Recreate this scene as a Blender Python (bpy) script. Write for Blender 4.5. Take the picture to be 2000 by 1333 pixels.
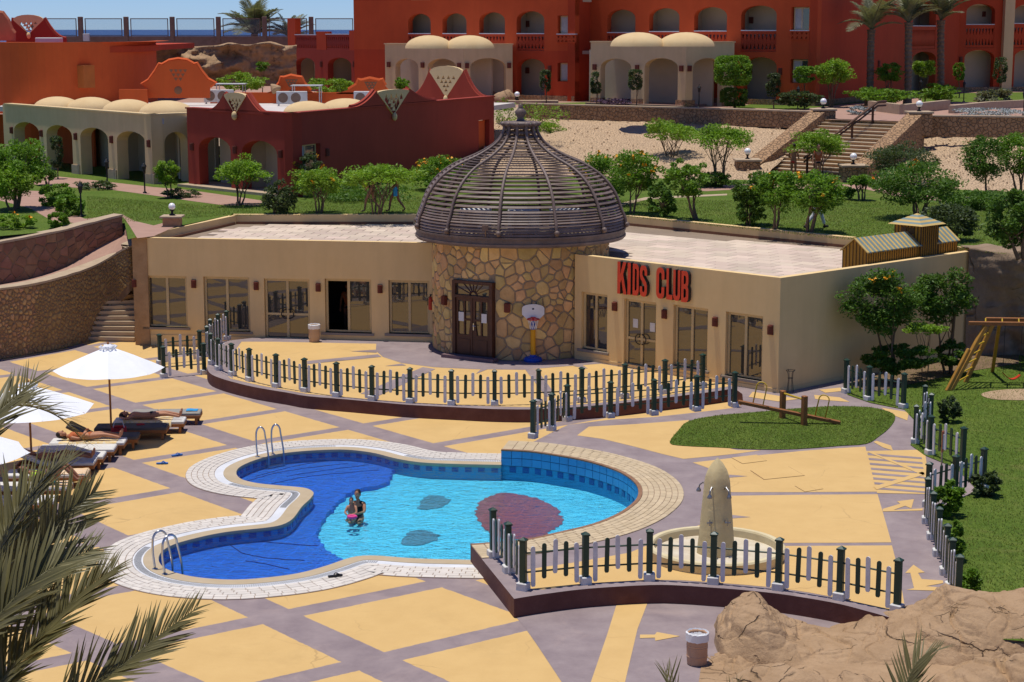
import bpy, math, random
import numpy as np
from mathutils import Vector, Matrix, noise as mnoise
from mathutils.geometry import tessellate_polygon
for o in list(bpy.data.objects): bpy.data.objects.remove(o)
sc = bpy.context.scene
COL = sc.collection
PI = math.pi
# ------------------------------------------------------------------ camera
FPX, CAMH, CX, CY, HOR = 3500.0, 11.0, 1000.0, 666.5, 58.0      # photograph: 2000 px wide, horizon at y = 58
PITCH = math.atan((CY-HOR)/FPX); CP, SP = math.cos(PITCH), math.sin(PITCH)
cam = bpy.data.cameras.new('camera'); cam.sensor_width = 36.0; cam.lens = 36.0*FPX/2000.0
cam.clip_start = 0.5; cam.clip_end = 90000.0
cob = bpy.data.objects.new('camera', cam); COL.objects.link(cob)
cob.location = (0, 0, CAMH); cob.rotation_euler = (PI/2-PITCH, 0, 0)
sc.camera = cob
# ------------------------------------------------------------------ sky and sun
SUN = Vector((-0.11, 0.05, 1.0)).normalized()
world = bpy.data.worlds.new('World'); sc.world = world; world.use_nodes = True
wn = world.node_tree; wn.nodes.clear()
wo = wn.nodes.new('ShaderNodeOutputWorld'); wb = wn.nodes.new('ShaderNodeBackground')
sky = wn.nodes.new('ShaderNodeTexSky'); sky.sky_type = 'NISHITA'; sky.sun_disc = False
sky.sun_elevation = math.asin(SUN.z); sky.sun_rotation = math.atan2(SUN.x, SUN.y)
sky.air_density = 1.0; sky.dust_density = 0.0; sky.ozone_density = 3.0; sky.altitude = 2500.0
wb.inputs['Strength'].default_value = 0.11
tint = wn.nodes.new('ShaderNodeMix'); tint.data_type = 'RGBA'; tint.blend_type = 'MULTIPLY'; tint.inputs[0].default_value = 1.0
tint.inputs[7].default_value = (0.41, 0.545, 0.85, 1)       # clear dry desert air: a deeper blue all over the sky
wn.links.new(sky.outputs[0], tint.inputs[6]); wn.links.new(tint.outputs[2], wb.inputs[0]); wn.links.new(wb.outputs[0], wo.inputs[0])
sl = bpy.data.lights.new('sun', 'SUN'); sl.energy = 3.5; sl.angle = math.radians(0.53); sl.color = (1.0, 0.955, 0.88)
so = bpy.data.objects.new('sun', sl); COL.objects.link(so)
so.rotation_euler = (-SUN).to_track_quat('-Z', 'Y').to_euler(); so.location = (0, 0, 60)
vs = sc.view_settings
vs.view_transform = 'Standard'; vs.look = 'None'; vs.gamma = 1.0; vs.exposure = 0.27; vs.use_curve_mapping = False
sc.cycles.max_bounces = 10; sc.cycles.transparent_max_bounces = 12; sc.cycles.diffuse_bounces = 4
# ------------------------------------------------------------------ measuring helpers (photo pixel -> real place)
def ray(px, py):
    a = (px-CX)/FPX; b = (CY-py)/FPX
    return Vector((a, CP+b*SP, -SP+b*CP))
def G(px, py, z=0.0):                      # where the ray meets the level z
    d = ray(px, py); t = (z-CAMH)/d.z
    return Vector((0, 0, CAMH))+d*t
def AY(px, py, Y):                         # where the ray meets the distance Y
    d = ray(px, py); return Vector((0, 0, CAMH))+d*(Y/d.y)
def scale_at(p):                           # photo pixels per metre there
    return FPX/(p.y*CP-(p.z-CAMH)*SP)
# ------------------------------------------------------------------ mesh helpers
class MB:
    def __init__(s): s.v = []; s.f = []; s.m = []
    def add(s, vs, fs, mi=0):
        b = len(s.v); s.v += [tuple(v) for v in vs]
        for f in fs: s.f.append(tuple(i+b for i in f)); s.m.append(mi)
        return s
    def box(s, c, d, R=None, mi=0, taper=1.0):
        x, y, z = d[0]/2, d[1]/2, d[2]/2; t = taper
        P = [Vector(q) for q in ((-x,-y,-z),(x,-y,-z),(x,y,-z),(-x,y,-z),(-x*t,-y*t,z),(x*t,-y*t,z),(x*t,y*t,z),(-x*t,y*t,z))]
        if R is not None: P = [R @ q for q in P]
        c = Vector(c)
        return s.add([q+c for q in P], [(3,2,1,0),(4,5,6,7),(0,1,5,4),(1,2,6,5),(2,3,7,6),(3,0,4,7)], mi)
    def bbox(s, c, d, b=0.01, R=None, mi=0):     # box with chamfered vertical and top edges
        x, y, z = d[0]/2, d[1]/2, d[2]/2
        def ring(ix, zz):
            a, bb = x-ix, y-ix; k = b
            return [(-a+k,-bb,zz),(a-k,-bb,zz),(a,-bb+k,zz),(a,bb-k,zz),(a-k,bb,zz),(-a+k,bb,zz),(-a,bb-k,zz),(-a,-bb+k,zz)]
        P = ring(0,-z)+ring(0,z-b)+ring(b,z)
        P = [Vector(q) for q in P]
        if R is not None: P = [R @ q for q in P]
        c = Vector(c); fs = []
        for r in (0, 8):
            for i in range(8): fs.append((r+i, r+(i+1)%8, r+8+(i+1)%8, r+8+i))
        fs.append(tuple(range(16, 24))); fs.append(tuple(range(7, -1, -1)))
        return s.add([q+c for q in P], fs, mi)
    def tube(s, pts, r, n=6, mi=0, cap=True):
        pts = [Vector(p) for p in pts]; N = len(pts)
        rs = r if isinstance(r, (list, tuple)) else [r]*N
        vs = []; up = None
        for i, p in enumerate(pts):
            t = (pts[min(i+1, N-1)]-pts[max(i-1, 0)])
            t = t.normalized() if t.length > 1e-9 else Vector((0,0,1))
            if up is None: up = t.orthogonal().normalized()
            up = (up-t*up.dot(t)); up = up.normalized() if up.length > 1e-6 else t.orthogonal().normalized()
            w = t.cross(up)
            for k in range(n):
                a = 2*PI*k/n; vs.append(p+(up*math.cos(a)+w*math.sin(a))*rs[i])
        fs = [(i*n+k, i*n+(k+1)%n, (i+1)*n+(k+1)%n, (i+1)*n+k) for i in range(N-1) for k in range(n)]
        if cap: fs += [tuple(range(n-1, -1, -1)), tuple(range((N-1)*n, N*n))]
        return s.add(vs, fs, mi)
    def lathe(s, prof, n=24, c=(0,0,0), mi=0, a0=0.0, a1=2*PI, cap=False):
        full = abs(a1-a0-2*PI) < 1e-6; m = n if full else n+1; vs = []; c = Vector(c)
        for (r, z) in prof:
            for k in range(m):
                a = a0+(a1-a0)*k/n; vs.append(c+Vector((r*math.cos(a), r*math.sin(a), z)))
        fs = []
        for i in range(len(prof)-1):
            for k in range(n):
                k2 = (k+1) % m; fs.append((i*m+k, i*m+k2, (i+1)*m+k2, (i+1)*m+k))
        if cap: fs.append(tuple(range((len(prof)-1)*m, len(prof)*m)))
        return s.add(vs, fs, mi)
    def ell(s, c, r, n=10, m=6, R=None, mi=0):
        vs = []; c = Vector(c)
        for j in range(m+1):
            th = PI*j/m
            for k in range(n):
                a = 2*PI*k/n; q = Vector((r[0]*math.sin(th)*math.cos(a), r[1]*math.sin(th)*math.sin(a), r[2]*math.cos(th)))
                vs.append(c+(R @ q if R is not None else q))
        fs = [(j*n+k, (j+1)*n+k, (j+1)*n+(k+1)%n, j*n+(k+1)%n) for j in range(m) for k in range(n)]
        return s.add(vs, fs, mi)
    def solid(s, outline, holes, fn, t0, t1, mi=0, side_mi=None):   # 2D outline with holes, thickened; fn(u, v, w) -> point
        loops = [outline]+list(holes); flat = [q for l in loops for q in l]; n = len(flat)
        tris = tessellate_polygon([[Vector((q[0], q[1], 0)) for q in l] for l in loops])
        vs = [fn(q[0], q[1], t0) for q in flat]+[fn(q[0], q[1], t1) for q in flat]
        s.add(vs, [tuple(t) for t in tris]+[(t[2]+n, t[1]+n, t[0]+n) for t in tris], mi)
        b = len(s.v)-2*n; o = 0; sm = mi if side_mi is None else side_mi
        for l in loops:
            k = len(l)
            for i in range(k):
                a, c = o+i, o+(i+1) % k; s.f.append((b+a, b+c, b+n+c, b+n+a)); s.m.append(sm)
            o += k
        return s
    def prism(s, poly, z0, z1, mi=0, side_mi=None):
        return s.solid([(p[0], p[1]) for p in poly], [], lambda u, v, w: Vector((u, v, w)), z1, z0, mi, side_mi)
    def build(s, name, mats, parent=None, smooth=False, world=True):
        me = bpy.data.meshes.new(name)
        off = Vector((0, 0, 0))
        M = wmat(parent).inverted() if (parent is not None and world) else None
        vs = [M @ Vector(v) for v in s.v] if M is not None else s.v
        me.from_pydata(vs, [], s.f)
        mats = mats if isinstance(mats, (list, tuple)) else [mats]
        for m in mats: me.materials.append(m)
        if len(mats) > 1: me.polygons.foreach_set('material_index', s.m)
        if smooth: me.polygons.foreach_set('use_smooth', [True]*len(me.polygons))
        me.update()
        return link(name, me, parent)
WM = {}
def wmat(o): return WM.get(o.name, Matrix.Identity(4)) if o is not None else Matrix.Identity(4)
def link(name, data, parent=None, mw=None):            # mw: local matrix
    o = bpy.data.objects.new(name, data); COL.objects.link(o)
    if parent is not None: o.parent = parent
    if mw is not None: o.matrix_local = mw
    WM[o.name] = wmat(parent) @ (mw if mw is not None else Matrix.Identity(4))
    return o
def tag(o, label, cat, group=None, kind=None):
    if label: o['label'] = label
    if cat: o['category'] = cat
    if group: o['group'] = group
    if kind: o['kind'] = kind
    return o
def thing(name, label, cat, loc=(0,0,0), rotz=0.0, group=None):
    o = bpy.data.objects.new(name, None); COL.objects.link(o); o.empty_display_size = 0.2
    o.location = loc; o.rotation_euler = (0, 0, rotz)
    WM[o.name] = Matrix.Translation(Vector(loc)) @ Matrix.Rotation(rotz, 4, 'Z')
    return tag(o, label, cat, group)
def kids(o): return [c for c in bpy.data.objects if c.parent == o]
TREES = {}
def copy_thing(o, loc, rotz, label, sub=None):         # a thing, its parts and their sub-parts
    if o.name not in TREES: TREES[o.name] = [(c, kids(c)) for c in kids(o)]
    r = o.copy(); COL.objects.link(r); r.location = loc; r.rotation_euler = (0, 0, rotz); r['label'] = label
    WM[r.name] = Matrix.Translation(Vector(loc)) @ Matrix.Rotation(rotz, 4, 'Z')
    for c, gs in TREES[o.name]:
        d = c.copy(); COL.objects.link(d); d.parent = r
        for g in gs:
            e = g.copy(); COL.objects.link(e); e.parent = d
    return r
def struct(o, kind='structure'): o['kind'] = kind; return o
def sheet(name, poly, mat, parent=None, holes=()):      # flat sheet through 3D points
    loops = [list(poly)]+[list(h) for h in holes]; flat = [Vector(q) for l in loops for q in l]
    tris = tessellate_polygon([[Vector((q[0], q[1], 0)) for q in l] for l in loops])
    fs = []
    for t in tris:
        a, b, c = (flat[i] for i in t)
        fs.append(tuple(t) if (b-a).cross(c-a).z > 0 else (t[0], t[2], t[1]))
    return MB().add(flat, fs).build(name, mat, parent)
def gpoly(z, *pts): return [G(x, y, z) for x, y in pts]
def smoothline(pts, n=4, closed=False):                 # Catmull-Rom
    P = [Vector(p) for p in pts]; N = len(P); out = []
    rng = range(N if closed else N-1)
    for i in rng:
        if closed: a, b, c, d = P[i-1], P[i], P[(i+1) % N], P[(i+2) % N]
        else: a, b, c, d = P[max(i-1, 0)], P[i], P[i+1], P[min(i+2, N-1)]
        for k in range(n):
            t = k/n; out.append(0.5*((2*b)+(c-a)*t+(2*a-5*b+4*c-d)*t*t+(3*b-a-3*c+d)*t**3))
    if not closed: out.append(P[-1])
    return out
class Path:                                              # arc-length walk along points
    def __init__(s, pts):
        s.p = [Vector(p) for p in pts]; s.l = [0.0]
        for a, b in zip(s.p, s.p[1:]): s.l.append(s.l[-1]+(b-a).length)
        s.len = s.l[-1]
    def at(s, d):
        d = min(max(d, 0), s.len-1e-6); i = 0
        import bisect
        i = min(max(bisect.bisect_right(s.l, d)-1, 0), len(s.p)-2)
        t = (d-s.l[i])/max(s.l[i+1]-s.l[i], 1e-9)
        return s.p[i].lerp(s.p[i+1], t), (s.p[i+1]-s.p[i]).normalized()
class Wall:                                              # a vertical plane through two ground points
    def __init__(s, P0, P1):
        s.o = Vector((P0[0], P0[1], 0)); e = Vector((P1[0], P1[1], 0)); s.len = (e-s.o).length
        s.d = (e-s.o).normalized(); s.n = Vector((s.d.y, -s.d.x, 0))
        if s.n.dot(-s.o) < 0: s.n = -s.n
    def uv(s, px, py, off=0.0):
        d = ray(px, py); c = Vector((0, 0, CAMH)); t = (s.o+s.n*off-c).dot(s.n)/d.dot(s.n); q = c+d*t
        return (q-s.o).dot(s.d), q.z
    def w(s, u, v, off=0.0): return s.o+s.d*u+s.n*off+Vector((0, 0, v))
    def R(s):
        return Matrix((s.d, -s.n, Vector((0,0,1)))).transposed()
    def rect(s, x0, y0, x1, y1):
        u0, v1 = s.uv(x0, y0); u1, v0 = s.uv(x1, y1); return u0, v0, u1, v1
    def panel(s, mb, outline, holes=(), off=0.0, t=0.25, mi=0, side_mi=None):
        return mb.solid(outline, holes, s.w_fn(), off, off-t, mi, side_mi)
    def w_fn(s): return lambda u, v, w: s.w(u, v, w)
    def box(s, mb, u0, v0, u1, v1, off0, off1, mi=0):
        return mb.box(s.w((u0+u1)/2, (v0+v1)/2, (off0+off1)/2), (abs(u1-u0), abs(off1-off0), abs(v1-v0)), s.R(), mi)
def rect2(u0, v0, u1, v1): return [(u0,v0),(u1,v0),(u1,v1),(u0,v1)]
def arch2(u0, v0, u1, v1, rise, n=10):                   # opening with a low arched head; v1 is the crown
    c = (u0+u1)/2; r = (u1-u0)/2; s = v1-rise
    return [(u0,v0),(u1,v0)]+[(c+r*math.cos(PI*k/n), s+rise*math.sin(PI*k/n)) for k in range(n+1)]
# ------------------------------------------------------------------ materials
def NT(name):
    m = bpy.data.materials.new(name); m.use_nodes = True; nt = m.node_tree; nt.nodes.clear()
    out = nt.nodes.new('ShaderNodeOutputMaterial'); b = nt.nodes.new('ShaderNodeBsdfPrincipled')
    nt.links.new(b.outputs[0], out.inputs[0]); return m, nt, b, out
def math_(nt, op, a, b=None, c=None, clamp=False):
    n = nt.nodes.new('ShaderNodeMath'); n.operation = op; n.use_clamp = clamp
    for i, x in enumerate((a, b, c)):
        if x is None: continue
        if isinstance(x, (int, float)): n.inputs[i].default_value = x
        else: nt.links.new(x, n.inputs[i])
    return n.outputs[0]
def mixc(nt, f, a, b, mode='MIX'):
    n = nt.nodes.new('ShaderNodeMix'); n.data_type = 'RGBA'; n.blend_type = mode
    for i, x in ((0, f), (6, a), (7, b)):
        if isinstance(x, (int, float)): n.inputs[i].default_value = x
        elif isinstance(x, (tuple, list)): n.inputs[i].default_value = (x[0], x[1], x[2], 1)
        else: nt.links.new(x, n.inputs[i])
    return n.outputs[2]
def noise_(nt, scale, detail=5, rough=0.6, vec=None, dist=0.0):
    n = nt.nodes.new('ShaderNodeTexNoise'); n.inputs['Scale'].default_value = scale; n.inputs['Detail'].default_value = detail
    n.inputs['Roughness'].default_value = rough; n.inputs['Distortion'].default_value = dist
    if vec is not None: nt.links.new(vec, n.inputs['Vector'])
    return n.outputs['Fac']
def ramp_(nt, f, a, b):
    n = nt.nodes.new('ShaderNodeMapRange'); n.inputs[1].default_value = a; n.inputs[2].default_value = b
    nt.links.new(f, n.inputs[0]); return n.outputs[0]
def pos_(nt): return nt.nodes.new('ShaderNodeNewGeometry').outputs['Position']
def mapv(nt, vec, scale=(1,1,1), rot=(0,0,0)):
    n = nt.nodes.new('ShaderNodeMapping'); n.inputs['Scale'].default_value = scale; n.inputs['Rotation'].default_value = rot
    nt.links.new(vec, n.inputs['Vector']); return n.outputs[0]
def bump_(nt, h, bsdf, strength=0.3, dist=0.02):
    n = nt.nodes.new('ShaderNodeBump'); n.inputs['Strength'].default_value = strength; n.inputs['Distance'].default_value = dist
    nt.links.new(h, n.inputs['Height']); nt.links.new(n.outputs[0], bsdf.inputs['Normal'])
def crack_(nt, p, col, dark, sc_=0.5):                  # hairline cracks, broken up, and a few small spots of grime
    wob = nt.nodes.new('ShaderNodeTexNoise'); wob.inputs['Scale'].default_value = 1.3; wob.inputs['Detail'].default_value = 6; nt.links.new(p, wob.inputs['Vector'])
    ad = nt.nodes.new('ShaderNodeVectorMath'); ad.operation = 'MULTIPLY_ADD'; ad.inputs[1].default_value = (0.7,0.7,0); nt.links.new(wob.outputs['Color'], ad.inputs[0]); nt.links.new(p, ad.inputs[2])
    v = nt.nodes.new('ShaderNodeTexVoronoi'); v.feature = 'DISTANCE_TO_EDGE'; v.inputs['Scale'].default_value = sc_; nt.links.new(ad.outputs[0], v.inputs['Vector'])
    k = math_(nt, 'SUBTRACT', 1.0, ramp_(nt, v.outputs['Distance'], 0.0, 0.008), None, True)
    k = math_(nt, 'MULTIPLY', k, math_(nt, 'MULTIPLY', ramp_(nt, noise_(nt, 0.45, 3, 0.5, p), 0.5, 0.62), 0.55))
    g = math_(nt, 'MULTIPLY', ramp_(nt, noise_(nt, 7.0, 4, 0.6, p), 0.70, 0.78), 0.4)
    return mixc(nt, math_(nt, 'MAXIMUM', k, g), col, dark)
def M(name, c, c2=None, rough=0.8, scale=1.5, lo=0.35, hi=0.68, bump=0.0, bscale=12, bdist=0.02, metal=0.0, spec=0.3, rnd=0.0, hue=0.0, streak=0.0, dirt=None, cracks=None):
    m, nt, b, out = NT(name); p = pos_(nt)
    c2 = c2 or tuple(x*0.82 for x in c)
    f = ramp_(nt, noise_(nt, scale, 7, 0.65, p), lo, hi)
    col = mixc(nt, f, c, c2)
    if dirt:                                             # worn, stained blotches
        f2 = ramp_(nt, noise_(nt, dirt[1], 8, 0.7, p, 0.5), 0.56, 0.72)
        col = mixc(nt, math_(nt, 'MULTIPLY', f2, dirt[2]), col, dirt[0])
    if cracks: col = crack_(nt, p, col, cracks)
    if streak:
        f3 = ramp_(nt, noise_(nt, 1.0, 5, 0.6, mapv(nt, p, (2.5, 2.5, 0.25))), 0.4, 0.7)
        col = mixc(nt, math_(nt, 'MULTIPLY', f3, streak), col, tuple(x*0.72 for x in c))
    if rnd or hue:
        oi = nt.nodes.new('ShaderNodeObjectInfo'); hs = nt.nodes.new('ShaderNodeHueSaturation')
        nt.links.new(math_(nt, 'MULTIPLY_ADD', oi.outputs['Random'], 2*rnd, 1-rnd), hs.inputs['Value'])
        r2 = math_(nt, 'FRACT', math_(nt, 'MULTIPLY', oi.outputs['Random'], 7.31))
        nt.links.new(math_(nt, 'MULTIPLY_ADD', r2, 2*hue, 0.5-hue), hs.inputs['Hue'])
        nt.links.new(col, hs.inputs['Color']); col = hs.outputs[0]
    nt.links.new(col, b.inputs['Base Color'])
    b.inputs['Roughness'].default_value = rough; b.inputs['Metallic'].default_value = metal; b.inputs['Specular IOR Level'].default_value = spec
    if bump: bump_(nt, noise_(nt, bscale, 8, 0.65, p), b, bump, bdist)
    return m
def leafmat(name, c, c2, rough=0.55, trans=0.3):
    m, nt, b, out = NT(name); g = nt.nodes.new('ShaderNodeNewGeometry'); r = g.outputs['Random Per Island']
    col = mixc(nt, r, c, c2); col = mixc(nt, ramp_(nt, noise_(nt, 1.3, 3, 0.5, g.outputs['Position']), 0.35, 0.65), col, tuple(x*0.62 for x in c2))
    nt.links.new(col, b.inputs['Base Color']); b.inputs['Roughness'].default_value = rough; b.inputs['Specular IOR Level'].default_value = 0.25
    t = nt.nodes.new('ShaderNodeBsdfTranslucent'); nt.links.new(mixc(nt, 1.0, col, (1.25, 1.3, 0.6), 'MULTIPLY'), t.inputs[0])
    mx = nt.nodes.new('ShaderNodeMixShader'); mx.inputs[0].default_value = trans
    nt.links.new(b.outputs[0], mx.inputs[1]); nt.links.new(t.outputs[0], mx.inputs[2]); nt.links.new(mx.outputs[0], out.inputs[0])
    return m
MAT = {}
def mk(k, *a, **kw): MAT[k] = M(k, *a, **kw); return MAT[k]
mk('cream', (0.78,0.56,0.265), (0.73,0.515,0.235), 0.85, 0.8, bump=0.15, bscale=60, bdist=0.004, streak=0.25)
mk('beige', (0.70,0.51,0.265), (0.64,0.46,0.23), 0.85, 0.8, bump=0.1, bscale=60, bdist=0.004, streak=0.3)
mk('red', (0.50,0.062,0.017), (0.43,0.05,0.014), 0.85, 0.5, bump=0.1, bscale=40, bdist=0.004, streak=0.3)
mk('orange', (0.58,0.085,0.02), (0.50,0.07,0.016), 0.85, 0.5, bump=0.1, bscale=40, bdist=0.004, streak=0.25)
mk('crimson', (0.34,0.048,0.026), (0.29,0.039,0.021), 0.85, 0.5, bump=0.1, bscale=40, bdist=0.004, streak=0.3)
mk('orange_bright', (0.64,0.11,0.022), (0.56,0.09,0.018), 0.85, 0.5, bump=0.1, bscale=40, bdist=0.004, streak=0.25)
mk('step_line', (0.045,0.06,0.25), rough=0.8)
mk('steel', (0.30,0.30,0.31), rough=0.45, metal=1.0)
mk('terracotta', (0.52,0.17,0.09), rough=0.85)
mk('dome_plaster', (0.66,0.48,0.25), (0.60,0.42,0.21), 0.9, 1.2, bump=0.15, bscale=30, bdist=0.01)
mk('roof_white', (0.60,0.55,0.50), (0.52,0.46,0.41), 0.9, 0.7)
mk('roof_tile', (0.60,0.48,0.37), (0.54,0.42,0.325), 0.85, 1.0, rnd=0.15, hue=0.01)
mk('roof_base', (0.27,0.2,0.14), rough=0.9)
mk('skirting', (0.26,0.12,0.06), rough=0.85)
mk('purple', (0.225,0.172,0.172), (0.31,0.245,0.235), 0.7, 1.3, bump=0.3, bscale=9, bdist=0.02, dirt=((0.36,0.27,0.24),0.8,0.6))
mk('purple_dark', (0.15,0.085,0.09), (0.20,0.13,0.13), 0.7, 1.6, bump=0.3, bscale=9, bdist=0.02, dirt=((0.26,0.18,0.17),0.9,0.6))
mk('maroon', (0.10,0.035,0.028), (0.135,0.055,0.045), 0.75, 2.5, bump=0.35, bscale=10, bdist=0.02)
mk('yellow', (0.62,0.405,0.155), (0.57,0.365,0.135), 0.75, 1.1, bump=0.25, bscale=14, bdist=0.012, dirt=((0.52,0.34,0.13),0.5,0.6), cracks=(0.33,0.205,0.085))
mk('stone_tan', (0.66,0.44,0.19), (0.51,0.325,0.13), 0.9, 3.0, bump=0.5, bscale=9, bdist=0.03, rnd=0.28, hue=0.018)
mk('stone_brown', (0.47,0.29,0.14), (0.35,0.205,0.095), 0.9, 3.0, bump=0.6, bscale=9, bdist=0.03, rnd=0.28, hue=0.015)
mk('stone_red', (0.30,0.16,0.09), (0.22,0.11,0.062), 0.9, 2.5, bump=0.6, bscale=8, bdist=0.03, rnd=0.22, hue=0.012)
mk('mortar', (0.32,0.245,0.165), (0.25,0.19,0.125), 0.95, 4.0, bump=0.4, bscale=20)
mk('mortar_dark', (0.27,0.175,0.10), (0.21,0.13,0.075), 0.95, 4.0, bump=0.4, bscale=20)
mk('stone_cap', (0.46,0.35,0.23), (0.38,0.28,0.18), 0.9, 3.0, bump=0.5, bscale=12, bdist=0.02)
mk('step', (0.50,0.38,0.25), (0.43,0.32,0.20), 0.85, 3.0, bump=0.2, bscale=20, rnd=0.06)
mk('dome_wood', (0.19,0.135,0.11), (0.125,0.085,0.068), 0.55, 3.0, bump=0.2, bscale=25, rnd=0.15, spec=0.4)
mk('door_wood', (0.085,0.028,0.014), (0.055,0.018,0.01), 0.45, 5.0, spec=0.4)
mk('frame_yellow', (0.60,0.45,0.22), rough=0.5)
mk('lamp_red', (0.17,0.04,0.02), (0.12,0.03,0.017), 0.7, 12.0)
mk('grey_sill', (0.30,0.25,0.20), rough=0.8)
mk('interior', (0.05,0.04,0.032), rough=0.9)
mk('green_paint', (0.014,0.042,0.026), (0.019,0.052,0.032), 0.45, 4.0, spec=0.4)
mk('white_paint', (0.66,0.65,0.66), (0.56,0.55,0.55), 0.5, 5.0, dirt=((0.42,0.40,0.38),3.0,0.5))
mk('white_block', (0.66,0.65,0.62), (0.55,0.53,0.49), 0.8, 6.0, bump=0.3, bscale=20)
mk('white', (0.80,0.80,0.79), rough=0.6)
mk('canvas', (0.82,0.82,0.82), (0.76,0.76,0.77), 0.9, 2.0)
mk('wood_light', (0.32,0.125,0.035), (0.24,0.09,0.025), 0.6, 8.0, rnd=0.12)
mk('wood_yellow', (0.42,0.21,0.035), (0.32,0.15,0.025), 0.55, 6.0)
mk('wood_dark', (0.115,0.05,0.022), (0.08,0.035,0.016), 0.6, 6.0)
mk('yellow_pipe', (0.55,0.36,0.03), rough=0.4)
mk('chrome', (0.55,0.55,0.55), rough=0.28, metal=1.0)
mk('black', (0.012,0.012,0.013), rough=0.5)
mk('dark_iron', (0.022,0.02,0.02), rough=0.55)
mk('grey_cushion', (0.30,0.28,0.24), (0.25,0.23,0.20), 0.95, 4.0, bump=0.1, bscale=40)
mk('shaded_cushion', (0.115,0.105,0.09), (0.09,0.08,0.07), 0.95, 4.0)  # parasol shade put into the cushion colour
mk('white_cushion', (0.62,0.60,0.56), (0.55,0.53,0.49), 0.95, 4.0)
mk('towel_yellow', (0.72,0.48,0.14), (0.66,0.62,0.5), 0.95, 14.0)
mk('towel_blue', (0.05,0.32,0.58), (0.03,0.2,0.45), 0.95, 9.0)
mk('skin', (0.46,0.215,0.12), (0.40,0.18,0.095), 0.55, 6.0)
mk('skin_tan', (0.30,0.13,0.07), (0.26,0.11,0.06), 0.55, 6.0)
mk('hair', (0.03,0.018,0.012), rough=0.6)
mk('cloth_black', (0.015,0.015,0.017), rough=0.9)
mk('cloth_white', (0.62,0.64,0.68), rough=0.9)
mk('cloth_lime', (0.42,0.62,0.04), rough=0.9)
mk('cloth_cyan', (0.04,0.42,0.52), rough=0.9)
mk('cloth_pink', (0.75,0.06,0.24), rough=0.6)
mk('cloth_red', (0.45,0.03,0.03), rough=0.9)
mk('cloth_orange', (0.45,0.12,0.04), rough=0.9)
mk('blue_plastic', (0.02,0.08,0.42), rough=0.4)
mk('hoop_red', (0.55,0.03,0.03), rough=0.4)
mk('toy_yellow', (0.75,0.36,0.01), rough=0.4)
mk('sign_red', (0.78,0.07,0.025), rough=0.45)
mk('sign_side', (0.03,0.027,0.026), rough=0.5)
mk('bin', (0.56,0.38,0.23), (0.48,0.31,0.18), 0.8, 4.0)
mk('bin_terra', (0.54,0.32,0.19), (0.46,0.26,0.15), 0.8, 6.0)
mk('obelisk', (0.60,0.48,0.255), (0.53,0.42,0.215), 0.85, 3.0, bump=0.5, bscale=5, bdist=0.04)
mk('basin', (0.64,0.55,0.34), (0.58,0.48,0.28), 0.85, 3.0, bump=0.2)
mk('basin_floor', (0.62,0.55,0.42), (0.50,0.41,0.28), 0.85, 2.0, dirt=((0.30,0.22,0.13),1.5,0.5))
mk('rock', (0.42,0.28,0.15), (0.33,0.21,0.11), 0.92, 1.6, bump=0.7, bscale=5, bdist=0.06, dirt=((0.19,0.11,0.055),1.2,0.6))
mk('rock_grey', (0.30,0.215,0.145), (0.20,0.14,0.095), 0.92, 1.3, bump=0.7, bscale=4, bdist=0.08)
mk('sand', (0.50,0.35,0.21), (0.40,0.27,0.155), 0.95, 1.2, bump=1.0, bscale=3.0, bdist=0.2)
mk('ground', (0.42,0.31,0.19), (0.34,0.25,0.15), 0.95, 0.3)
mk('paving_pink', (0.40,0.24,0.175), (0.34,0.20,0.145), 0.85, 2.0, bump=0.2, bscale=8)
mk('soil', (0.20,0.13,0.075), (0.14,0.09,0.05), 0.95, 3.0, bump=0.5, bscale=10)
mk('bark', (0.19,0.125,0.075), (0.13,0.085,0.05), 0.9, 9.0, bump=0.6, bscale=18)
mk('bark_palm', (0.22,0.155,0.10), (0.12,0.085,0.055), 0.95, 5.0, bump=0.9, bscale=9, bdist=0.06)
mk('tile_white', (0.66,0.60,0.52), (0.60,0.54,0.46), 0.6, 3.0, rnd=0.07)
mk('tile_beige', (0.55,0.43,0.27), (0.49,0.375,0.225), 0.7, 3.0, rnd=0.08)
mk('grout', (0.33,0.23,0.16), rough=0.9)
mk('coping_beige', (0.47,0.37,0.24), (0.42,0.325,0.20), 0.8, 2.0, bump=0.15, bscale=20)
mk('gutter', (0.72,0.72,0.72), rough=0.5)
mk('gutter_dark', (0.04,0.045,0.06), rough=0.6)
mk('tile_blue', (0.035,0.27,0.52), (0.03,0.24,0.47), 0.25, 2.0, rnd=0.06, spec=0.5)
mk('tile_navy', (0.012,0.05,0.28), rough=0.25, spec=0.5)
mk('grout_blue', (0.03,0.10,0.16), rough=0.8)
mk('ac_white', (0.60,0.59,0.56), rough=0.6)
mk('stripe_wood', (0.45,0.22,0.02), (0.38,0.18,0.015), 0.6, 6.0)
mk('slat_dark', (0.11,0.06,0.02), rough=0.7)
mk('roof_teal', (0.19,0.26,0.245), rough=0.6)
mk('roof_stripe', (0.58,0.40,0.13), rough=0.6)
mk('curtain', (0.45,0.43,0.40), (0.36,0.35,0.33), 0.9, 8.0)
mk('alcove', (0.58,0.47,0.32), (0.53,0.43,0.29), 0.9, 1.0)
mk('lavender', (0.13,0.075,0.13), (0.07,0.04,0.07), 0.9, 3.0)
mk('silver_plant', (0.42,0.45,0.46), (0.30,0.33,0.34), 0.9, 3.0)
mk('fence_brown', (0.22,0.15,0.11), (0.17,0.11,0.08), 0.9, 3.0)
mk('flower', (0.85,0.36,0.01), rough=0.6)
mk('paper', (0.72,0.71,0.68), rough=0.8)
mk('red_plastic', (0.55,0.05,0.02), rough=0.4)
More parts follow.
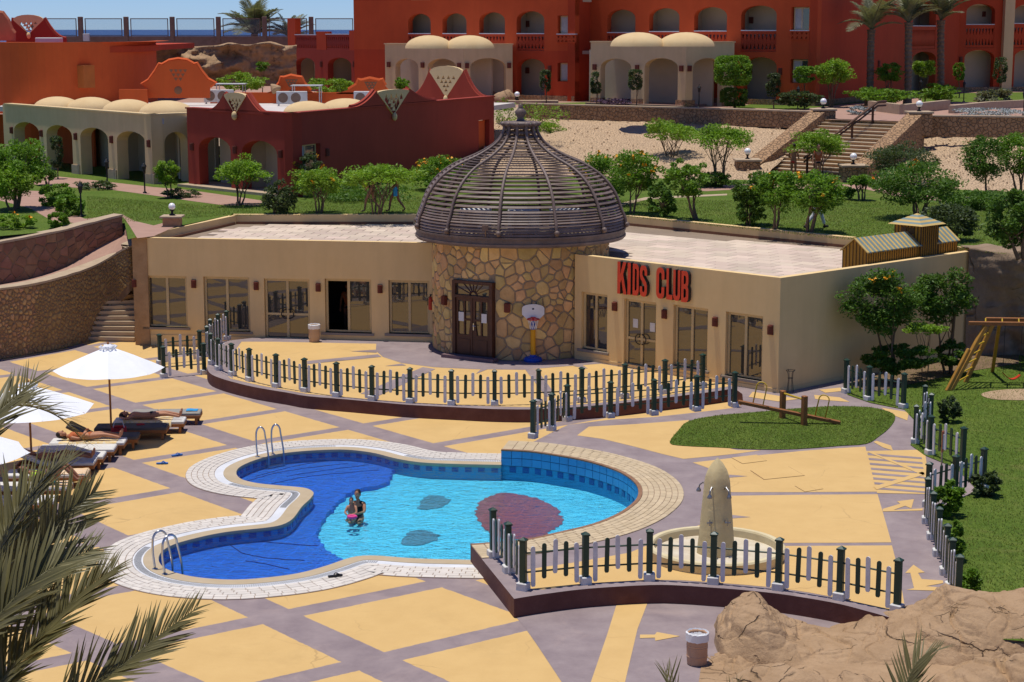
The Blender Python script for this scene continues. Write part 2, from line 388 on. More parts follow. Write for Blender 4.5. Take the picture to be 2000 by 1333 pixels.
mk('foot_blue', (0.03,0.16,0.5), rough=0.6)
MAT['leaf'] = leafmat('leaf', (0.11,0.23,0.018), (0.19,0.34,0.03))
MAT['leaf_bright'] = leafmat('leaf_bright', (0.16,0.31,0.02), (0.27,0.42,0.04))
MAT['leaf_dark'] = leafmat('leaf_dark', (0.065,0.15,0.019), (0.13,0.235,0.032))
MAT['leaf_olive'] = leafmat('leaf_olive', (0.055,0.085,0.03), (0.10,0.14,0.05))
MAT['leaf_palm'] = leafmat('leaf_palm', (0.15,0.165,0.085), (0.24,0.245,0.14), 0.45, 0.25)
mk('door_orange', (0.50,0.14,0.025), rough=0.7)
MAT['leaf_frond'] = leafmat('leaf_frond', (0.10,0.095,0.036), (0.21,0.185,0.08), 0.42, 0.18)
MAT['leaf_dry'] = leafmat('leaf_dry', (0.30,0.24,0.12), (0.42,0.34,0.19), 0.6, 0.2)
MAT['blade'] = leafmat('blade', (0.14,0.21,0.028), (0.24,0.275,0.06), 0.6, 0.35)
def special():
    # grass: mown, patchy, drying towards edges
    m, nt, b, o = NT('grass'); p = pos_(nt)
    a = mixc(nt, ramp_(nt, noise_(nt, 0.55, 6, 0.6, p), 0.38, 0.62), (0.105,0.165,0.022), (0.15,0.20,0.034))
    a = mixc(nt, ramp_(nt, noise_(nt, 14, 4, 0.7, mapv(nt, p, (1, 0.35, 1))), 0.35, 0.7), a, (0.06,0.105,0.014))
    a = mixc(nt, math_(nt, 'MULTIPLY', ramp_(nt, noise_(nt, 0.35, 7, 0.7, p, 0.6), 0.58, 0.72), 0.6), a, (0.21,0.175,0.06))
    nt.links.new(a, b.inputs['Base Color']); b.inputs['Roughness'].default_value = 0.9; b.inputs['Specular IOR Level'].default_value = 0.1
    bump_(nt, noise_(nt, 30, 5, 0.7, p), b, 0.8, 0.05); MAT['grass'] = m
    # tinted window glass: reflects the sunlit yard, shows little of the dark room
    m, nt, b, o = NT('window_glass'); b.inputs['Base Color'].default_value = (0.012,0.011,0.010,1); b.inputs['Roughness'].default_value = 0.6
    g = nt.nodes.new('ShaderNodeBsdfGlossy'); g.inputs['Color'].default_value = (0.85,0.78,0.66,1); g.inputs['Roughness'].default_value = 0.012
    bp = nt.nodes.new('ShaderNodeBump'); bp.inputs['Strength'].default_value = 0.05; bp.inputs['Distance'].default_value = 0.02
    nt.links.new(noise_(nt, 1.6, 2, 0.5, pos_(nt)), bp.inputs['Height']); nt.links.new(bp.outputs[0], g.inputs['Normal'])
    mx = nt.nodes.new('ShaderNodeMixShader'); mx.inputs[0].default_value = 0.14
    nt.links.new(b.outputs[0], mx.inputs[1]); nt.links.new(g.outputs[0], mx.inputs[2]); nt.links.new(mx.outputs[0], o.inputs[0]); MAT['glass'] = m
    # pool water: clear, with fresnel reflection from a rippled surface
    m, nt, b, o = NT('pool_water'); nt.nodes.remove(b)
    t = nt.nodes.new('ShaderNodeBsdfTransparent'); t.inputs[0].default_value = (0.80,0.95,0.985,1)
    g = nt.nodes.new('ShaderNodeBsdfGlossy'); g.inputs['Roughness'].default_value = 0.03
    p = pos_(nt); bp = nt.nodes.new('ShaderNodeBump'); bp.inputs['Strength'].default_value = 1.0; bp.inputs['Distance'].default_value = 0.11
    nt.links.new(math_(nt, 'ADD', noise_(nt, 3.0, 4, 0.55, mapv(nt, p, (1, 1.6, 1)), 0.6), math_(nt, 'MULTIPLY', noise_(nt, 9.0, 2, 0.5, p), 0.3)), bp.inputs['Height'])
    nt.links.new(bp.outputs[0], g.inputs['Normal'])
    fr = nt.nodes.new('ShaderNodeFresnel'); fr.inputs['IOR'].default_value = 1.33; nt.links.new(bp.outputs[0], fr.inputs['Normal'])
    mx = nt.nodes.new('ShaderNodeMixShader'); nt.links.new(fr.outputs[0], mx.inputs[0])
    nt.links.new(t.outputs[0], mx.inputs[1]); nt.links.new(g.outputs[0], mx.inputs[2]); nt.links.new(mx.outputs[0], o.inputs[0]); MAT['water'] = m
    # pool floor tiles (square tiles with fine joints), three colours
    for k, c, c2 in (('floor_cyan', (0.095,0.52,0.72), (0.17,0.68,0.84)), ('floor_blue', (0.025,0.12,0.52), (0.04,0.17,0.60)), ('floor_red', (0.30,0.065,0.07), (0.36,0.10,0.10)), ('floor_grey', (0.08,0.19,0.26), (0.12,0.26,0.34))):
        m, nt, b, o = NT(k); p = pos_(nt)
        wob = nt.nodes.new('ShaderNodeTexNoise'); wob.inputs['Scale'].default_value = 2.2; wob.inputs['Detail'].default_value = 3; nt.links.new(p, wob.inputs['Vector'])
        ad = nt.nodes.new('ShaderNodeVectorMath'); ad.operation = 'MULTIPLY_ADD'; ad.inputs[1].default_value = (0.16,0.16,0.0)
        nt.links.new(wob.outputs['Color'], ad.inputs[0]); nt.links.new(p, ad.inputs[2])
        br = nt.nodes.new('ShaderNodeTexBrick'); br.offset = 0.0; br.inputs['Scale'].default_value = 1.0
        br.inputs['Brick Width'].default_value = 0.42; br.inputs['Row Height'].default_value = 0.42; br.inputs['Mortar Size'].default_value = 0.016
        nt.links.new(mapv(nt, ad.outputs[0], (1,1,1), (0,0,0.2)), br.inputs['Vector'])
        br.inputs['Color1'].default_value = (*c, 1); br.inputs['Color2'].default_value = (*[x*1.12 for x in c], 1); br.inputs['Mortar'].default_value = (*[min(1, x*(1.12 if c[1] > .3 else 1.35)+0.01) for x in c], 1)
        n2 = noise_(nt, 2.6, 5, 0.62, mapv(nt, p, (1, 1.5, 1)), 1.2)  # paler ripple streaks: caustic light painted into the tile colour
        nt.links.new(mixc(nt, math_(nt, 'MULTIPLY', ramp_(nt, n2, 0.42, 0.66), 0.75), br.outputs[0], c2), b.inputs['Base Color']); b.inputs['Roughness'].default_value = 0.4
        MAT[k] = m
    # sea
    m, nt, b, o = NT('sea'); b.inputs['Base Color'].default_value = (0.02,0.055,0.14,1); b.inputs['Roughness'].default_value = 0.35
    bump_(nt, noise_(nt, 0.05, 6, 0.6, pos_(nt)), b, 0.6, 3.0); MAT['sea'] = m
    # wire glass of the far fence
    m, nt, b, o = NT('fence_glass'); t = nt.nodes.new('ShaderNodeBsdfTransparent'); t.inputs[0].default_value = (0.93,0.95,0.97,1); b.inputs['Base Color'].default_value = (0.3,0.35,0.4,1); b.inputs['Roughness'].default_value = 0.1
    mx = nt.nodes.new('ShaderNodeMixShader'); mx.inputs[0].default_value = 0.1
    nt.links.new(t.outputs[0], mx.inputs[1]); nt.links.new(b.outputs[0], mx.inputs[2]); nt.links.new(mx.outputs[0], o.inputs[0]); MAT['fence_glass'] = m
    # frosted lamp globe
    m, nt, b, o = NT('globe'); b.inputs['Base Color'].default_value = (0.85,0.85,0.83,1); b.inputs['Roughness'].default_value = 0.25; b.inputs['Subsurface Weight'].default_value = 0.3; MAT['globe'] = m
    # striped towel
    m, nt, b, o = NT('towel_stripe'); w = nt.nodes.new('ShaderNodeTexWave'); w.inputs['Scale'].default_value = 3.2; w.bands_direction = 'Y'; nt.links.new(pos_(nt), w.inputs['Vector'])
    nt.links.new(mixc(nt, ramp_(nt, w.outputs['Fac'], 0.4, 0.6), (0.62,0.30,0.06), (0.68,0.62,0.5)), b.inputs['Base Color']); b.inputs['Roughness'].default_value = 0.95; MAT['towel_stripe'] = m
special()
def rock_mat(name, c, c2, dark, sc_=1.0):
    m, nt, b, o = NT(name); p = pos_(nt); g = nt.nodes.new('ShaderNodeNewGeometry')
    wob = nt.nodes.new('ShaderNodeTexNoise'); wob.inputs['Scale'].default_value = 1.6*sc_; wob.inputs['Detail'].default_value = 5; nt.links.new(p, wob.inputs['Vector'])
    ad = nt.nodes.new('ShaderNodeVectorMath'); ad.operation = 'MULTIPLY_ADD'; ad.inputs[1].default_value = (0.5,0.5,0.5); nt.links.new(wob.outputs['Color'], ad.inputs[0]); nt.links.new(p, ad.inputs[2])
    tot = None
    for s, st, w, r, lo in ((0.85*sc_, (1,0.55,1.0), 0.015, (0.3,0.2,0.5), 0.47), (1.9*sc_, (0.5,1.1,1.7), 0.02, (0.2,0.1,-0.6), 0.54)):
        v = nt.nodes.new('ShaderNodeTexVoronoi'); v.feature = 'DISTANCE_TO_EDGE'; v.inputs['Scale'].default_value = s; nt.links.new(mapv(nt, ad.outputs[0], st, r), v.inputs['Vector'])
        k = math_(nt, 'SUBTRACT', 1.0, ramp_(nt, v.outputs['Distance'], 0.0, w), None, True)
        k = math_(nt, 'MULTIPLY', k, ramp_(nt, noise_(nt, 1.1*sc_, 3, 0.5, mapv(nt, p, (1,1,1), (s,0,0))), lo, lo+0.12))
        tot = k if tot is None else math_(nt, 'MAXIMUM', tot, k)
    f = ramp_(nt, noise_(nt, 1.4, 7, 0.65, p), 0.35, 0.68); col = mixc(nt, f, c, c2)
    col = mixc(nt, math_(nt, 'MULTIPLY', ramp_(nt, noise_(nt, 9, 6, 0.7, p), 0.5, 0.75), 0.35), col, tuple(x*0.7 for x in c2))
    col = mixc(nt, math_(nt, 'MULTIPLY', tot, 0.6), col, dark); nt.links.new(col, b.inputs['Base Color']); b.inputs['Roughness'].default_value = 0.93; b.inputs['Specular IOR Level'].default_value = 0.15
    h = math_(nt, 'SUBTRACT', math_(nt, 'ADD', math_(nt, 'MULTIPLY', noise_(nt, 5, 8, 0.68, p), 0.6), math_(nt, 'MULTIPLY', noise_(nt, 22, 5, 0.7, p), 0.16)), math_(nt, 'MULTIPLY', tot, 0.9))
    bump_(nt, h, b, 0.9, 0.08); MAT[name] = m
rock_mat('rock', (0.43,0.285,0.165), (0.33,0.21,0.115), (0.11,0.065,0.035))
rock_mat('rock_grey', (0.33,0.235,0.155), (0.235,0.165,0.108), (0.10,0.07,0.045), 0.6)
# ================================================================== setting: ground, levels, deck, pool
ZR = 0.38; ZL = 3.85; ZU = 6.35; ZT = 3.82                # upper deck, lawn terrace, hotel terrace, roof edge
A0 = G(272, 674, 0); B0 = G(845, 690, 0); C0 = G(1519, 768, ZR); R0 = G(1123, 497, ZT); S0 = G(1905, 490, ZT)
struct(MB().add([(-900,-200,-2.2),(900,-200,-2.2),(900,420,-2.2),(-900,420,-2.2)], [(0,1,2,3)]).build('ground', MAT['ground']))
struct(MB().add([(-40000,420,-2.6),(40000,420,-2.6),(40000,80000,-2.6),(-40000,80000,-2.6)], [(0,1,2,3)]).build('sea', MAT['sea']))
# pool outline: the low side at deck level, the right side under the raised deck
POOL_L = [(979,912),(930,911),(888,910),(822,907),(772,899),(733,889),(690,883),(650,882),(591,885),(541,891),(499,902),(469,915),(460,926),(464,936),(477,943),(505,949),(545,953),(590,957),(606,962),(611,969),(603,980),(588,994),(571,1017),(551,1029),(520,1035),(470,1040),(426,1046),(380,1056),(341,1067),(318,1079),(308,1094),(314,1110),(341,1124),(390,1134),(455,1138),(520,1134),(585,1125),(640,1110),(677,1097),(706,1091),(740,1091),(806,1096),(870,1098),(921,1099)]
POOL_R = [(919,1065),(959,1062),(1025,1056),(1091,1042),(1157,1026),(1203,1008),(1230,991),(1246,975),(1249,958),(1240,942),(1216,925),(1183,912),(1140,900),(1091,891),(1035,883),(979,880)]
PL = [Vector((p.x, p.y, 0)) for p in smoothline([G(x, y, -0.03) for x, y in POOL_L], 3)]
PR_ = [Vector((p.x, p.y, 0)) for p in smoothline([G(x, y, ZR) for x, y in POOL_R], 4)]
POOL = PL+PR_
def deck_mat():
    # purple concrete bands over yellow panels: each band is a straight painted line on the ground
    m, nt, b, o = NT('deck_paint'); p = pos_(nt)
    wob = nt.nodes.new('ShaderNodeTexNoise'); wob.inputs['Scale'].default_value = 6.0; wob.inputs['Detail'].default_value = 4; nt.links.new(p, wob.inputs['Vector'])
    ad = nt.nodes.new('ShaderNodeVectorMath'); ad.operation = 'MULTIPLY_ADD'; ad.inputs[1].default_value = (0.05,0.05,0); nt.links.new(wob.outputs['Color'], ad.inputs[0]); nt.links.new(p, ad.inputs[2])
    lines = [((150,681),(262,661),.40),((0,736),(120,722),.42),((130,764),(312,740),.42),((102,813),(435,766),.42),((385,827),(558,800),.42),((260,903),(805,816),.42),((130,994),(1020,841),.46),((234,1055),(480,1013),.46),((188,1160),(279,1143),.5),((390,1235),(914,1128),.52),((605,1320),(1015,1224),.55),
             ((0,711),(470,866),.8),((225,900),(487,994),.8),((107,1007),(227,1062),.85),((465,1170),(650,1257),.85),((286,1312),(340,1336),.85),((363,738),(888,889),.8)]
    tot = None
    for a, c, w in lines:
        P, Q = G(*a), G(*c); d = (Q-P); d.z = 0; d.normalize(); n = Vector((-d.y, d.x, 0)); off = n.dot(P)+0.025*(n.x+n.y)
        dt = nt.nodes.new('ShaderNodeVectorMath'); dt.operation = 'DOT_PRODUCT'; dt.inputs[1].default_value = n; nt.links.new(ad.outputs[0], dt.inputs[0])
        e = math_(nt, 'ABSOLUTE', math_(nt, 'SUBTRACT', dt.outputs['Value'], off))
        k = math_(nt, 'SUBTRACT', w/2, e)
        tot = k if tot is None else math_(nt, 'MAXIMUM', tot, k)
    f = ramp_(nt, tot, -0.006, 0.006)
    yel = mixc(nt, ramp_(nt, noise_(nt, 1.1, 7, 0.65, p), 0.35, 0.68), (0.62,0.405,0.155), (0.57,0.365,0.135))
    yel = mixc(nt, math_(nt, 'MULTIPLY', ramp_(nt, noise_(nt, 0.5, 8, 0.72, p, 0.5), 0.54, 0.70), 0.6), yel, (0.50,0.32,0.12))
    yel = mixc(nt, math_(nt, 'MULTIPLY', ramp_(nt, noise_(nt, 5.0, 6, 0.7, mapv(nt, p, (0.4, 2.4, 1))), 0.6, 0.75), 0.35), yel, (0.50,0.31,0.11))
    yel = crack_(nt, p, yel, (0.33,0.205,0.085), 0.42)
    pur = mixc(nt, ramp_(nt, noise_(nt, 1.3, 7, 0.65, p), 0.35, 0.68), (0.225,0.172,0.172), (0.30,0.235,0.225))
    pur = mixc(nt, math_(nt, 'MULTIPLY', ramp_(nt, noise_(nt, 0.9, 8, 0.7, p, 0.6), 0.52, 0.72), 0.6), pur, (0.37,0.28,0.25))
    nt.links.new(mixc(nt, f, yel, pur), b.inputs['Base Color']); b.inputs['Roughness'].default_value = 0.75; b.inputs['Specular IOR Level'].default_value = 0.25
    bump_(nt, noise_(nt, 12, 8, 0.65, p), b, 0.3, 0.015)
    return m
MAT['deck'] = deck_mat()
deck = struct(sheet('pool_deck', [(-60,12,0),(60,12,0),(60,67,0),(-60,67,0)], MAT['deck'], None, [[(p.x,p.y,0) for p in POOL]]))
# raised deck: the kids' terrace and the play side, one slab with a dark painted edge
T_EDGE = [(404,718),(408,727),(420,735),(450,745),(500,757),(560,767),(600,774),(672,780),(740,786),(798,791),(897,796),(960,799),(1032,800),(1100,797),(1200,789),(1300,777),(1380,767),(1435,759)]
R_EDGE = [(1434,797),(1360,806),(1277,815),(1192,820),(1110,830),(1078,845),(1045,862)]
F_EDGE = [(1004,1170),(1060,1161),(1150,1150),(1268,1143),(1330,1144),(1390,1148),(1455,1153),(1520,1160),(1580,1169),(1640,1180),(1690,1193),(1740,1207),(1790,1223)]
te = smoothline([G(x, y, ZR) for x, y in T_EDGE], 3)
re_ = [G(x, y, ZR) for x, y in R_EDGE]
fe = smoothline([G(x, y, ZR) for x, y in F_EDGE], 3)
back = [Vector((26,58,ZR)), C0, Vector((R0.x,R0.y,ZR)), Vector((-2.2,61.2,ZR)), Vector((A0.x+7.2,A0.y-1.0,ZR))]
right = [Vector((26,G(1790,1223,ZR).y,ZR))]
# order: terrace edge left->right, notch, pool side, front edge left->right, right side, back to the building
notch = [Vector((p.x,p.y,ZR)) for p in (G(1450,770,ZR), G(1452,790,ZR))]
slab = te+notch+re_+[Vector((p.x,p.y,ZR)) for p in reversed(PR_)]+fe+right+[Vector((26,62,ZR)), Vector((S0.x+0.3,S0.y+3,ZR)), Vector((-2.2,61.8,ZR)), Vector((A0.x+5.6,A0.y+0.3,ZR)), G(425,668,ZR), G(408,690,ZR)]
mb = MB(); mb.prism(slab, -0.02, ZR, 0, 1)
struct(mb.build('upper_deck', [MAT['purple'], MAT['maroon']]))
# painted sheets
def paint(z, pts, mat='yellow', lift=1, smooth=0):
    P = gpoly(z, *pts)
    if smooth: P = smoothline(P, smooth, True)
    return struct(sheet('painted_panel', [(p.x, p.y, z+0.004*lift) for p in P], MAT[mat]))
# terrace: yellow field, ring and rays
paint(ZR, [(450,740),(505,753),(560,763),(600,770),(672,776),(740,782),(798,787),(897,792),(1032,796),(1100,793),(1200,785),(1300,773),(1432,754),(1380,742),(1300,730),(1240,721),(1161,709),(1123,703),(1100,706),(1019,710),(930,706),(860,690),(842,676),(735,672),(530,668),(450,668),(432,690),(432,722)])
ring = [(735,672),(734,686),(748,698),(785,710),(847,718),(930,722),(1022,723),(1095,717),(1175,711),(1240,722),(1300,731),(1380,743),(1440,752),(1440,745),(1380,733),(1300,722),(1240,712),(1161,699),(1123,694),(1100,700),(1019,706),(930,702),(860,684),(844,673)]
paint(ZR, ring, 'purple', 2)
for q in ([(600,712),(745,698),(738,693),(600,706)], [(704,770),(740,774),(850,722),(826,718)], [(1026,723),(1048,722),(1086,773),(1066,776)], [(1120,716),(1138,714),(1148,721)], [(938,723),(953,722),(930,731)], [(752,716),(785,711),(793,715)], [(685,687),(735,684),(736,690)]):
    paint(ZR, q, 'purple', 3)
paint(ZR, [(432,668),(472,668),(455,690),(455,740),(432,728),(424,700)], 'purple', 2)
# play side
paint(ZR, [(1127,851),(1150,834),(1240,829),(1345,821),(1360,860),(1440,880),(1487,880),(1445,886),(1390,892),(1335,897),(1296,888),(1239,873),(1177,858)])
paint(ZR, [(1353,904),(1422,896),(1500,888),(1571,881),(1640,876),(1690,873),(1702,918),(1713,961),(1560,962),(1422,962),(1412,938),(1392,918)])
paint(ZR, [(1424,969),(1560,967),(1714,966),(1728,1014),(1741,1060),(1620,1061),(1528,1061),(1440,1057),(1360,1040),(1310,1046),(1370,1025),(1408,1000)])
paint(ZR, [(1536,1067),(1742,1066),(1756,1120),(1768,1190),(1752,1196),(1690,1181),(1640,1169),(1580,1158),(1520,1149),(1455,1143),(1390,1138),(1330,1134),(1268,1133),(1150,1140),(1060,1152),(1034,1150),(1030,1113),(1130,1098),(1230,1080),(1290,1055),(1360,1046)])
paint(ZR, [(1690,882),(1806,879),(1818,966),(1713,964)], 'yellow', 2)
for k in range(8):                                       # hatching
    y = 886+k*9.5; paint(ZR, [(1694+k*2.2,y),(1800+k*1.4,y+8.5),(1801+k*1.4,y+12),(1695+k*2.2,y+4.2)], 'purple', 3)
paint(ZR, [(1694,884),(1700,884),(1806,925),(1804,930)], 'yellow', 4); paint(ZR, [(1706,952),(1804,922),(1806,928),(1712,958)], 'yellow', 4)
for q in ([(1712,862),(1740,871),(1744,881),(1725,875),(1706,864)], [(1724,995),(1758,985),(1752,980),(1785,976),(1780,994),(1768,989),(1745,997),(1802,994),(1802,998),(1724,1000)], [(1768,1120),(1784,1104),(1806,1119),(1793,1120),(1800,1132),(1842,1135),(1842,1140),(1808,1146),(1842,1149),(1838,1155),(1770,1153),(1785,1150),(1778,1120)],
          [(1470,766),(1560,780),(1520,785),(1462,776)], [(1590,772),(1640,777),(1660,786),(1620,783),(1592,780)], [(1720,797),(1775,806),(1772,822),(1745,812)], [(1600,762),(1640,758),(1650,764),(1612,768)]):
    paint(ZR, q, 'yellow', 2)
for q in ([(1424,928),(1460,931),(1424,934)], [(1424,1006),(1466,1011),(1424,1014)]): paint(ZR, q, 'purple', 2)
# front path below the raised deck
paint(0, [(1005,1203),(1022,1222),(1050,1262),(1105,1345),(2150,1345),(2150,1250),(1800,1238),(1690,1225),(1500,1190),(1270,1172),(1150,1184)], 'purple', 1)
paint(0, [(1206,1176),(1268,1170),(1245,1230),(1218,1345),(1150,1345),(1186,1240)], 'yellow', 2)
paint(0, [(1250,1241),(1279,1241),(1283,1236),(1328,1244),(1280,1253),(1279,1247),(1250,1248)], 'yellow', 3)
# hatch covers set in the paving: frame line, slightly proud lid
for i, q in enumerate(([(1428,895),(1478,889),(1498,901),(1450,907)], [(1465,920),(1540,912),(1572,930),(1492,938)], [(1552,950),(1592,944),(1608,956),(1572,962)])):
    P = gpoly(ZR, *q); c = sum(P, Vector())/4
    t = thing('access_cover', ['square flush inspection cover nearest the seesaw lawn', 'largest flush inspection cover in the middle of the yellow paving', 'small flush inspection cover beside the thin purple line'][i], 'cover', (c.x, c.y, ZR), 0, 'inspection covers in the paving')
    sheet('cover_frame', [(p.x, p.y, ZR+0.009) for p in P], MAT['skirting'], t)
    P2 = [c+(p-c)*0.975 for p in P]; sheet('cover_lid', [(p.x, p.y, ZR+0.013) for p in P2], MAT['yellow'], t)
# ------------------------------------------------------------------ pool
FZ = -0.40
basin = MB()
for i in range(len(PL)-1):
    a, b = PL[i], PL[i+1]; basin.add([(a.x,a.y,FZ),(b.x,b.y,FZ),(b.x,b.y,0.0),(a.x,a.y,0.0)], [(0,1,2,3)])
for i in range(len(PR_)-1):
    a, b = PR_[i], PR_[i+1]; basin.add([(a.x,a.y,FZ),(b.x,b.y,FZ),(b.x,b.y,-0.02),(a.x,a.y,-0.02)], [(0,1,2,3)])
basin = struct(basin.build('pool_basin', MAT['tile_blue']))
struct(sheet('pool_floor', [(p.x,p.y,FZ) for p in POOL], MAT['floor_cyan']))
def wavy(pts, z, amp=0.05, n=10, seed=0):
    P = smoothline([G(x, y, z) for x, y in pts], n, True); out = []
    for i, p in enumerate(P):
        k = mnoise.noise(Vector((p.x*3.0, p.y*6.0, seed)))*amp*2.0; d = (P[i-1]-P[(i+1) % len(P)]).normalized()
        out.append((p.x-d.y*k+amp*mnoise.noise(Vector((p.y*14, p.x*3, 3.1))), p.y+d.x*k, z))
    return out
struct(MB().prism([Vector(q) for q in wavy([(430,900),(520,875),(650,870),(740,880),(772,905),(765,925),(748,945),(700,955),(668,972),(640,1003),(622,1030),(614,1046),(560,1050),(540,1020),(560,965),(450,950)], -.29)], FZ, -.29).build('pool_upper_shelf', MAT['floor_blue']))
struct(MB().prism([Vector(q) for q in wavy([(290,1070),(360,1050),(450,1030),(560,1030),(612,1036),(622,1052),(640,1075),(672,1095),(690,1115),(560,1150),(420,1150),(310,1130)], -.294)], FZ, -.294).build('pool_lower_shelf', MAT['floor_blue']))
struct(sheet('pool_floor_red_patch', wavy([(929,998),(945,975),(972,964),(1010,965),(1050,974),(1085,992),(1100,1016),(1085,1032),(1055,1048),(1000,1053),(955,1040),(934,1015)], FZ+0.012, 0.06), MAT['floor_red']))
struct(sheet('pool_floor_upper_grey_patch', wavy([(818,992),(830,972),(850,967),(872,972),(878,980),(862,990),(835,995)], FZ+0.012, 0.05), MAT['floor_grey']))
struct(sheet('pool_floor_lower_grey_patch', wavy([(785,1062),(798,1040),(828,1036),(852,1043),(855,1052),(835,1062),(808,1066)], FZ+0.012, 0.05), MAT['floor_grey']))
def floor_steps():                                        # red joint lines of the underwater steps, thin ridges
    mb = MB()
    for q in ([(480,940),(560,920),(680,905)],[(530,945),(610,930),(740,918)],[(560,930),(640,918),(720,908)],[(575,910),(650,898),(700,893)],[(500,930),(570,912),(640,898)],
              [(450,1065),(480,1082),(540,1091),(595,1094)],[(500,1056),(560,1062),(620,1066)],[(480,1095),(520,1102),(565,1112)]):
        P = smoothline([G(x, y, -.28) for x, y in q], 8)
        P = [Vector((p.x, p.y+0.05*mnoise.noise(Vector((p.x*5, p.y*5, 1))), -.285)) for p in P]
        mb.tube(P, 0.011, 4)
    return struct(mb.build('pool_step_edges', MAT['step_line']))
floor_steps()
def water():
    x0, x1 = min(p.x for p in POOL), max(p.x for p in POOL)
    return struct(sheet('pool_water', [(p.x,p.y,-0.035) for p in POOL], MAT['water']))
water()
def offset(path, d):                                      # left-hand offset of an open XY path
    out = []
    for i, p in enumerate(path):
        t = (path[min(i+1, len(path)-1)]-path[max(i-1, 0)]); t.z = 0; t.normalize(); out.append(p+Vector((-t.y, t.x, 0))*d)
    return out
def side_sign(path, inner):                                # +1 when left-hand offset leads away from the water
    i = len(path)//2; t = (path[i+1]-path[i-1]).normalized(); n = Vector((-t.y, t.x, 0)); return -1 if n.dot(inner-path[i]) > 0 else 1
def resample(path, step):
    P = Path(path); n = max(2, int(P.len/step)); return [P.at(P.len*i/n)[0] for i in range(n+1)]
def clean(path, base, d):                                 # drop offset points that come too near the base line
    keep = []
    for p in path:
        if min((p-q).length for q in base) > abs(d)-0.03: keep.append(p)
    return keep
# shift of sides: walking POOL_L from right over the far side counter-clockwise keeps the water on the left
sg = -1
def strip(mb, path, d0, d1, z0, z1, mi=0):
    a, b = offset(path, sg*d0), offset(path, sg*d1); n = len(path)
    vs = [(p.x,p.y,z1) for p in a]+[(p.x,p.y,z1) for p in b]+[(p.x,p.y,z0) for p in a]+[(p.x,p.y,z0) for p in b]; fs = []
    for i in range(n-1):
        fs += [(i,i+1,n+i+1,n+i),(2*n+i,2*n+i+1,i+1,i),(n+i,n+i+1,3*n+i+1,3*n+i)]
    mb.add(vs, fs, mi)
PLx = PL+[PL[-1]+(PL[-1]-PL[-2]).normalized()*.9]
PLs = resample(PLx, 0.12)
def in_pool(p):
    c = False; n = len(POOL)
    for i in range(n):
        a, b = POOL[i], POOL[i-1]
        if (a.y > p.y) != (b.y > p.y) and p.x < (b.x-a.x)*(p.y-a.y)/(b.y-a.y)+a.x: c = not c
    return c
def coping():
    base = MB(); strip(base, PLs, -0.02, 0.30, -0.06, 0.024); c = struct(base.build('pool_coping', MAT['coping_beige']))
    g = MB(); strip(g, PLs, 0.302, 0.52, 0.0, 0.016); g.build('gutter', MAT['gutter'], c)
    bed = MB(); strip(bed, PLs, 0.522, 1.24, 0.0, 0.012); bed.build('grout_bed', MAT['grout'], c)
    # gutter grating: fine cross slots
    gr = MB(); s = Path(offset(PLs, sg*0.41)); n = int(s.len/0.045)
    for i in range(n):
        p, t = s.at(i*0.045)
        if mnoise.noise(p*0.35) > 0.02: gr.box((p.x,p.y,0.017), (0.014,0.15,0.006), Matrix.Rotation(math.atan2(t.y,t.x), 3, 'Z'))
    struct(gr.build('gutter_slots', MAT['gutter_dark'], c), 'stuff')
    tiles = []
    for r in range(5):
        d0 = 0.53+r*0.142; row = Path(clean(offset(PLs, sg*(d0+0.066)), PLs, d0+0.066)); n = int(row.len/0.27)
        for i in range(n):
            p, t = row.at((i+0.5*(r % 2)+0.25)*0.27)
            tiles.append((p, math.atan2(t.y, t.x)))
    tiles.sort(key=lambda q: q[0].length)
    me = MB().bbox((0,0,0), (0.256,0.128,0.02), 0.006).build('tile', MAT['tile_white'], c, world=False); dat = me.data
    me.matrix_local = Matrix.Translation((tiles[0][0].x, tiles[0][0].y, 0.014)) @ Matrix.Rotation(tiles[0][1], 4, 'Z')
    for p, a in tiles[1:300]:
        link('tile', dat, c, Matrix.Translation((p.x,p.y,0.014+random.uniform(-0.002,0.002))) @ Matrix.Rotation(a+random.uniform(-.015,.015), 4, 'Z'))
    mb = MB()
    for p, a in tiles[300:]: mb.box((p.x,p.y,0.014), (0.256,0.128,0.02), Matrix.Rotation(a, 3, 'Z'))
    struct(mb.build('tile_field', MAT['tile_white'], c), 'stuff')
random.seed(4); coping()
def waterline():                                          # navy border squares under the nosing and below the raised wall
    me = None
    for path in (PL, PR_):
        P = Path(path); n = int(P.len/0.34)
        for i in range(n):
            p, t = P.at((i+0.5)*0.34); nn = Vector((-t.y, t.x, 0))
            q = p+nn*0.006
            if not in_pool(q): q = p-nn*0.006
            m = Matrix.Translation((q.x,q.y,-0.115)) @ Matrix.Rotation(math.atan2(t.y,t.x), 4, 'Z')
            if me is None: o = MB().box((0,0,0), (0.17,0.012,0.15)).build('border_tile', MAT['tile_navy'], basin, world=False); me = o.data; o.matrix_local = m
            else: link('border_tile', me, basin, m)
waterline()
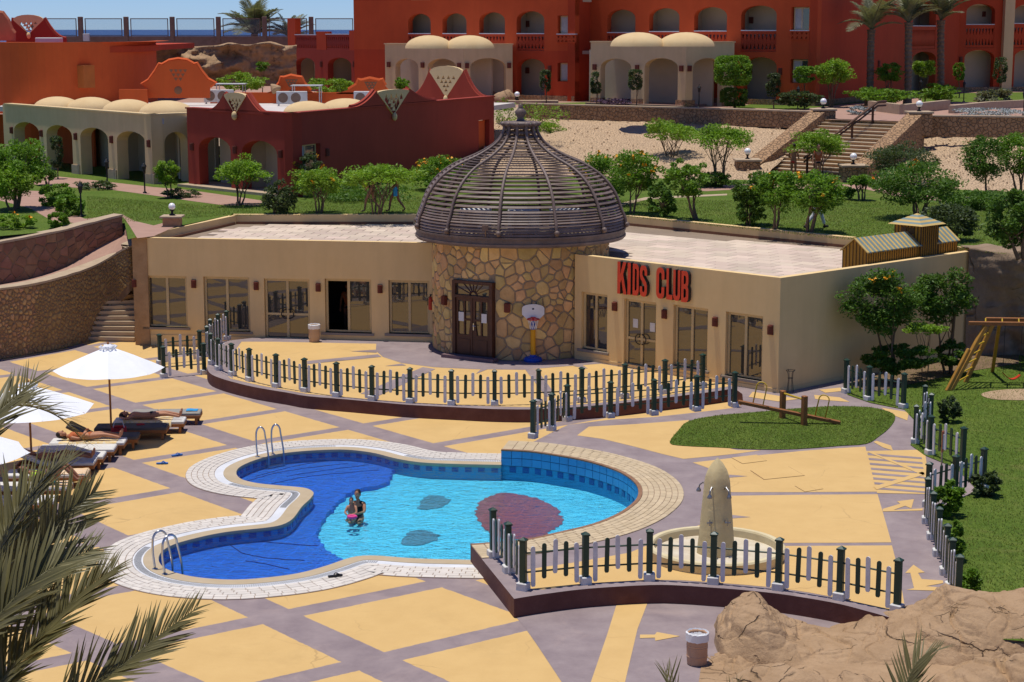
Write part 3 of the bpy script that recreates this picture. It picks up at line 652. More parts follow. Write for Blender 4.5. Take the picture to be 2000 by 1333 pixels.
def raised_side():
    st = thing('raised_pool_wall', 'raised curved pool wall clad in large light blue tiles', 'wall', (PR_[30].x, PR_[30].y, 0))
    P = Path(PR_); n = int(P.len/0.27); w = P.len/n; me = None
    for r in range(2):
        for i in range(n):
            p, t = P.at((i+0.5)*w); nn = Vector((-t.y, t.x, 0)); q = p+nn*0.014
            if not in_pool(q): q = p-nn*0.014
            m = wmat(st).inverted() @ Matrix.Translation((q.x,q.y,0.085+r*0.205)) @ Matrix.Rotation(math.atan2(t.y,t.x), 4, 'Z')
            if me is None: o = MB().box((0,0,0), (w-0.014,0.022,0.19)).build('wall_tile', MAT['tile_blue'], st, world=False); me = o.data; o.matrix_local = m
            else: link('wall_tile', me, st, m)
    mb = MB(); s2 = 1 if not in_pool(offset(PR_, 0.1)[20]) else -1
    a, b = offset(PR_, -s2*0.006), offset(PR_, -s2*0.001)
    for i in range(len(PR_)-1):
        mb.add([(a[i].x,a[i].y,-0.03),(a[i+1].x,a[i+1].y,-0.03),(a[i+1].x,a[i+1].y,ZR-0.01),(a[i].x,a[i].y,ZR-0.01)], [(0,1,2,3)])
    mb.build('backing', MAT['grout_blue'], st)
    mb = MB(); e0, e1 = offset(PR_, -s2*0.03), offset(PR_, s2*0.06)
    for i in range(len(PR_)-1):
        z0, z1 = ZR-0.012, ZR+0.022
        mb.add([(e0[i].x,e0[i].y,z1),(e0[i+1].x,e0[i+1].y,z1),(e1[i+1].x,e1[i+1].y,z1),(e1[i].x,e1[i].y,z1),(e0[i].x,e0[i].y,z0),(e0[i+1].x,e0[i+1].y,z0),(e1[i].x,e1[i].y,ZR),(e1[i+1].x,e1[i+1].y,ZR)], [(0,1,2,3),(4,5,1,0),(3,2,7,6)])
    mb.build('nosing', MAT['stone_red'], st)
    # beige brick band round the raised side
    band = MB(); W0, W1 = 0.065, 1.02
    a, b = offset(PR_, s2*W0), offset(PR_, s2*W1); n2 = len(PR_)
    band.add([(p.x,p.y,ZR+0.012) for p in a]+[(p.x,p.y,ZR+0.012) for p in b], [(i,i+1,n2+i+1,n2+i) for i in range(n2-1)])
    bd = struct(band.build('brick_band', MAT['grout']))
    tl = []
    for r in range(7):
        d = W0+0.07+r*0.137; row = Path(offset(PR_, s2*d)); n = int(row.len/0.27); w2 = row.len/n
        for i in range(n):
            p, t = row.at((i+0.5)*w2); tl.append((p, math.atan2(t.y,t.x)))
    tl.sort(key=lambda q: q[0].length); me = None
    for p, an in tl[:300]:
        m = Matrix.Translation((p.x,p.y,ZR+0.014+random.uniform(-.002,.002))) @ Matrix.Rotation(an, 4, 'Z')
        if me is None: o = MB().bbox((0,0,0), (0.255,0.125,0.02), 0.006).build('brick', MAT['tile_beige'], bd, world=False); me = o.data; o.matrix_local = m
        else: link('brick', me, bd, m)
    mb = MB()
    for p, an in tl[300:]: mb.box((p.x,p.y,ZR+0.014), (0.255,0.125,0.02), Matrix.Rotation(an, 3, 'Z'))
    if mb.v: struct(mb.build('brick_field', MAT['tile_beige'], bd), 'stuff')
raised_side()
# ================================================================== stone cladding
def voronoi_cells(w, h, n, seed, relax=2, jitter=1.0, row=None):
    rnd = random.Random(seed)
    if row is None: pts = [(rnd.uniform(0, w), rnd.uniform(0, h)) for _ in range(n)]
    else: pts = row
    def clip(poly, a, b, c):                             # keep a*x + b*y <= c
        out = []
        for i in range(len(poly)):
            p, q = poly[i-1], poly[i]; dp, dq = a*p[0]+b*p[1]-c, a*q[0]+b*q[1]-c
            if (dp <= 0) != (dq <= 0):
                t = dp/(dp-dq); out.append((p[0]+(q[0]-p[0])*t, p[1]+(q[1]-p[1])*t))
            if dq <= 0: out.append(q)
        return out
    for it in range(relax+1):
        arr = np.array(pts); cells = []
        for i, (x, y) in enumerate(pts):
            d = (arr[:,0]-x)**2+(arr[:,1]-y)**2; poly = [(0,0),(w,0),(w,h),(0,h)]
            for j in np.argsort(d)[1:22]:
                a, b = pts[j][0]-x, pts[j][1]-y
                if a*a+b*b < 1e-9: continue
                poly = clip(poly, a, b, a*(x+pts[j][0])/2+b*(y+pts[j][1])/2)
                if len(poly) < 3: break
            cells.append(poly)
        if it < relax:
            pts = [((sum(p[0] for p in c)/len(c)*0.6+x*0.4), (sum(p[1] for p in c)/len(c)*0.6+y*0.4)) if len(c) > 2 else (x, y) for c, (x, y) in zip(cells, pts)]
    return cells, clip
def stone_mesh(cell, gap, depth, fn, rnd, name='stone'):
    n = len(cell)
    cx = sum(p[0] for p in cell)/n; cy = sum(p[1] for p in cell)/n
    area = 0.5*abs(sum(cell[i-1][0]*cell[i][1]-cell[i][0]*cell[i-1][1] for i in range(n)))
    if area < 0.004: return None
    R = math.sqrt(area/PI); k1 = max(0.3, 1-gap/R); k2 = max(0.22, 1-(gap+0.022)/R)
    # cut the corners so stones look broken, not drawn
    q = []
    for i in range(n):
        a, b, c = cell[i-1], cell[i], cell[(i+1) % n]
        if math.dist(a, b) < 0.05: continue
        q += [(b[0]*0.93+a[0]*0.07, b[1]*0.93+a[1]*0.07), (b[0]*0.93+c[0]*0.07, b[1]*0.93+c[1]*0.07)]
    if len(q) < 5: q = cell
    m = len(q); d = depth*rnd.uniform(0.65, 1.15)
    P0 = [(cx+(x-cx)*k1, cy+(y-cy)*k1) for x, y in q]; P1 = [(cx+(x-cx)*k2, cy+(y-cy)*k2) for x, y in q]
    vs = [fn(x, y, 0.0) for x, y in P0]+[fn(x, y, d*rnd.uniform(0.85, 1.0)) for x, y in P1]+[fn(cx, cy, d*1.08)]
    fs = [(i, (i+1) % m, m+(i+1) % m, m+i) for i in range(m)]+[(m+i, m+(i+1) % m, 2*m) for i in range(m)]
    c0 = fn(cx, cy, 0)
    return vs, fs, c0
def add_stones(cells, gap, depth, fn, mat, parent, seed, limit=300, name='stone'):
    rnd = random.Random(seed); got = []
    for c in cells:
        if len(c) < 3: continue
        r = stone_mesh(c, gap, depth, fn, rnd)
        if r: got.append(r)
    got.sort(key=lambda r: (r[2]-Vector((0,0,CAMH))).length)
    for vs, fs, c0 in got[:limit]: MB().add(vs, fs).build(name, mat, parent)
    if got[limit:]:
        mb = MB()
        for vs, fs, c0 in got[limit:]: mb.add(vs, fs)
        struct(mb.build(name+'_field', mat, parent), 'stuff')
# ================================================================== kids club building
club = thing('kids_club_building', 'sand coloured flat roofed building with stone tower and slatted dark dome', 'building', (0.5, 60, 0))
WL = Wall(A0, B0); WR = Wall(R0, C0); WS = Wall(C0, S0)
TC = Vector((G(1019, 706, ZR).x-0.03, G(1019, 706, ZR).y+3.03, 0)); TR = 2.98
def window_unit(W, par, x0, y0, x1, y1, sill=True, door=False, open_left=False, split=0.5, toff=-0.17):
    u0, v0, u1, v1 = W.rect(x0, y0, x1, y1)
    u0, _ = W.uv(x0, (y0+y1)/2, toff); u1, _ = W.uv(x1, (y0+y1)/2, toff)
    _, v1 = W.uv((x0+x1)/2, y0, toff); _, v0 = W.uv((x0+x1)/2, y1, toff)
    f = MB(); b = 0.075; um = u0+(u1-u0)*split
    ups = [(u0,u0+b),(um-b*0.6,um+b*0.6),(u1-b,u1)]
    for a, c in ups: W.box(f, a, v0, c, v1, toff, toff+0.07)
    for (a, c) in ((u0+b, um-b*0.6), (um+b*0.6, u1-b)):
        W.box(f, a, v1-b, c, v1, toff, toff+0.066); W.box(f, a, v0, c, v0+b*0.8, toff, toff+0.066)
        if door: W.box(f, a, v0+(v1-v0)*0.40, c, v0+(v1-v0)*0.40+b, toff, toff+0.066)
    fr = f.build('door' if door else 'window', MAT['frame_yellow'], par)
    for k, (a, c) in enumerate(((u0+b, um-b*0.6), (um+b*0.6, u1-b))):
        if open_left and k == 0: continue
        if door:
            h = v0+(v1-v0)*0.40
            W.box(MB(), a, v0, a, v0, 0, 0) if False else None
            p = MB(); W.box(p, a, v0+b*0.8, c, h, toff+0.02, toff+0.03); p.build('pane', MAT['glass'], fr)
            p = MB(); W.box(p, a, h+b, c, v1-b, toff+0.02, toff+0.03); p.build('pane', MAT['glass'], fr)
        else:
            p = MB(); W.box(p, a, v0+b*0.8, c, v1-b, toff+0.02, toff+0.03); p.build('pane', MAT['glass'], fr)
    if door:
        h = MB(); vm = v0+(v1-v0)*0.42
        for s in (-1, 1):
            h.tube([W.w(um+s*(0.05+0.17*math.sin(a)), vm+0.16*math.cos(a), toff+0.13) for a in [PI*k/8 for k in range(9)]], 0.018, 6)
            for a in (0, PI): h.tube([W.w(um+s*0.05, vm+0.16*math.cos(a), toff+0.06), W.w(um+s*0.05, vm+0.16*math.cos(a), toff+0.13)], 0.014, 5)
        h.build('handle', MAT['dark_iron'], fr)
    if sill:
        s = MB(); W.box(s, u0-0.16, v0-0.10, u1+0.1, v0-0.02, toff+0.0, 0.05); s.build('window_sill', MAT['grey_sill'], par)
    return u0, v0, u1, v1
def club_wall(name, W, u0, u1, v0, v1, units, mat='cream'):
    mb = MB(); u = u0; t = -0.24; toff = -0.17; tops = []
    for q in units:
        x0, y0, x1, y1 = q[:4]
        a, _ = W.uv(x0, (y0+y1)/2, toff); c, _ = W.uv(x1, (y0+y1)/2, toff); _, h = W.uv((x0+x1)/2, y0, toff); _, l = W.uv((x0+x1)/2, y1, toff)
        W.box(mb, u, v0, a-0.015, v1, 0, t); W.box(mb, a-0.015, h+0.015, c+0.015, v1, 0, t)
        if l-0.02 > v0: W.box(mb, a-0.015, v0, c+0.015, l-0.02, 0, t)
        u = c+0.015
    W.box(mb, u, v0, u1, v1, 0, t)
    return mb.build(name, MAT[mat], club)
units_L = [(290,539,368,637),(402,541,490,645),(520,545,607,662,1),(638,545,727,648,2),(762,548,840,650)]
ua = 0.42; club_wall('front_wall', WL, ua, WL.len+0.25, -0.02, ZT, units_L)
units_R = [(1143,573,1192,683),(1226,587,1287,717,1),(1322,599,1388,717),(1424,613,1495,737)]
u_r1, _ = WR.uv(1519, 650, 0)
club_wall('front_wall', WR, 0, WR.len, ZR-0.05, ZT, units_R)
for W, un in ((WL, units_L), (WR, units_R)):
    for q in un:
        k = q[4] if len(q) > 4 else 0
        window_unit(W, club, *q[:4], sill=(k != 1), door=(k == 1), open_left=(k == 2))
for x, y in ((1240,632),(1273,640)):                       # paper_notice2
    u, v = WR.uv(x, y, -0.1); mb = MB(); WR.box(mb, u-.10, v-.14, u+.10, v+.14, -0.138, -0.13); mb.build('paper_notice', MAT['paper'], club)
# side wall, back walls, corner pier
mb = MB(); WS.panel(mb, rect2(0.002, -0.02, WS.len+0.1, ZT), (), 0, 0.24); mb.build('side_wall', MAT['cream'], club)
mb = MB(); WL.box(mb, -0.12, -0.02, 0.42, ZT+0.02, -0.5, 0.05); mb.build('corner_pier', MAT['stone_brown'], club)
LB = G(455, 421, ZL); MBk = G(812, 421, ZL); RB0 = G(1222, 423, ZL); RB1 = G(1664, 466, ZL)
def parapet(a, b, t, h0, h1, name='parapet', mat='cream', par=club, skirt=True):
    W = Wall(a, b); mb = MB(); s = 0
    nn = W.n
    W.box(mb, 0, h0, W.len, h1, 0, -t); o = mb.build(name, MAT[mat], par)
    if skirt:
        k = MB(); W.box(k, 0.1, 3.5, W.len-0.1, 3.6, 0.006, 0.02); k.build('skirting', MAT['skirting'], par)
    return W
Ai = Vector((A0.x+0.1, A0.y+0.2, 0))
parapet(LB, MBk, 0.28, 0, ZL+0.03); parapet(RB0, RB1, 0.28, 0, ZL+0.03); parapet(RB1, S0+Vector((0.05,0.3,0)), 0.28, 0, ZL)
# left side parapet: a wall seen from inside
def slabwall(a, b, t, z0, z1, name, mat, par):
    d = (b-a); d.z = 0; d.normalize(); n = Vector((-d.y, d.x, 0))*t/2
    return MB().prism([a+n, b+n, b-n, a-n], z0, z1).build(name, MAT[mat], par)
slabwall(Ai+Vector((-0.05,0.3,0)), Vector((LB.x,LB.y,0)), 0.26, 0, ZL, 'parapet', 'cream', club)
dk = Vector((LB.x-Ai.x, LB.y-Ai.y, 0)).normalized(); nk = Vector((dk.y, -dk.x, 0))*0.15
slabwall(Ai+dk*0.5+nk, Vector((LB.x,LB.y,0))-dk*0.15+nk, 0.03, 3.5, 3.6, 'skirting', 'skirting', club)
# roof slabs and paving
mid = Vector((TC.x, TC.y+6.3, 0))
roofpoly = [Ai+WL.n*-0.1, WL.w(WL.len+0.2, 0, -0.2), Vector((TC.x,TC.y,0)), WR.w(0.0, 0, -0.2), WR.w(WR.len-0.2, 0, -0.22), Vector((S0.x+0.1,S0.y+0.2,0)), Vector((RB1.x,RB1.y,0)), Vector((RB0.x,RB0.y,0)), Vector((MBk.x,MBk.y,0)), Vector((LB.x,LB.y,0))]
MB().prism(roofpoly, 3.2, 3.5).build('roof', MAT['roof_base'], club)
def inside(p, poly):
    c = False
    for i in range(len(poly)):
        a, b = poly[i], poly[i-1]
        if (a.y > p[1]) != (b.y > p[1]) and p[0] < (b.x-a.x)*(p[1]-a.y)/(b.y-a.y)+a.x: c = not c
    return c
def roof_tiles(poly, ang, w, h, name):
    c0 = sum(poly, Vector())/len(poly); R = Matrix.Rotation(ang, 3, 'Z'); me = None; k = 0
    roofp = [r for r in bpy.data.objects if r.name == 'roof' and r.parent == club][0]
    for j in range(-24, 25):
        for i in range(-24, 25):
            c = c0+R @ Vector((i*w+(j % 2)*w/2, j*h, 0)); cs = [c+R @ Vector((sx*w*.49, sy*h*.49, 0)) for sx in (-1,1) for sy in (-1,1)]
            if not all(inside(q, poly) for q in cs) or any((q-TC).xy.length < TR+0.05 for q in cs): continue
            m = Matrix.Translation((c.x,c.y,3.512)) @ Matrix.Rotation(ang, 4, 'Z'); m = wmat(roofp).inverted() @ m
            if me is None: o = MB().bbox((0,0,0), (w-0.028,h-0.028,0.03), 0.006).build(name, MAT['roof_tile'], roofp, world=False); me = o.data; o.matrix_local = m
            else: link(name, me, roofp, m)
            k += 1
    return k
ins = 0.3
lp = [Ai+Vector((0.9,0.15,0)), WL.w(WL.len+0.2,0,-0.3), Vector((TC.x-1.2,TC.y-2,0)), Vector((TC.x,TC.y+2.8,0)), Vector((MBk.x+3.4,MBk.y-0.1,0)), Vector((LB.x+0.2,LB.y-0.12,0))]
rp = [WR.w(0.0,0,-0.3), WR.w(WR.len-0.3,0,-0.35), Vector((S0.x-0.2,S0.y+0.1,0)), Vector((RB1.x,RB1.y-0.1,0)), Vector((RB0.x-3.4,RB0.y-0.1,0)), Vector((TC.x,TC.y+2.8,0)), Vector((TC.x+1.2,TC.y-2,0))]
nt_l = roof_tiles(lp, math.atan2(WL.d.y, WL.d.x), 0.84, 0.62, 'roof_tile'); nt_r = roof_tiles(rp, math.atan2(WR.d.y, WR.d.x)+0.06, 0.84, 0.62, 'roof_tile')
# dark rooms behind the glass
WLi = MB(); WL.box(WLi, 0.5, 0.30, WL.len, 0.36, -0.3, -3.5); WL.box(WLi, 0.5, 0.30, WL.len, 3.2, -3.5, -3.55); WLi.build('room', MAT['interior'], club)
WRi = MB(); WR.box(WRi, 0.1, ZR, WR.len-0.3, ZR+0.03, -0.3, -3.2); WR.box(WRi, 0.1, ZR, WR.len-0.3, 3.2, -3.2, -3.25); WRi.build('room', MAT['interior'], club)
# little plinth at the foot of the walls
for W, a, c, z in ((WL, 0.45, WL.len-0.1, 0.0), (WR, 0.05, WR.len, ZR), (WS, 0.0, WS.len, ZR)):
    mb = MB(); h = 0.30+0.1 if W is WL else 0.12; W.box(mb, a, z, c, z+h*0.98, 0.002, 0.025); mb.build('plinth', MAT['cream'], club)
def wall_lamp(W, px, py, par, h=0.26, w=0.18):
    u, v = W.uv(px, py, 0.05); mb = MB(); n = 8
    prof = [math.pi*k/n for k in range(n+1)]
    vs = []
    for zz in (-h/2, h/2): vs += [W.w(u-w/2*math.cos(a), v+zz, 0.03+0.11*math.sin(a)) for a in prof]
    m = n+1; mb.add(vs, [(i, i+1, m+i+1, m+i) for i in range(n)]+[tuple(range(m, 2*m))+()] + [tuple(range(m-1, -1, -1))])
    W.box(mb, u-w/2+0.01, v-h/2-0.02, u+w/2-0.01, v+h/2+0.02, 0.0, 0.03)
    for k in (-0.3, 0, 0.3): W.box(mb, u-0.035, v+k*h-0.012, u+0.035, v+k*h+0.012, 0.12, 0.146)
    return mb.build('wall_lamp', MAT['lamp_red'], par)
for x, y in ((378,555),(500,559),(621,562),(742,565)): wall_lamp(WL, x, y, club)
wall_lamp(WL, 262, 554, club)
for x, y in ((1200,599),(1297,614),(1396,629),(1504,645)): wall_lamp(WR, x, y, club)
# ------------------------------------------------------------------ stone tower
tower = MB().lathe([(TR,0),(TR,4.22)], 64, TC, cap=True).build('tower_wall', MAT['mortar'], club, smooth=False)
def tfn(u, v, w): a = u/TR; return Vector((TC.x+(TR+w)*math.sin(a), TC.y-(TR+w)*math.cos(a), v))
DA = -math.asin(87/174.0)-0.02; DW = 1.50                  # door bearing on the drum, door width
z_top = 4.2; arc = TR*2.9; z_off = ZR
cells, clip = voronoi_cells(arc, z_top-z_off, 292, 11, 1)
fix = []; du0, du1, dv1 = arc/2+DA*TR-DW/2-0.02, arc/2+DA*TR+DW/2+0.02, 2.6
for c in cells:
    if len(c) < 3: continue
    cx = sum(p[0] for p in c)/len(c); cy = sum(p[1] for p in c)/len(c)
    if du0 < cx < du1 and cy < dv1: continue
    if any(du0 < p[0] < du1 and p[1] < dv1 for p in c) or (min(p[0] for p in c) < du0 and max(p[0] for p in c) > du1 and min(p[1] for p in c) < dv1):
        if cx <= du0: c = clip(c, 1, 0, du0)
        elif cx >= du1: c = clip(c, -1, 0, -du1)
        else: c = clip(c, 0, -1, -dv1)
    fix.append(c)
add_stones(fix, 0.021, 0.035, lambda u, v, w: tfn(u-arc/2, v+z_off, w), MAT['stone_tan'], tower, 3)
# tower door
dc = Vector((TC.x+TR*math.sin(DA), TC.y-TR*math.cos(DA), 0)); dd = Vector((math.cos(DA), math.sin(DA), 0))
WD = Wall(dc-dd*DW/2, dc+dd*DW/2)
def tower_door():
    H0, H1, HT = ZR, ZR+2.0, ZR+2.56; o1, o0 = 0.10, -0.35; b = 0.10
    f = MB(); WD.box(f, -0.02, H0, b, HT, o0, o1); WD.box(f, DW-b, H0, DW+0.02, HT, o0, o1); WD.box(f, b, HT-b, DW-b, HT, o0, o1-0.003); WD.box(f, b, H1, DW-b, H1+0.09, o0, o1-0.003)
    d = f.build('door', MAT['door_wood'], club)
    g = MB(); WD.box(g, b, H1+0.09, DW-b, HT-b, -0.02, 0.0); g.build('fanlight', MAT['glass'], d)
    r = MB(); cu = DW/2; cz = H1+0.09
    for k in range(1, 8):
        a = PI*k/8; L = min(0.36/max(math.sin(a), 0.05), 0.64)
        r.tube([WD.w(cu+0.1*math.cos(a), cz+0.1*math.sin(a), 0.015), WD.w(cu+L*math.cos(a), cz+min(L*math.sin(a), 0.36), 0.015)], 0.016, 4)
    r.tube([WD.w(cu+0.13*math.cos(PI*k/8), cz+0.13*math.sin(PI*k/8), 0.015) for k in range(9)], 0.03, 4); r.build('fanlight_rays', MAT['door_wood'], d)
    for s in (0, 1):
        a0 = b+0.01+s*(DW/2-b); a1 = a0+DW/2-b-0.02
        L = MB(); holes = []
        um = (a0+a1)/2; vb, vm, vt = H0+0.78, H0+1.28, H1-0.10
        for (x0, x1) in ((a0+0.08, um-0.025), (um+0.025, a1-0.08)):
            # slanting glazing towards the middle
            inner = (s == 0 and x0 > um) or (s == 1 and x1 < um)
            holes.append([(x0, vm+0.03), (x1, vm+0.03), (x1, vt), (x0, vt)])
            if inner and s == 0: holes.append([(x0, vb), (x1-0.07, vb), (x1, vm-0.03), (x0, vm-0.03)])
            elif inner: holes.append([(x0+0.07, vb), (x1, vb), (x1, vm-0.03), (x0, vm-0.03)])
            else: holes.append([(x0, vb), (x1, vb), (x1, vm-0.03), (x0, vm-0.03)])
        WD.panel(L, rect2(a0, H0+0.02, a1, H1-0.004), holes, 0.05, 0.06); lf = L.build('door_leaf', MAT['door_wood'], d)
        p = MB(); WD.box(p, a0+0.03, vb-0.03, a1-0.03, vt+0.03, -0.005, 0.01); p.build('pane', MAT['glass'], d)
        p = MB(); WD.box(p, a0+0.09, H0+0.14, a1-0.09, vb-0.14, 0.05, 0.066); p.build('door_panel', MAT['door_wood'], d)
        q = MB(); x = a0+0.1 if s == 0 else a1-0.30; WD.box(q, x, vm-0.06, x+0.2, vm+0.24, 0.052, 0.058); q.build('paper_notice', MAT['paper'], d)
    h = MB(); WD.box(h, DW/2+0.02, H0+0.95, DW/2+0.06, H0+1.18, 0.05, 0.075); h.tube([WD.w(DW/2+0.04, H0+1.1, 0.07), WD.w(DW/2+0.04, H0+1.1, 0.12), WD.w(DW/2+0.15, H0+1.1, 0.12)], 0.012, 6); h.build('handle', MAT['chrome'], d)
tower_door()
WT = Wall(dc-dd*1.6, dc+dd*1.6)
for aa, zz in ((DA-0.42, 2.05), (DA+0.40, 2.0)):
    d2 = Vector((math.cos(aa), math.sin(aa), 0)); c2 = Vector((TC.x+(TR+0.03)*math.sin(aa), TC.y-(TR+0.03)*math.cos(aa), 0)); W2 = Wall(c2-d2, c2+d2)
    mb = MB(); W2.box(mb, 0.9, zz, 1.1, zz+0.28, 0.0, 0.13); W2.box(mb, 0.92, zz-0.02, 1.08, zz+0.30, 0.0, 0.10)
    for k in range(3): W2.box(mb, 0.96, zz+0.05+k*0.08, 1.04, zz+0.08+k*0.08, 0.13, 0.145)
    mb.build('wall_lamp', MAT['lamp_red'], club)
mb = MB(); aa = DA; W2 = WD; WD.box(mb, -0.25, ZR+0.003, DW+0.25, ZR+0.12, 0.1, 0.42); mb.build('door_step', MAT['purple_dark'], club)
# ------------------------------------------------------------------ dome of dark slats on curved ribs
def dome():
    d = link('dome', None, club, Matrix.Translation((TC.x-0.5, TC.y-60, 0)))
    Y = TC.y
    def zy(py): return AY(1019, py, Y).z
    cxs = scale_at(Vector((TC.x, TC.y, 5))); zr = AY(1019, 465, Y-3.6).z; ys = 440.0
    while AY(1019, ys, Y).z > zr: ys += 0.25
    prof = [(204,ys),(203.5,ys-12),(202,ys-22),(196.5,408),(183,374),(159.5,344),(126.5,321),(82.5,302),(49,282),(34,265),(28.5,250),(30,243)]
    prof = [(r/cxs, zy(y)) for r, y in prof]
    P = Path(smoothline([Vector((r, 0, z)) for r, z in prof], 4))
    RR = P.p[0].x; z0 = P.p[0].z
    mb = MB(); mb.lathe([(RR-0.35,z0-0.36),(RR-0.02,z0-0.36),(RR,z0-0.33),(RR,z0-0.02),(RR-0.03,z0+0.0),(RR-0.35,z0)], 72, TC); mb.build('rim_band', MAT['dome_wood'], d, smooth=False)
    mb = MB(); mb.lathe([(RR-0.36,z0-0.34),(0,z0-0.30)], 72, TC); mb.build('soffit', MAT['dome_wood'], d)
    for zz in (z0-0.27, z0-0.05): 
        mb = MB(); mb.lathe([(RR-0.01,zz-0.035),(RR+0.035,zz-0.03),(RR+0.035,zz+0.03),(RR-0.01,zz+0.035)], 72, TC); mb.build('rim_moulding', MAT['dome_wood'], d)
    n = 12; base = math.radians(-11.5)
    def at(a, r, z): return Vector((TC.x+r*math.sin(a), TC.y-r*math.cos(a), z))
    for k in range(n):
        a = base+2*PI*k/n; m2 = MB(); pts = []
        for i in range(33):
            q, t = P.at(P.len*i/32); pts.append(at(a, q.x+0.06, q.z))
        pts[0] = at(a, RR+0.06, z0+0.02)
        m2.tube(pts, 0.052, 6); m2.ell(at(a, RR+0.10, z0+0.12), (0.09,0.09,0.09), 8, 6); m2.ell(at(a, P.p[-1].x+0.10, P.p[-1].z+0.02), (0.085,0.085,0.075), 8, 5)
        m2.build('rib', MAT['dome_wood'], d, smooth=True)
    dist = []; s = 0.05
    while s < P.len-0.05:
        dist.append(s); s += 0.095 if s < 0.80 else 0.165
    back_mb = MB()
    for j, s in enumerate(dist):
        q, t = P.at(s); w = 0.036 if s < 0.80 else 0.044
        out_n = Vector((t.z, 0, -t.x)); 
        if out_n.x < 0: out_n = -out_n
        tilt = (t*0.88-out_n*0.36).normalized(); thin = Vector((tilt.z, 0, -tilt.x))*0.014
        for k in range(n):
            a0 = base+2*PI*k/n+0.02/max(q.x, .3); a1 = base+2*PI*(k+1)/n-0.02/max(q.x, .3); mida = (a0+a1)/2
            vs = []; ns = 4
            for i in range(ns+1):
                a = a0+(a1-a0)*i/ns
                for (du, dv) in ((-1,-1),(1,-1),(1,1),(-1,1)):
                    r = q.x+tilt.x*w*du+thin.x*dv; z = q.z+tilt.z*w*du+thin.z*dv; vs.append(at(a, r, z))
            fs = [(i*4+e, i*4+(e+1) % 4, i*4+4+(e+1) % 4, i*4+4+e) for i in range(ns) for e in range(4)]+[(3,2,1,0),(ns*4,ns*4+1,ns*4+2,ns*4+3)]
            if math.cos(mida) > 0.25: MB().add(vs, fs).build('slat', MAT['dome_wood'], d)
            else: back_mb.add(vs, fs)
    struct(back_mb.build('slat_field', MAT['dome_wood'], d), 'stuff')
    zt = P.p[-1].z; rt = P.p[-1].x
    mb = MB(); mb.lathe([(rt-0.05,zt-0.12),(rt+0.05,zt-0.05),(rt+0.12,zt+0.02),(rt+0.05,zt+0.09),(0.16,zt+0.10),(0.10,zt+0.2),(0.17,zt+0.32),(0.2,zt+0.42),(0.12,zt+0.5),(0.07,zt+0.56),(0.09,zt+0.62),(0.0,zt+0.68)], 16, TC); mb.build('finial', MAT['dome_wood'], d, smooth=True)
    # floodlight clamped on the front slats
    mb = MB(); p = at(base+0.05-0.17, RR+0.08, z0+0.3); mb.box(p, (0.20,0.09,0.18)); mb.box(p+Vector((0,-0.05,0)), (0.17,0.012,0.15)); mb.tube([p, p+Vector((0.0,0.08,-0.3))], 0.02, 5); mb.build('floodlight', MAT['fence_brown'], d)
    # air units on the drum seen between the slats
    mt = MB(); mt.lathe([(0,4.226),(TR-0.1,4.226)], 40, TC)
    return z0
ZD = dome()
def ac_unit(loc, rotz, label, group='air conditioning units on the roofs', s=1.0, canopy=False):
    t = thing('air_conditioner', label, 'air conditioner', loc, rotz, group)
    b = MB(); b.bbox((0,0,0.42*s), (0.92*s,0.34*s,0.66*s), 0.02); 
    for x in (-.36, .36): b.box((x*s,0,0.045*s), (0.06*s,0.36*s,0.09*s))
    b.build('case', MAT['ac_white'], t, world=False)
    g = MB()
    for k in range(1, 4):
        r = 0.08*k*s; g.tube([(-0.12*s+r*math.cos(2*PI*i/14), -0.185*s, 0.42*s+r*math.sin(2*PI*i/14)) for i in range(15)], 0.008*s, 4)
    g.lathe([(0,0),(0.26*s,0)], 16, (0,0,0)); 
    g = MB(); vs = [(-0.12*s+0.26*s*math.cos(2*PI*i/18), -0.175*s, 0.42*s+0.26*s*math.sin(2*PI*i/18)) for i in range(18)]
    g.add(vs, [tuple(range(17, -1, -1))]); g.build('fan_grille', MAT['fence_brown'], t, world=False)
    return t
for i, (x, l) in enumerate(((-1.5, 'white air conditioner inside the slatted dome, left of the other two'), (0.1, 'white air conditioner inside the slatted dome, between the other two'), (1.5, 'white air conditioner inside the slatted dome, right of the other two'))):
    ac_unit((TC.x+x, TC.y-0.3-0.25*(i == 1), 4.215), 0, l, s=1.15)
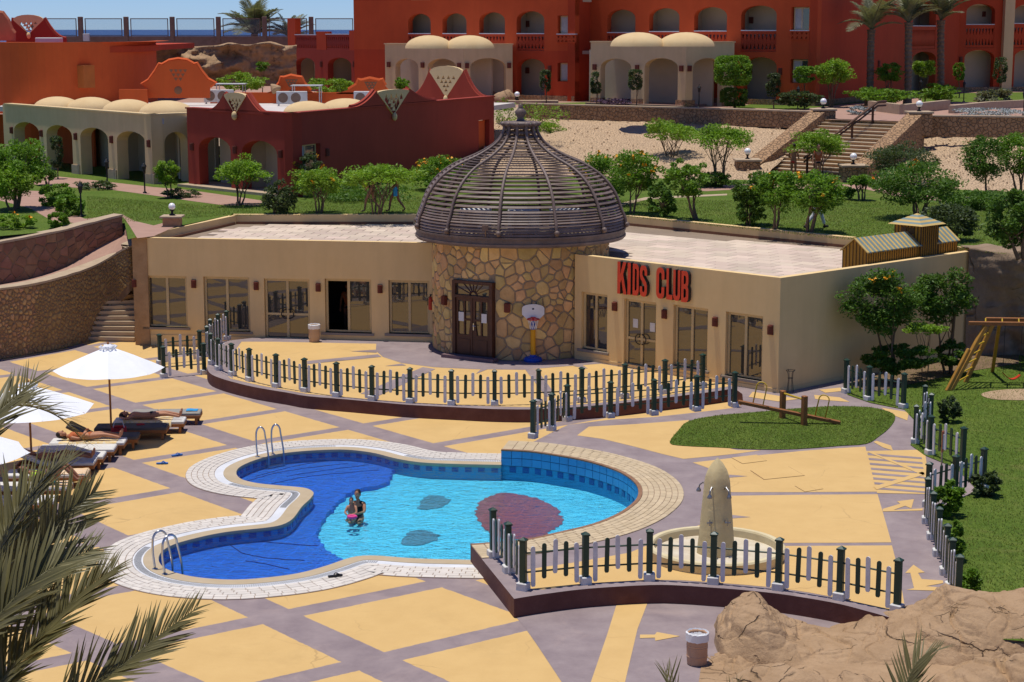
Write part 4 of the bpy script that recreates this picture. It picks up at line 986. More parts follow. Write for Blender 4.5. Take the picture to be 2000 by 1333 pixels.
# ------------------------------------------------------------------ KIDS CLUB lettering
def letters():
    sgn = thing('kids_club_sign', 'big red block letters reading KIDS CLUB on the wall above the glass door', 'sign', WR.w(2.5, 3.0, 0.02))
    def C(cx, cy, r, a0, a1, n=5): return [(cx+r*math.cos(a0+(a1-a0)*k/n), cy+r*math.sin(a0+(a1-a0)*k/n)) for k in range(n+1)]
    def rr(x0, y0, x1, y1, r, sx=1.0):  # rounded rectangle
        return C(x1-r,y0+r,r,-PI/2,0)+C(x1-r,y1-r,r,0,PI/2)+C(x0+r,y1-r,r,PI/2,PI)+C(x0+r,y0+r,r,PI,1.5*PI)
    t = 0.17
    L = {}
    L['K'] = ([(0,0),(t,0),(t,.34),(.24,.46),(.36,0),(.54,0),(.34,.62),(.52,1),(.34,1),(t,.62),(t,1),(0,1)], [])
    L['I'] = (rect2(0,0,t,1), [])
    L['D'] = ([(0,0)]+C(.30,.2,.2,-PI/2,0)+C(.30,.8,.2,0,PI/2)+[(0,1)], [[(t,.16),(.28,.16),(.33,.22),(.33,.78),(.28,.84),(t,.84)]])
    L['C'] = (C(.30,.2,.2,-PI/2,0)+[(.5,.38),(.33,.38),(.33,.22)]+[(.29,.16),(.21,.16),(.17,.22),(.17,.78),(.21,.84),(.29,.84),(.33,.78),(.33,.62),(.5,.62)]+C(.30,.8,.2,0,PI/2)+C(.2,.8,.2,PI/2,PI)+C(.2,.2,.2,PI,1.5*PI), [])
    L['L'] = ([(0,0),(.45,0),(.45,.16),(t,.16),(t,1),(0,1)], [])
    L['U'] = (C(.2,.2,.2,PI,1.5*PI)+C(.30,.2,.2,-PI/2,0)+[(.5,1),(.33,1),(.33,.22),(.29,.16),(.21,.16),(.17,.22),(.17,1),(0,1)], [])
    L['B'] = ([(0,0)]+C(.32,.18,.18,-PI/2,0)+[(.5,.42),(.44,.51),(.49,.60)]+C(.31,.82,.18,0,PI/2)+[(0,1)], [[(t,.15),(.28,.15),(.33,.2),(.33,.38),(.28,.43),(t,.43)], [(t,.58),(.27,.58),(.32,.63),(.32,.80),(.27,.85),(t,.85)]])
    L['S'] = ([(0,.32),(0,.2)]+C(.2,.2,.2,PI,1.5*PI)[1:]+C(.3,.2,.2,-PI/2,0)+[(.5,.36),(.45,.46),(.2,.66),(.17,.72),(.17,.80),(.21,.85),(.29,.85),(.33,.80),(.33,.68),(.5,.68),(.5,.8)]+C(.3,.8,.2,0,PI/2)[1:]+C(.2,.8,.2,PI/2,PI)+[(0,.66),(.05,.56),(.3,.36),(.33,.30),(.33,.20),(.29,.15),(.21,.15),(.17,.20),(.17,.32)], [])
    ends = {'K':(1206,1230,511,578),'I':(1225,1240,514,579),'D':(1237,1256,514,580),'S':(1248,1265,516,582)}
    spec = [('K',1206,1224,511,575),('I',1226,1232,513,576),('D',1236,1248,515,578),('S',1250,1264,518,580),('C',1282,1298,522,584),('L',1302,1314,524,586),('U',1315,1329,527,588),('B',1331,1345,529,591)]
    for ch, x0, x1, yt, yb in spec:
        u0, v1 = WR.uv(x0, yt, 0.16); u1, _ = WR.uv(x1, yt, 0.16); _, v0 = WR.uv((x0+x1)/2, yb, 0.16)
        o, h = L[ch]; wch = max(p[0] for p in o); k = (u1-u0)/wch; q = v1-v0
        f = lambda pts: [(u0+p[0]*k, v0+p[1]*q) for p in pts]
        mb = MB(); mb.solid(f(o), [f(x) for x in h], WR.w_fn(), 0.16, 0.02, 0, 1); mb.build('letter', [MAT['sign_red'], MAT['sign_side']], sgn)
letters()
# ------------------------------------------------------------------ yellow striped model house on the roof
def model_house():
    p0, p1 = G(1691,516,ZT), G(1872,490,ZT); W = Wall(p0, p1); L = W.len*0.98
    t = thing('striped_model_house', 'small yellow and green striped wooden house with tower on the roof corner', 'model house', W.w(L/2, 3.5, 0))
    def seg(u0, u1, z0, ze, zr, off0, off1):
        s = MB(); W.box(s, u0, z0, u1, ze, off0, off1)
        g0 = [W.w(u0, ze, off0), W.w(u0, ze, off1), W.w(u0, zr, (off0+off1)/2)]; g1 = [W.w(u1, ze, off0), W.w(u1, ze, off1), W.w(u1, zr, (off0+off1)/2)]
        s.add(g0+g1, [(0,1,2),(5,4,3)]); s.build('wall', MAT['stripe_wood'], t)
        n = int((u1-u0)/0.12); ba = MB()
        for i in range(n+1):
            u = u0+(u1-u0)*i/n; W.box(ba, u-0.012, z0, u+0.012, ze, off0+0.002, off0+0.016)
        m2 = int(abs(off1-off0)/0.12)
        for i in range(m2+1):
            o = off0+(off1-off0)*i/m2; hh = ze+(zr-ze)*(1-abs(2*i/m2-1)); W.box(ba, u0-0.016, z0, u0-0.002, hh, o-0.012, o+0.012)
        struct(ba.build('cover_strip', MAT['slat_dark'], t), 'stuff')
        k = int((u1-u0)/0.105); rnd = random.Random(5); mid_ = (off0+off1)/2; sgn_ = 1 if off0 > off1 else -1
        for side, oe in ((0, off0+0.08*sgn_), (1, off1-0.08*sgn_)):
            for i in range(k):
                a, c = u0-0.06+(u1-u0+0.12)*i/k, u0-0.06+(u1-u0+0.12)*(i+1)/k-0.006
                e = ze-0.03; th = 0.035
                vs = [W.w(a,e,oe),W.w(c,e,oe),W.w(c,zr+0.02,mid_),W.w(a,zr+0.02,mid_)]; vs += [v+Vector((0,0,th)) for v in vs]
                MB().add(vs, [(3,2,1,0),(4,5,6,7),(0,1,5,4),(1,2,6,5),(2,3,7,6),(3,0,4,7)]).build('roof_strip', MAT['roof_teal' if i % 2 else 'roof_stripe'], t)
    a, b, c = L*0.57, L*0.76, L
    seg(0.02, a, 3.48, ZT+0.36, ZT+0.72, 0.0, -0.9)
    seg(b, c, 3.48, ZT+0.36, ZT+0.72, 0.0, -0.9)
    s = MB(); W.box(s, a+0.003, 3.48, b-0.003, ZT+0.98, 0.05, -0.95); s.build('tower_wall', MAT['stripe_wood'], t)
    ba = MB()
    for i in range(9):
        u = a+(b-a)*i/8; W.box(ba, u-0.018, 3.48, u+0.018, ZT+0.98, 0.052, 0.07)
        o = 0.05-1.0*i/8; W.box(ba, a-0.02, ZT+0.2, a-0.002, ZT+0.98, o-0.018, o+0.018)
    for i in range(2): W.box(ba, a-0.03, ZT+0.70, a-0.004, ZT+0.9, -0.2-0.3*i, -0.38-0.3*i)
    struct(ba.build('cover_strip', MAT['slat_dark'], t), 'stuff')
    ctr = W.w((a+b)/2, 0, -0.45); hw, zb, zt = (b-a)/2+0.2, ZT+0.985, ZT+1.32
    for i in range(7):
        k0, k1 = 1-i/7, 1-(i+1)/7; z0 = zb+(zt-zb)*i/7; z1 = zb+(zt-zb)*(i+1)/7; mb = MB(); vs = []
        for kk, zz in ((k0, z0), (k1+0.03, z1)):
            vs += [ctr+W.d*(sx*hw*kk)+W.n*(sy*0.66*kk)+Vector((0,0,zz)) for sx, sy in ((-1,-1),(1,-1),(1,1),(-1,1))]
        mb.add(vs, [(0,1,5,4),(1,2,6,5),(2,3,7,6),(3,0,4,7),(4,5,6,7),(3,2,1,0)]); mb.build('roof_strip', MAT['roof_teal' if i % 2 else 'roof_stripe'], t)
model_house()
# ================================================================== picket fences
PIC = {}
def picket_mesh(kind, L, w=0.088, t=0.026):
    key = (kind, round(L, 3))
    if key in PIC: return PIC[key]
    n = 6; prof = [(-w/2, w*0.35), (-w/2, L-w/2)]+[(w/2*math.cos(PI-PI*k/n), L-w/2+w/2*math.sin(PI*k/n)) for k in range(1, n)]+[(w/2, L-w/2), (w/2, w*0.35), (w*0.3, 0), (-w*0.3, 0)]
    mb = MB(); m = len(prof)
    vs = [(x, -t/2, z) for x, z in prof]+[(x, t/2, z) for x, z in prof]
    mb.add(vs, [tuple(range(m-1, -1, -1)), tuple(range(m, 2*m))]+[(i, (i+1) % m, m+(i+1) % m, m+i) for i in range(m)])
    me = bpy.data.meshes.new('picket'); me.from_pydata([tuple(v) for v in mb.v], [], mb.f); me.materials.append(MAT[kind]); PIC[key] = me
    return me
def fence_meshes():
    p = MB(); p.bbox((0,0,0.47), (0.12,0.12,0.94), 0.012); c = MB(); c.box((0,0,0.955), (0.15,0.15,0.03)); c.box((0,0,0.99), (0.145,0.145,0.045), taper=0.2)
    b = MB(); b.bbox((0,0,0.075), (0.22,0.22,0.15), 0.015)
    r = []
    for mb, n, m in ((p,'post','green_paint'),(c,'post_cap','green_paint'),(b,'base_block','white_block')):
        me = bpy.data.meshes.new(n); me.from_pydata([tuple(v) for v in mb.v], [], mb.f); me.materials.append(MAT[m]); r.append(me)
    return r
FP, FC, FB = fence_meshes()
def fence(label, posts, z=ZR, group=None, npick=5, block=True, side=1, skip_posts=()):
    pts = [G(x, y, z) for x, y in posts]; c = pts[len(pts)//2]
    f = thing('picket_fence', label, 'fence', (c.x, c.y, z), 0, None); inv = wmat(f).inverted(); rnd = random.Random(int(c.x*100))
    for i, p in enumerate(pts):
        d = (pts[min(i+1, len(pts)-1)]-pts[max(i-1, 0)]); a = math.atan2(d.y, d.x)
        m = inv @ Matrix.Translation((p.x,p.y,z+0.03)) @ Matrix.Rotation(a+rnd.uniform(-.04,.04), 4, 'Z') @ Matrix.Rotation(rnd.uniform(-.012,.012), 4, 'X')
        po = link('post', FP, f, m); link('post_cap', FC, po)
        if block: link('base_block', FB, f, inv @ Matrix.Translation((p.x,p.y,z)) @ Matrix.Rotation(a, 4, 'Z'))
    for p, q in zip(pts, pts[1:]):
        d = q-p; L = d.length; d.normalize(); a = math.atan2(d.y, d.x); n = Vector((d.y, -d.x, 0))
        if n.dot(-p) < 0: n = -n
        for h in (0.34, 0.72):
            mb = MB(); mb.tube([p+d*0.05+Vector((0,0,h)), q-d*0.05+Vector((0,0,h))], 0.020, 6); mb.build('rail', MAT['green_paint'], f)
        k = max(2, min(npick, int(round(L/0.24))-0)) if npick == 5 else npick
        seq = ['wl','g','wh','g','wl'] if k >= 5 else (['wl','g','g','wl'] if k == 4 else (['wl','wh','wl'] if k == 3 else ['wl','wl']))
        k = len(seq)
        for j, s in enumerate(seq):
            u = L*(j+0.85)/(k+0.7); b = p+d*u+n*0.035
            z0, LL, mt = {'wl':(0.05,0.80,'white_paint'), 'wh':(0.28,0.68,'white_paint'), 'g':(0.20,0.70,'green_paint')}[s]
            link('picket', picket_mesh(mt, LL), f, inv @ Matrix.Translation((b.x,b.y,z+z0+rnd.uniform(-.012,.012))) @ Matrix.Rotation(a, 4, 'Z') @ Matrix.Rotation(rnd.uniform(-.02,.02), 4, 'Y'))
    return f
fence('long curved green and white picket fence along the dark terrace edge before the building', [(444,664),(427,671),(412,682),(405,697),(413,712),(427,723),(454,734),(488,745),(540,757),(596,766),(658,775),(727,782),(801,787),(882,791),(966,792),(1052,790),(1136,786),(1220,778),(1298,769),(1372,757)])
fence('short green and white gate panel standing on the paving nearest the parasol', [(320,738),(399,731)], 0, npick=9)
fence('short green and white picket panel standing just behind the gate panel', [(313,712),(391,704)], 0, npick=9)
fence('green and white picket fence between the pool and the terrace, ending beside the seesaw', [(1041,856),(1077,841),(1108,823),(1192,816),(1277,811),(1360,803),(1434,795)])
fence('front green and white picket fence on the dark edge wall below the shower', [(963,1088),(993,1118),(1022,1152),(1143,1140),(1268,1133),(1393,1140),(1520,1152),(1640,1171),(1752,1195)])
fence('short green and white picket fence beside the flowering tree at the building corner', [(1652,768),(1696,783),(1764,798)])
fence('green and white picket fence bending round the narrow gap by the lawn swing', [(1804,824),(1817,842),(1787,867),(1816,889),(1879,914)])
fence('green and white picket fence running down the right lawn edge towards the rocks', [(1919,958),(1864,974),(1812,990),(1810,1022),(1820,1053),(1832,1086),(1846,1122),(1857,1152),(1870,1188)])
# ================================================================== parasols and loungers
def parasol(label, apex_px, Y, R=1.5, zt=2.45, rot=0.2, group='white parasols over the loungers'):
    a = AY(apex_px[0], apex_px[1], Y); zt = a.z
    t = thing('parasol', label, 'parasol', (a.x, a.y, 0), rot, group); n = 8
    p = MB(); p.tube([(0,0,0.1),(0,0,zt-0.12)], 0.028, 8); p.build('pole', MAT['wood_light'], t, world=False)
    b = MB(); b.lathe([(0.30,0),(0.30,0.05),(0.1,0.09),(0.05,0.16),(0.0,0.16)], 16); b.build('base', MAT['stone_cap'], t, world=False)
    def at(a, r, z): return Vector((r*math.cos(a), r*math.sin(a), z))
    rim = zt-0.62; mb = MB(); rings = 7; seg = 6
    for k in range(n):
        a0, a1 = 2*PI*k/n, 2*PI*(k+1)/n; vs = []
        for i in range(rings+1):
            r = 0.14+(R-0.14)*i/rings; z = zt-0.06-(0.56)*((i/rings)**1.12)
            for j in range(seg+1):
                q = at(a0, r, z).lerp(at(a1, r, z), j/seg); w = math.sin(PI*j/seg)
                q.z -= 0.035*w*(i/rings)+0.006*mnoise.noise(q*3.0); q *= 1; q.x *= 1-0.012*w; q.y *= 1-0.012*w; vs.append(q)
        s = seg+1; mb.add(vs, [(i*s+j, (i+1)*s+j, (i+1)*s+j+1, i*s+j+1) for i in range(rings) for j in range(seg)])
    mb.build('canopy', MAT['canvas'], t, smooth=True, world=False)
    v = MB()
    for k in range(n):
        a0, a1 = 2*PI*k/n, 2*PI*(k+1)/n; v.add([at(a0,.17,zt-.10),at(a1,.17,zt-.10),at(a1,.15,zt+.01),at(a0,.15,zt+.01)], [(0,1,2,3)])
        v.tube([at(a0, .16, zt-.08), at(a0+.2, .24, zt-.0), at(a0+.5, .2, zt+0.02), at(a1, .15, zt-.06)], 0.02, 5)
    v.lathe([(0.15,zt+0.0),(0.06,zt+0.06),(0,zt+0.06)], 10); v.build('vent_cap', MAT['canvas'], t, world=False)
    f = MB(); f.lathe([(0.03,zt+.05),(0.035,zt+.1),(0.0,zt+.14)], 8); f.build('finial', MAT['wood_light'], t, world=False)
    for k in range(n):
        a0 = 2*PI*k/n; r = MB(); r.tube([at(a0,.05,zt-.1), at(a0,R-0.02,rim+0.0)], 0.012, 4); r.build('rib', MAT['wood_light'], t, world=False)
    return t
parasol('large white parasol furthest from the palm, shading the man on the lounger', (211,677), G(217,860,0).y, 1.48)
parasol('white parasol half hidden by dark palm leaflets at the left', (55,752), G(52,922,0).y, 1.62, rot=0.45)
parasol('white parasol cut off by the left edge, mostly outside the picture', (-78,835), G(-75,1005,0).y, 1.55, rot=0.1)
def lounger(label, foot_px, cushion, headup=0.0, ang=0.06, towel=None, length=1.95):
    p = G(foot_px[0], foot_px[1], 0.30); t = thing('sun_lounger', label, 'sun lounger', (p.x, p.y, 0), ang, 'sun loungers in a row on the deck')
    L, W = length, 0.66                                    # foot end at x = 0, head towards -x
    f = MB(); f.bbox((-L/2,-W/2+.03,0.235), (L,.05,.09), .01); f.bbox((-L/2,W/2-.03,0.235), (L,.05,.09), .01); f.bbox((-.025,0,0.235), (.05,W-.112,.09), .01); f.bbox((-L+.025,0,0.235), (.05,W-.112,.09), .01)
    f.build('frame', MAT['wood_light'], t, world=False)
    for x in (-.12, -L+.35):
        for y in (-W/2+.06, W/2-.06):
            l = MB(); l.bbox((x,y,.095), (.07,.06,.19), .008); l.build('leg', MAT['wood_light'], t, world=False)
    n = 14
    for i in range(n):
        x = -0.08-(L-.75)*i/n
        s = MB(); s.box((x,0,.262), (.06,W-.112,.02)); s.build('slat', MAT['wood_light'], t, world=False)
    c = MB(); hl = 0.72
    c.bbox(((-L+hl)/2,0,.315), (L-hl-.01,W-.03,.075), .02)
    R = Matrix.Rotation(headup, 3, 'Y'); hinge = Vector((-L+hl, 0, .28))
    c.bbox(hinge+R @ Vector((-hl/2,0,.037)), (hl,W-.03,.075), .02, R)
    c.build('cushion', MAT[cushion], t, world=False)
    if headup > 0.05:
        b = MB(); b.box(hinge+R @ Vector((-hl/2,0,-.012)), (hl,W-.1,.02), R); b.tube([hinge+R @ Vector((-hl*.7,0.2,-.02)), (-L+hl-.62,0.2,.24)], .015, 5); b.build('backrest_frame', MAT['wood_light'], t, world=False)
    return t
LG = [('grey cushioned lounger with blue cloth on it, furthest from the palm', (393,806), 'grey_cushion', 0),
      ('lounger under the sunbathing man with a yellow towel hanging over its side', (362,822), 'white_cushion', 0),
      ('empty lounger just below the sunbathing man, parasol shade painted on its cushion', (328,834), 'shaded_cushion', 0),
      ('lounger with raised backrest and painted-on shade next to the empty shaded one', (271,852), 'shaded_cushion', 0.5),
      ('white lounger under the pale legs of a sunbather beside the parasol pole', (246,863), 'white_cushion', 0),
      ('empty white lounger, the upper of two empty white ones behind palm leaflets', (226,876), 'white_cushion', 0),
      ('empty white lounger, the lower of two empty white ones behind palm leaflets', (205,890), 'white_cushion', 0),
      ('white lounger under the tanned feet poking past the palm frond', (187,902), 'white_cushion', 0.4),
      ('lounger with a striped towel draped over its foot end behind the palm', (171,925), 'white_cushion', 0),
      ('nearest white lounger but one, with a striped towel edge, behind the palm', (137,950), 'white_cushion', 0),
      ('nearest lounger at the left edge, almost hidden by palm leaflets', (108,978), 'white_cushion', 0.3)]
lg = [lounger(*q) for q in LG]
def towel(name, label, o, x0, x1, y0, y1, mat, z=0.362, drop=0.0, drop_end=0.0):
    R = wmat(o); n, m = 14, 8; vs = []
    for i in range(n+1):
        for j in range(m+1):
            x = x0+(x1-x0)*i/n; y = y0+(y1-y0)*j/m; zz = z+0.012*mnoise.noise(Vector((x*6, y*6, x0)))
            if y < -0.33: zz -= (-0.33-y)*2.2; y = -0.345+0.01*mnoise.noise(Vector((x*9,0,1)))
            if x > 0.0: zz -= x*2.0; x = 0.012+0.02*mnoise.noise(Vector((0,y*9,1)))
            vs.append(R @ Vector((x, y, zz)))
    s = m+1; mb = MB(); mb.add(vs, [(i*s+j, (i+1)*s+j, (i+1)*s+j+1, i*s+j+1) for i in range(n) for j in range(m)])
    mb.add([v-Vector((0,0,0.012)) for v in vs], [(i*s+j+1, (i+1)*s+j+1, (i+1)*s+j, i*s+j) for i in range(n) for j in range(m)])
    return tag(mb.build(name, MAT[mat], None, smooth=True), label, 'towel')
towel('towel', 'small crumpled blue cloth on the foot of the furthest lounger', lg[0], -0.42, -0.10, -0.1, 0.2, 'towel_blue', 0.375)
towel('towel', 'yellow towel under the sunbathing man hanging over the lounger side', lg[1], -1.7, -0.35, -0.40, 0.3, 'towel_yellow')
towel('towel', 'yellow edged towel under the pale legs beside the parasol pole', lg[4], -1.7, -0.2, -0.39, 0.28, 'towel_yellow')
towel('towel', 'orange and white striped towel draped over the lounger foot end', lg[8], -0.6, 0.13, -0.3, 0.3, 'towel_stripe')
towel('towel', 'striped towel on the second nearest lounger behind the palm', lg[9], -0.7, 0.10, -0.3, 0.3, 'towel_stripe')
def bag():
    o = lg[3]; q = wmat(o) @ Vector((-0.62, 0.62, 0)); t = thing('beach_bag', 'red and white patterned beach bag between loungers at the parasol pole', 'bag', (q.x, q.y, 0))
    mb = MB(); mb.lathe([(0.0,0.02),(0.20,0.02),(0.23,0.2),(0.20,0.42),(0.17,0.40),(0.18,0.2),(0,0.06)], 14); mb.build('bag_body', MAT['cloth_red'], t, world=False)
    mb = MB(); mb.tube([(-0.15,0,.40),(-0.1,0,.58),(0.1,0,.58),(0.15,0,.40)], 0.012, 5); mb.build('handle', MAT['paper'], t, world=False)
bag()
def book():
    o = lg[2]; q = wmat(o) @ Vector((-0.75, 0.05, 0.355)); mb = MB(); mb.box((q.x,q.y,q.z+0.012), (0.2,0.15,0.024), Matrix.Rotation(0.4,3,'Z')); tag(mb.build('book', MAT['cloth_red']), 'small dark red book lying on the empty lounger with the shade-coloured cushion', 'book')
book()
def sandal(name, label, px, z, ang, mat, L=0.26):
    q = G(px[0], px[1], z); t = thing(name, label, 'sandal', (q.x,q.y,z), ang)
    mb = MB(); pr = [(-L/2,-.03),(-L/4,-.042),(0.02,-.036),(L/3,-.05),(L/2,-.02),(L/2,.02),(L/3,.05),(0.02,.036),(-L/4,.042),(-L/2,.03)]
    mb.prism([Vector((x,y,0)) for x,y in pr], 0.012, 0.04); mb.build('sole', MAT[mat], t, world=False)
    s = MB(); s.tube([(L*.30,0,.04),(L*.08,-.03,.075),(-.02,-.045,.04)], 0.012, 5); s.tube([(L*.30,0,.04),(L*.08,.03,.075),(-.02,.045,.04)], 0.012, 5); s.build('strap', MAT[mat], t, world=False)
sandal('flip_flop', 'blue flip flop lying further from the palm, near the pool ladder', (346,891), 0, 0.6, 'foot_blue', 0.3)
sandal('flip_flop', 'blue flip flop lying nearer the palm on the yellow paving', (317,907), 0, 0.1, 'foot_blue', 0.3)
sandal('sandal', 'black sandal lying on the white pool edge tiles', (655,1127), 0.024, 0.4, 'black', 0.3)
# ================================================================== pool ladders
def ladder(label, pa, pb, qa, qb, top):
    # two bent rails: each from the coping (pa, pb) up, over and down into the water (qa, qb)
    A = [G(*p, 0.02) for p in (pa, pb)]; Q = [G(*p, -0.04) for p in (qa, qb)]
    c = (A[0]+A[1])/2; t = thing('pool_ladder', label, 'ladder', (c.x,c.y,0)); 
    for a, q in zip(A, Q):
        d = q-a; d.z = 0; pts = [a, a+Vector((0,0,0.35))-d*0.1]
        for k in range(0, 8):
            an = PI*k/7; pts.append(a+d*(0.5-0.58*math.cos(an))*0.72+Vector((0,0,top-0.22+0.22*math.sin(an)))-d*0.03)
        pts += [q+Vector((0,0,0.12)), q+Vector((0,0,-0.5))]
        mb = MB(); mb.tube(smoothline(pts, 4), 0.024, 8); mb.build('rail', MAT['chrome'], t, smooth=True)
        e = MB(); e.lathe([(0.06,0.0),(0.06,0.012),(0.03,0.025)], 12, a); e.build('flange', MAT['chrome'], t)
    for zz in (-0.2, -0.42):
        mb = MB(); mb.box((Q[0]+Q[1])/2+Vector((0,0,zz)), ((Q[0]-Q[1]).length, 0.09, 0.03), Matrix.Rotation(math.atan2((Q[1]-Q[0]).y,(Q[1]-Q[0]).x),3,'Z')); mb.build('rung', MAT['chrome'], t)
ladder('chrome pool ladder at the far end of the pool near the loungers', (503,893), (533,888), (524,898), (554,892), 0.80)
ladder('chrome pool ladder at the near end of the pool beside the palm fronds', (303,1112), (322,1122), (337,1112), (356,1117), 0.80)
# ================================================================== shower with basin
def shower():
    c = G(1398, 1085, ZR); t = thing('outdoor_shower', 'tall tapered sand coloured shower pillar standing in a round basin', 'shower', (c.x,c.y,ZR))
    rb = 1.40; n = 48
    mb = MB(); mb.lathe([(rb,0),(rb+.02,0.2),(rb-.01,0.235),(rb-.11,0.235),(rb-.13,0.2),(rb-.14,0.06)], n); mb.build('basin_rim', MAT['basin'], t, smooth=False, world=False)
    mb = MB(); mb.lathe([(rb-.135,0.06),(0.3,0.05),(0.0,0.05)], n); mb.build('basin_floor', MAT['basin_floor'], t, world=False)
    # pillar: rounded square shaft tapering to an ogive point
    prof = [(0.35,0.05),(0.34,0.2),(0.33,0.3),(0.235,1.55),(0.218,1.66),(0.175,1.80),(0.10,1.94),(0.0,2.06)]
    vs, fs = [], []; k = 20
    for r, z in prof:
        for i in range(k):
            a = 2*PI*i/k+0.35; q = 1/((abs(math.cos(a))**3.2+abs(math.sin(a))**3.2)**(1/3.2)); p = Vector((r*q*math.cos(a), r*q*math.sin(a), z)); p += Vector((1,1,0))*0.006*mnoise.noise(p*5); vs.append(Matrix.Rotation(0.6,3,'Z') @ p)
    for j in range(len(prof)-1):
        for i in range(k): fs.append((j*k+i, j*k+(i+1)%k, (j+1)*k+(i+1)%k, (j+1)*k+i))
    mb = MB(); mb.add(vs, fs); pl = mb.build('pillar', MAT['obelisk'], t, smooth=True, world=False)
    for a in (-2.05, -1.05, 2.6):
        d = Vector((math.cos(a), math.sin(a), 0)); h = MB()
        h.tube([d*0.2+Vector((0,0,1.42)), d*0.31+Vector((0,0,1.50)), d*0.39+Vector((0,0,1.44)), d*0.41+Vector((0,0,1.36))], 0.016, 6); h.lathe([(0.02,0.02),(0.05,-.03),(0.05,-.06),(0,-.06)], 10, d*0.41+Vector((0,0,1.36))); h.build('shower_head', MAT['steel'], t, world=False)
        if a > 2: continue
        v = MB(); v.tube([d*0.27+Vector((0,0,.78)), d*0.38+Vector((0,0,.78))], 0.022, 6); v.tube([d*0.38+Vector((-.06,0,.78)), d*0.38+Vector((.06,0,.78))], 0.014, 5); v.tube([d*0.38+Vector((0,0,.72)), d*0.38+Vector((0,0,.84))], 0.014, 5); v.build('tap', MAT['steel'], t, world=False)
shower()
# ================================================================== litter bins, hoop, extinguisher, candle stand
def bin_(label, px, z, r, h, mat):
    q = G(px[0], px[1], z); t = thing('litter_bin', label, 'bin', (q.x,q.y,z))
    mb = MB(); mb.lathe([(0,0.01),(r*.92,0.01),(r*.95,0.05),(r,h*.3),(r*1.0,h-.12),(r*1.06,h-.11),(r*1.06,h-.02),(r*.95,h),(r*.85,h-.02),(r*.8,h*.3),(0,h*.28)], 24); mb.build('bin_body', MAT[mat], t, smooth=False, world=False)
    l = MB(); n = 30; vs = []
    for j, (rr, zz) in enumerate(((r*1.10,h-.14),(r*1.10,h+.0),(r*.98,h+.02),(r*.7,h-.12),(r*.5,h-.2))):
        for i in range(n):
            a = 2*PI*i/n; w = 1+0.05*mnoise.noise(Vector((math.cos(a)*4, math.sin(a)*4, j*1.7))); vs.append((rr*w*math.cos(a), rr*w*math.sin(a), zz+0.02*mnoise.noise(Vector((math.cos(a)*5, math.sin(a)*5, j)))))
    l.add(vs, [(j*n+i, j*n+(i+1)%n, (j+1)*n+(i+1)%n, (j+1)*n+i) for j in range(4) for i in range(n)]); l.build('bin_liner', MAT['white'], t, world=False)
    b = MB()
    for zz in (h*.55, h*.62, h*.28): b.lathe([(r*1.0,zz-.012),(r*1.03,zz),(r*1.0,zz+.012)], 24)
    b.build('bin_band', MAT[mat], t, world=False)
    return t
bin_('beige litter bin with white liner standing by the glass door', (614,668), ZR, 0.19, 0.60, 'bin')
tb = bin_('terracotta litter bin with white liner standing left of the rocks', (1361,1297), 0, 0.185, 0.58, 'bin_terra')
def hoop():
    q = G(1041, 706, ZR); t = thing('basketball_hoop', "child's basketball hoop with yellow pole and blue base at the stone tower", 'basketball hoop', (q.x,q.y,ZR))
    def b(n, m, mb, s=False): mb.build(n, MAT[m], t, smooth=s, world=False)
    mb = MB(); mb.lathe([(0.30,0),(0.31,0.06),(0.27,0.13),(0.12,0.17),(0.09,0.22),(0,0.22)], 20); b('base','blue_plastic',mb)
    mb = MB(); mb.lathe([(0.085,0.2),(0.08,1.05),(0,1.05)], 14); b('pole','toy_yellow',mb)
    mb = MB(); mb.lathe([(0.075,1.05),(0.065,1.42),(0,1.42)], 14); b('pole_top','blue_plastic',mb)
    o = [(-.20,0),(.20,0)]+[(.36,.16),(.36,.34)]+[(.36*math.cos(a),.36+.13*math.sin(a)) for a in [PI*k/10 for k in range(1,10)]]+[(-.36,.34),(-.36,.16)]
    mb = MB(); mb.solid(o, [], lambda u, v, w: Vector((u, -0.10+w, 1.40+v)), -0.02, 0.02); b('backboard','white',mb)
    mb = MB(); mb.tube([(0.19*math.cos(a), -0.34+0.19*math.sin(a), 1.44) for a in [2*PI*k/20 for k in range(21)]], 0.022, 6); mb.box((0,-.14,1.44), (.16,.06,.08)); b('rim','hoop_red',mb)
    mb = MB()
    for k in range(10):
        for s in (-1, 1):
            a, c = 2*PI*k/10, 2*PI*(k+s)/10
            mb.tube([(0.18*math.cos(a),-.34+.18*math.sin(a),1.43),(0.14*math.cos((a+c)/2),-.34+.14*math.sin((a+c)/2),1.28),(0.10*math.cos(c),-.34+.10*math.sin(c),1.12)], 0.007, 4)
    b('net','white',mb)
    mb = MB(); mb.box((0,-.123,1.74), (.06,.004,.05)); b('emblem','black',mb)
hoop()
def extinguisher():
    u, v = WL.uv(840, 588, 0.12); p = WL.w(WL.len-0.02, v, 0.16); t = thing('fire_extinguisher', 'red fire extinguisher on the wall where it meets the stone tower', 'fire extinguisher', (p.x,p.y,v-0.3))
    mb = MB(); mb.lathe([(0,0),(0.075,0),(0.08,.05),(0.08,.36),(0.05,.43),(0.025,.45),(0,.45)], 14); mb.build('cylinder', MAT['red_plastic'], t, world=False)
    mb = MB(); mb.box((0,0,.49), (.05,.05,.06)); mb.box((0.03,-.02,.53), (.12,.03,.02)); mb.tube([(0,-.02,.48),(-.1,-.03,.4),(-.1,-.03,.15)], .012, 5); mb.build('valve', MAT['black'], t, world=False)
extinguisher()
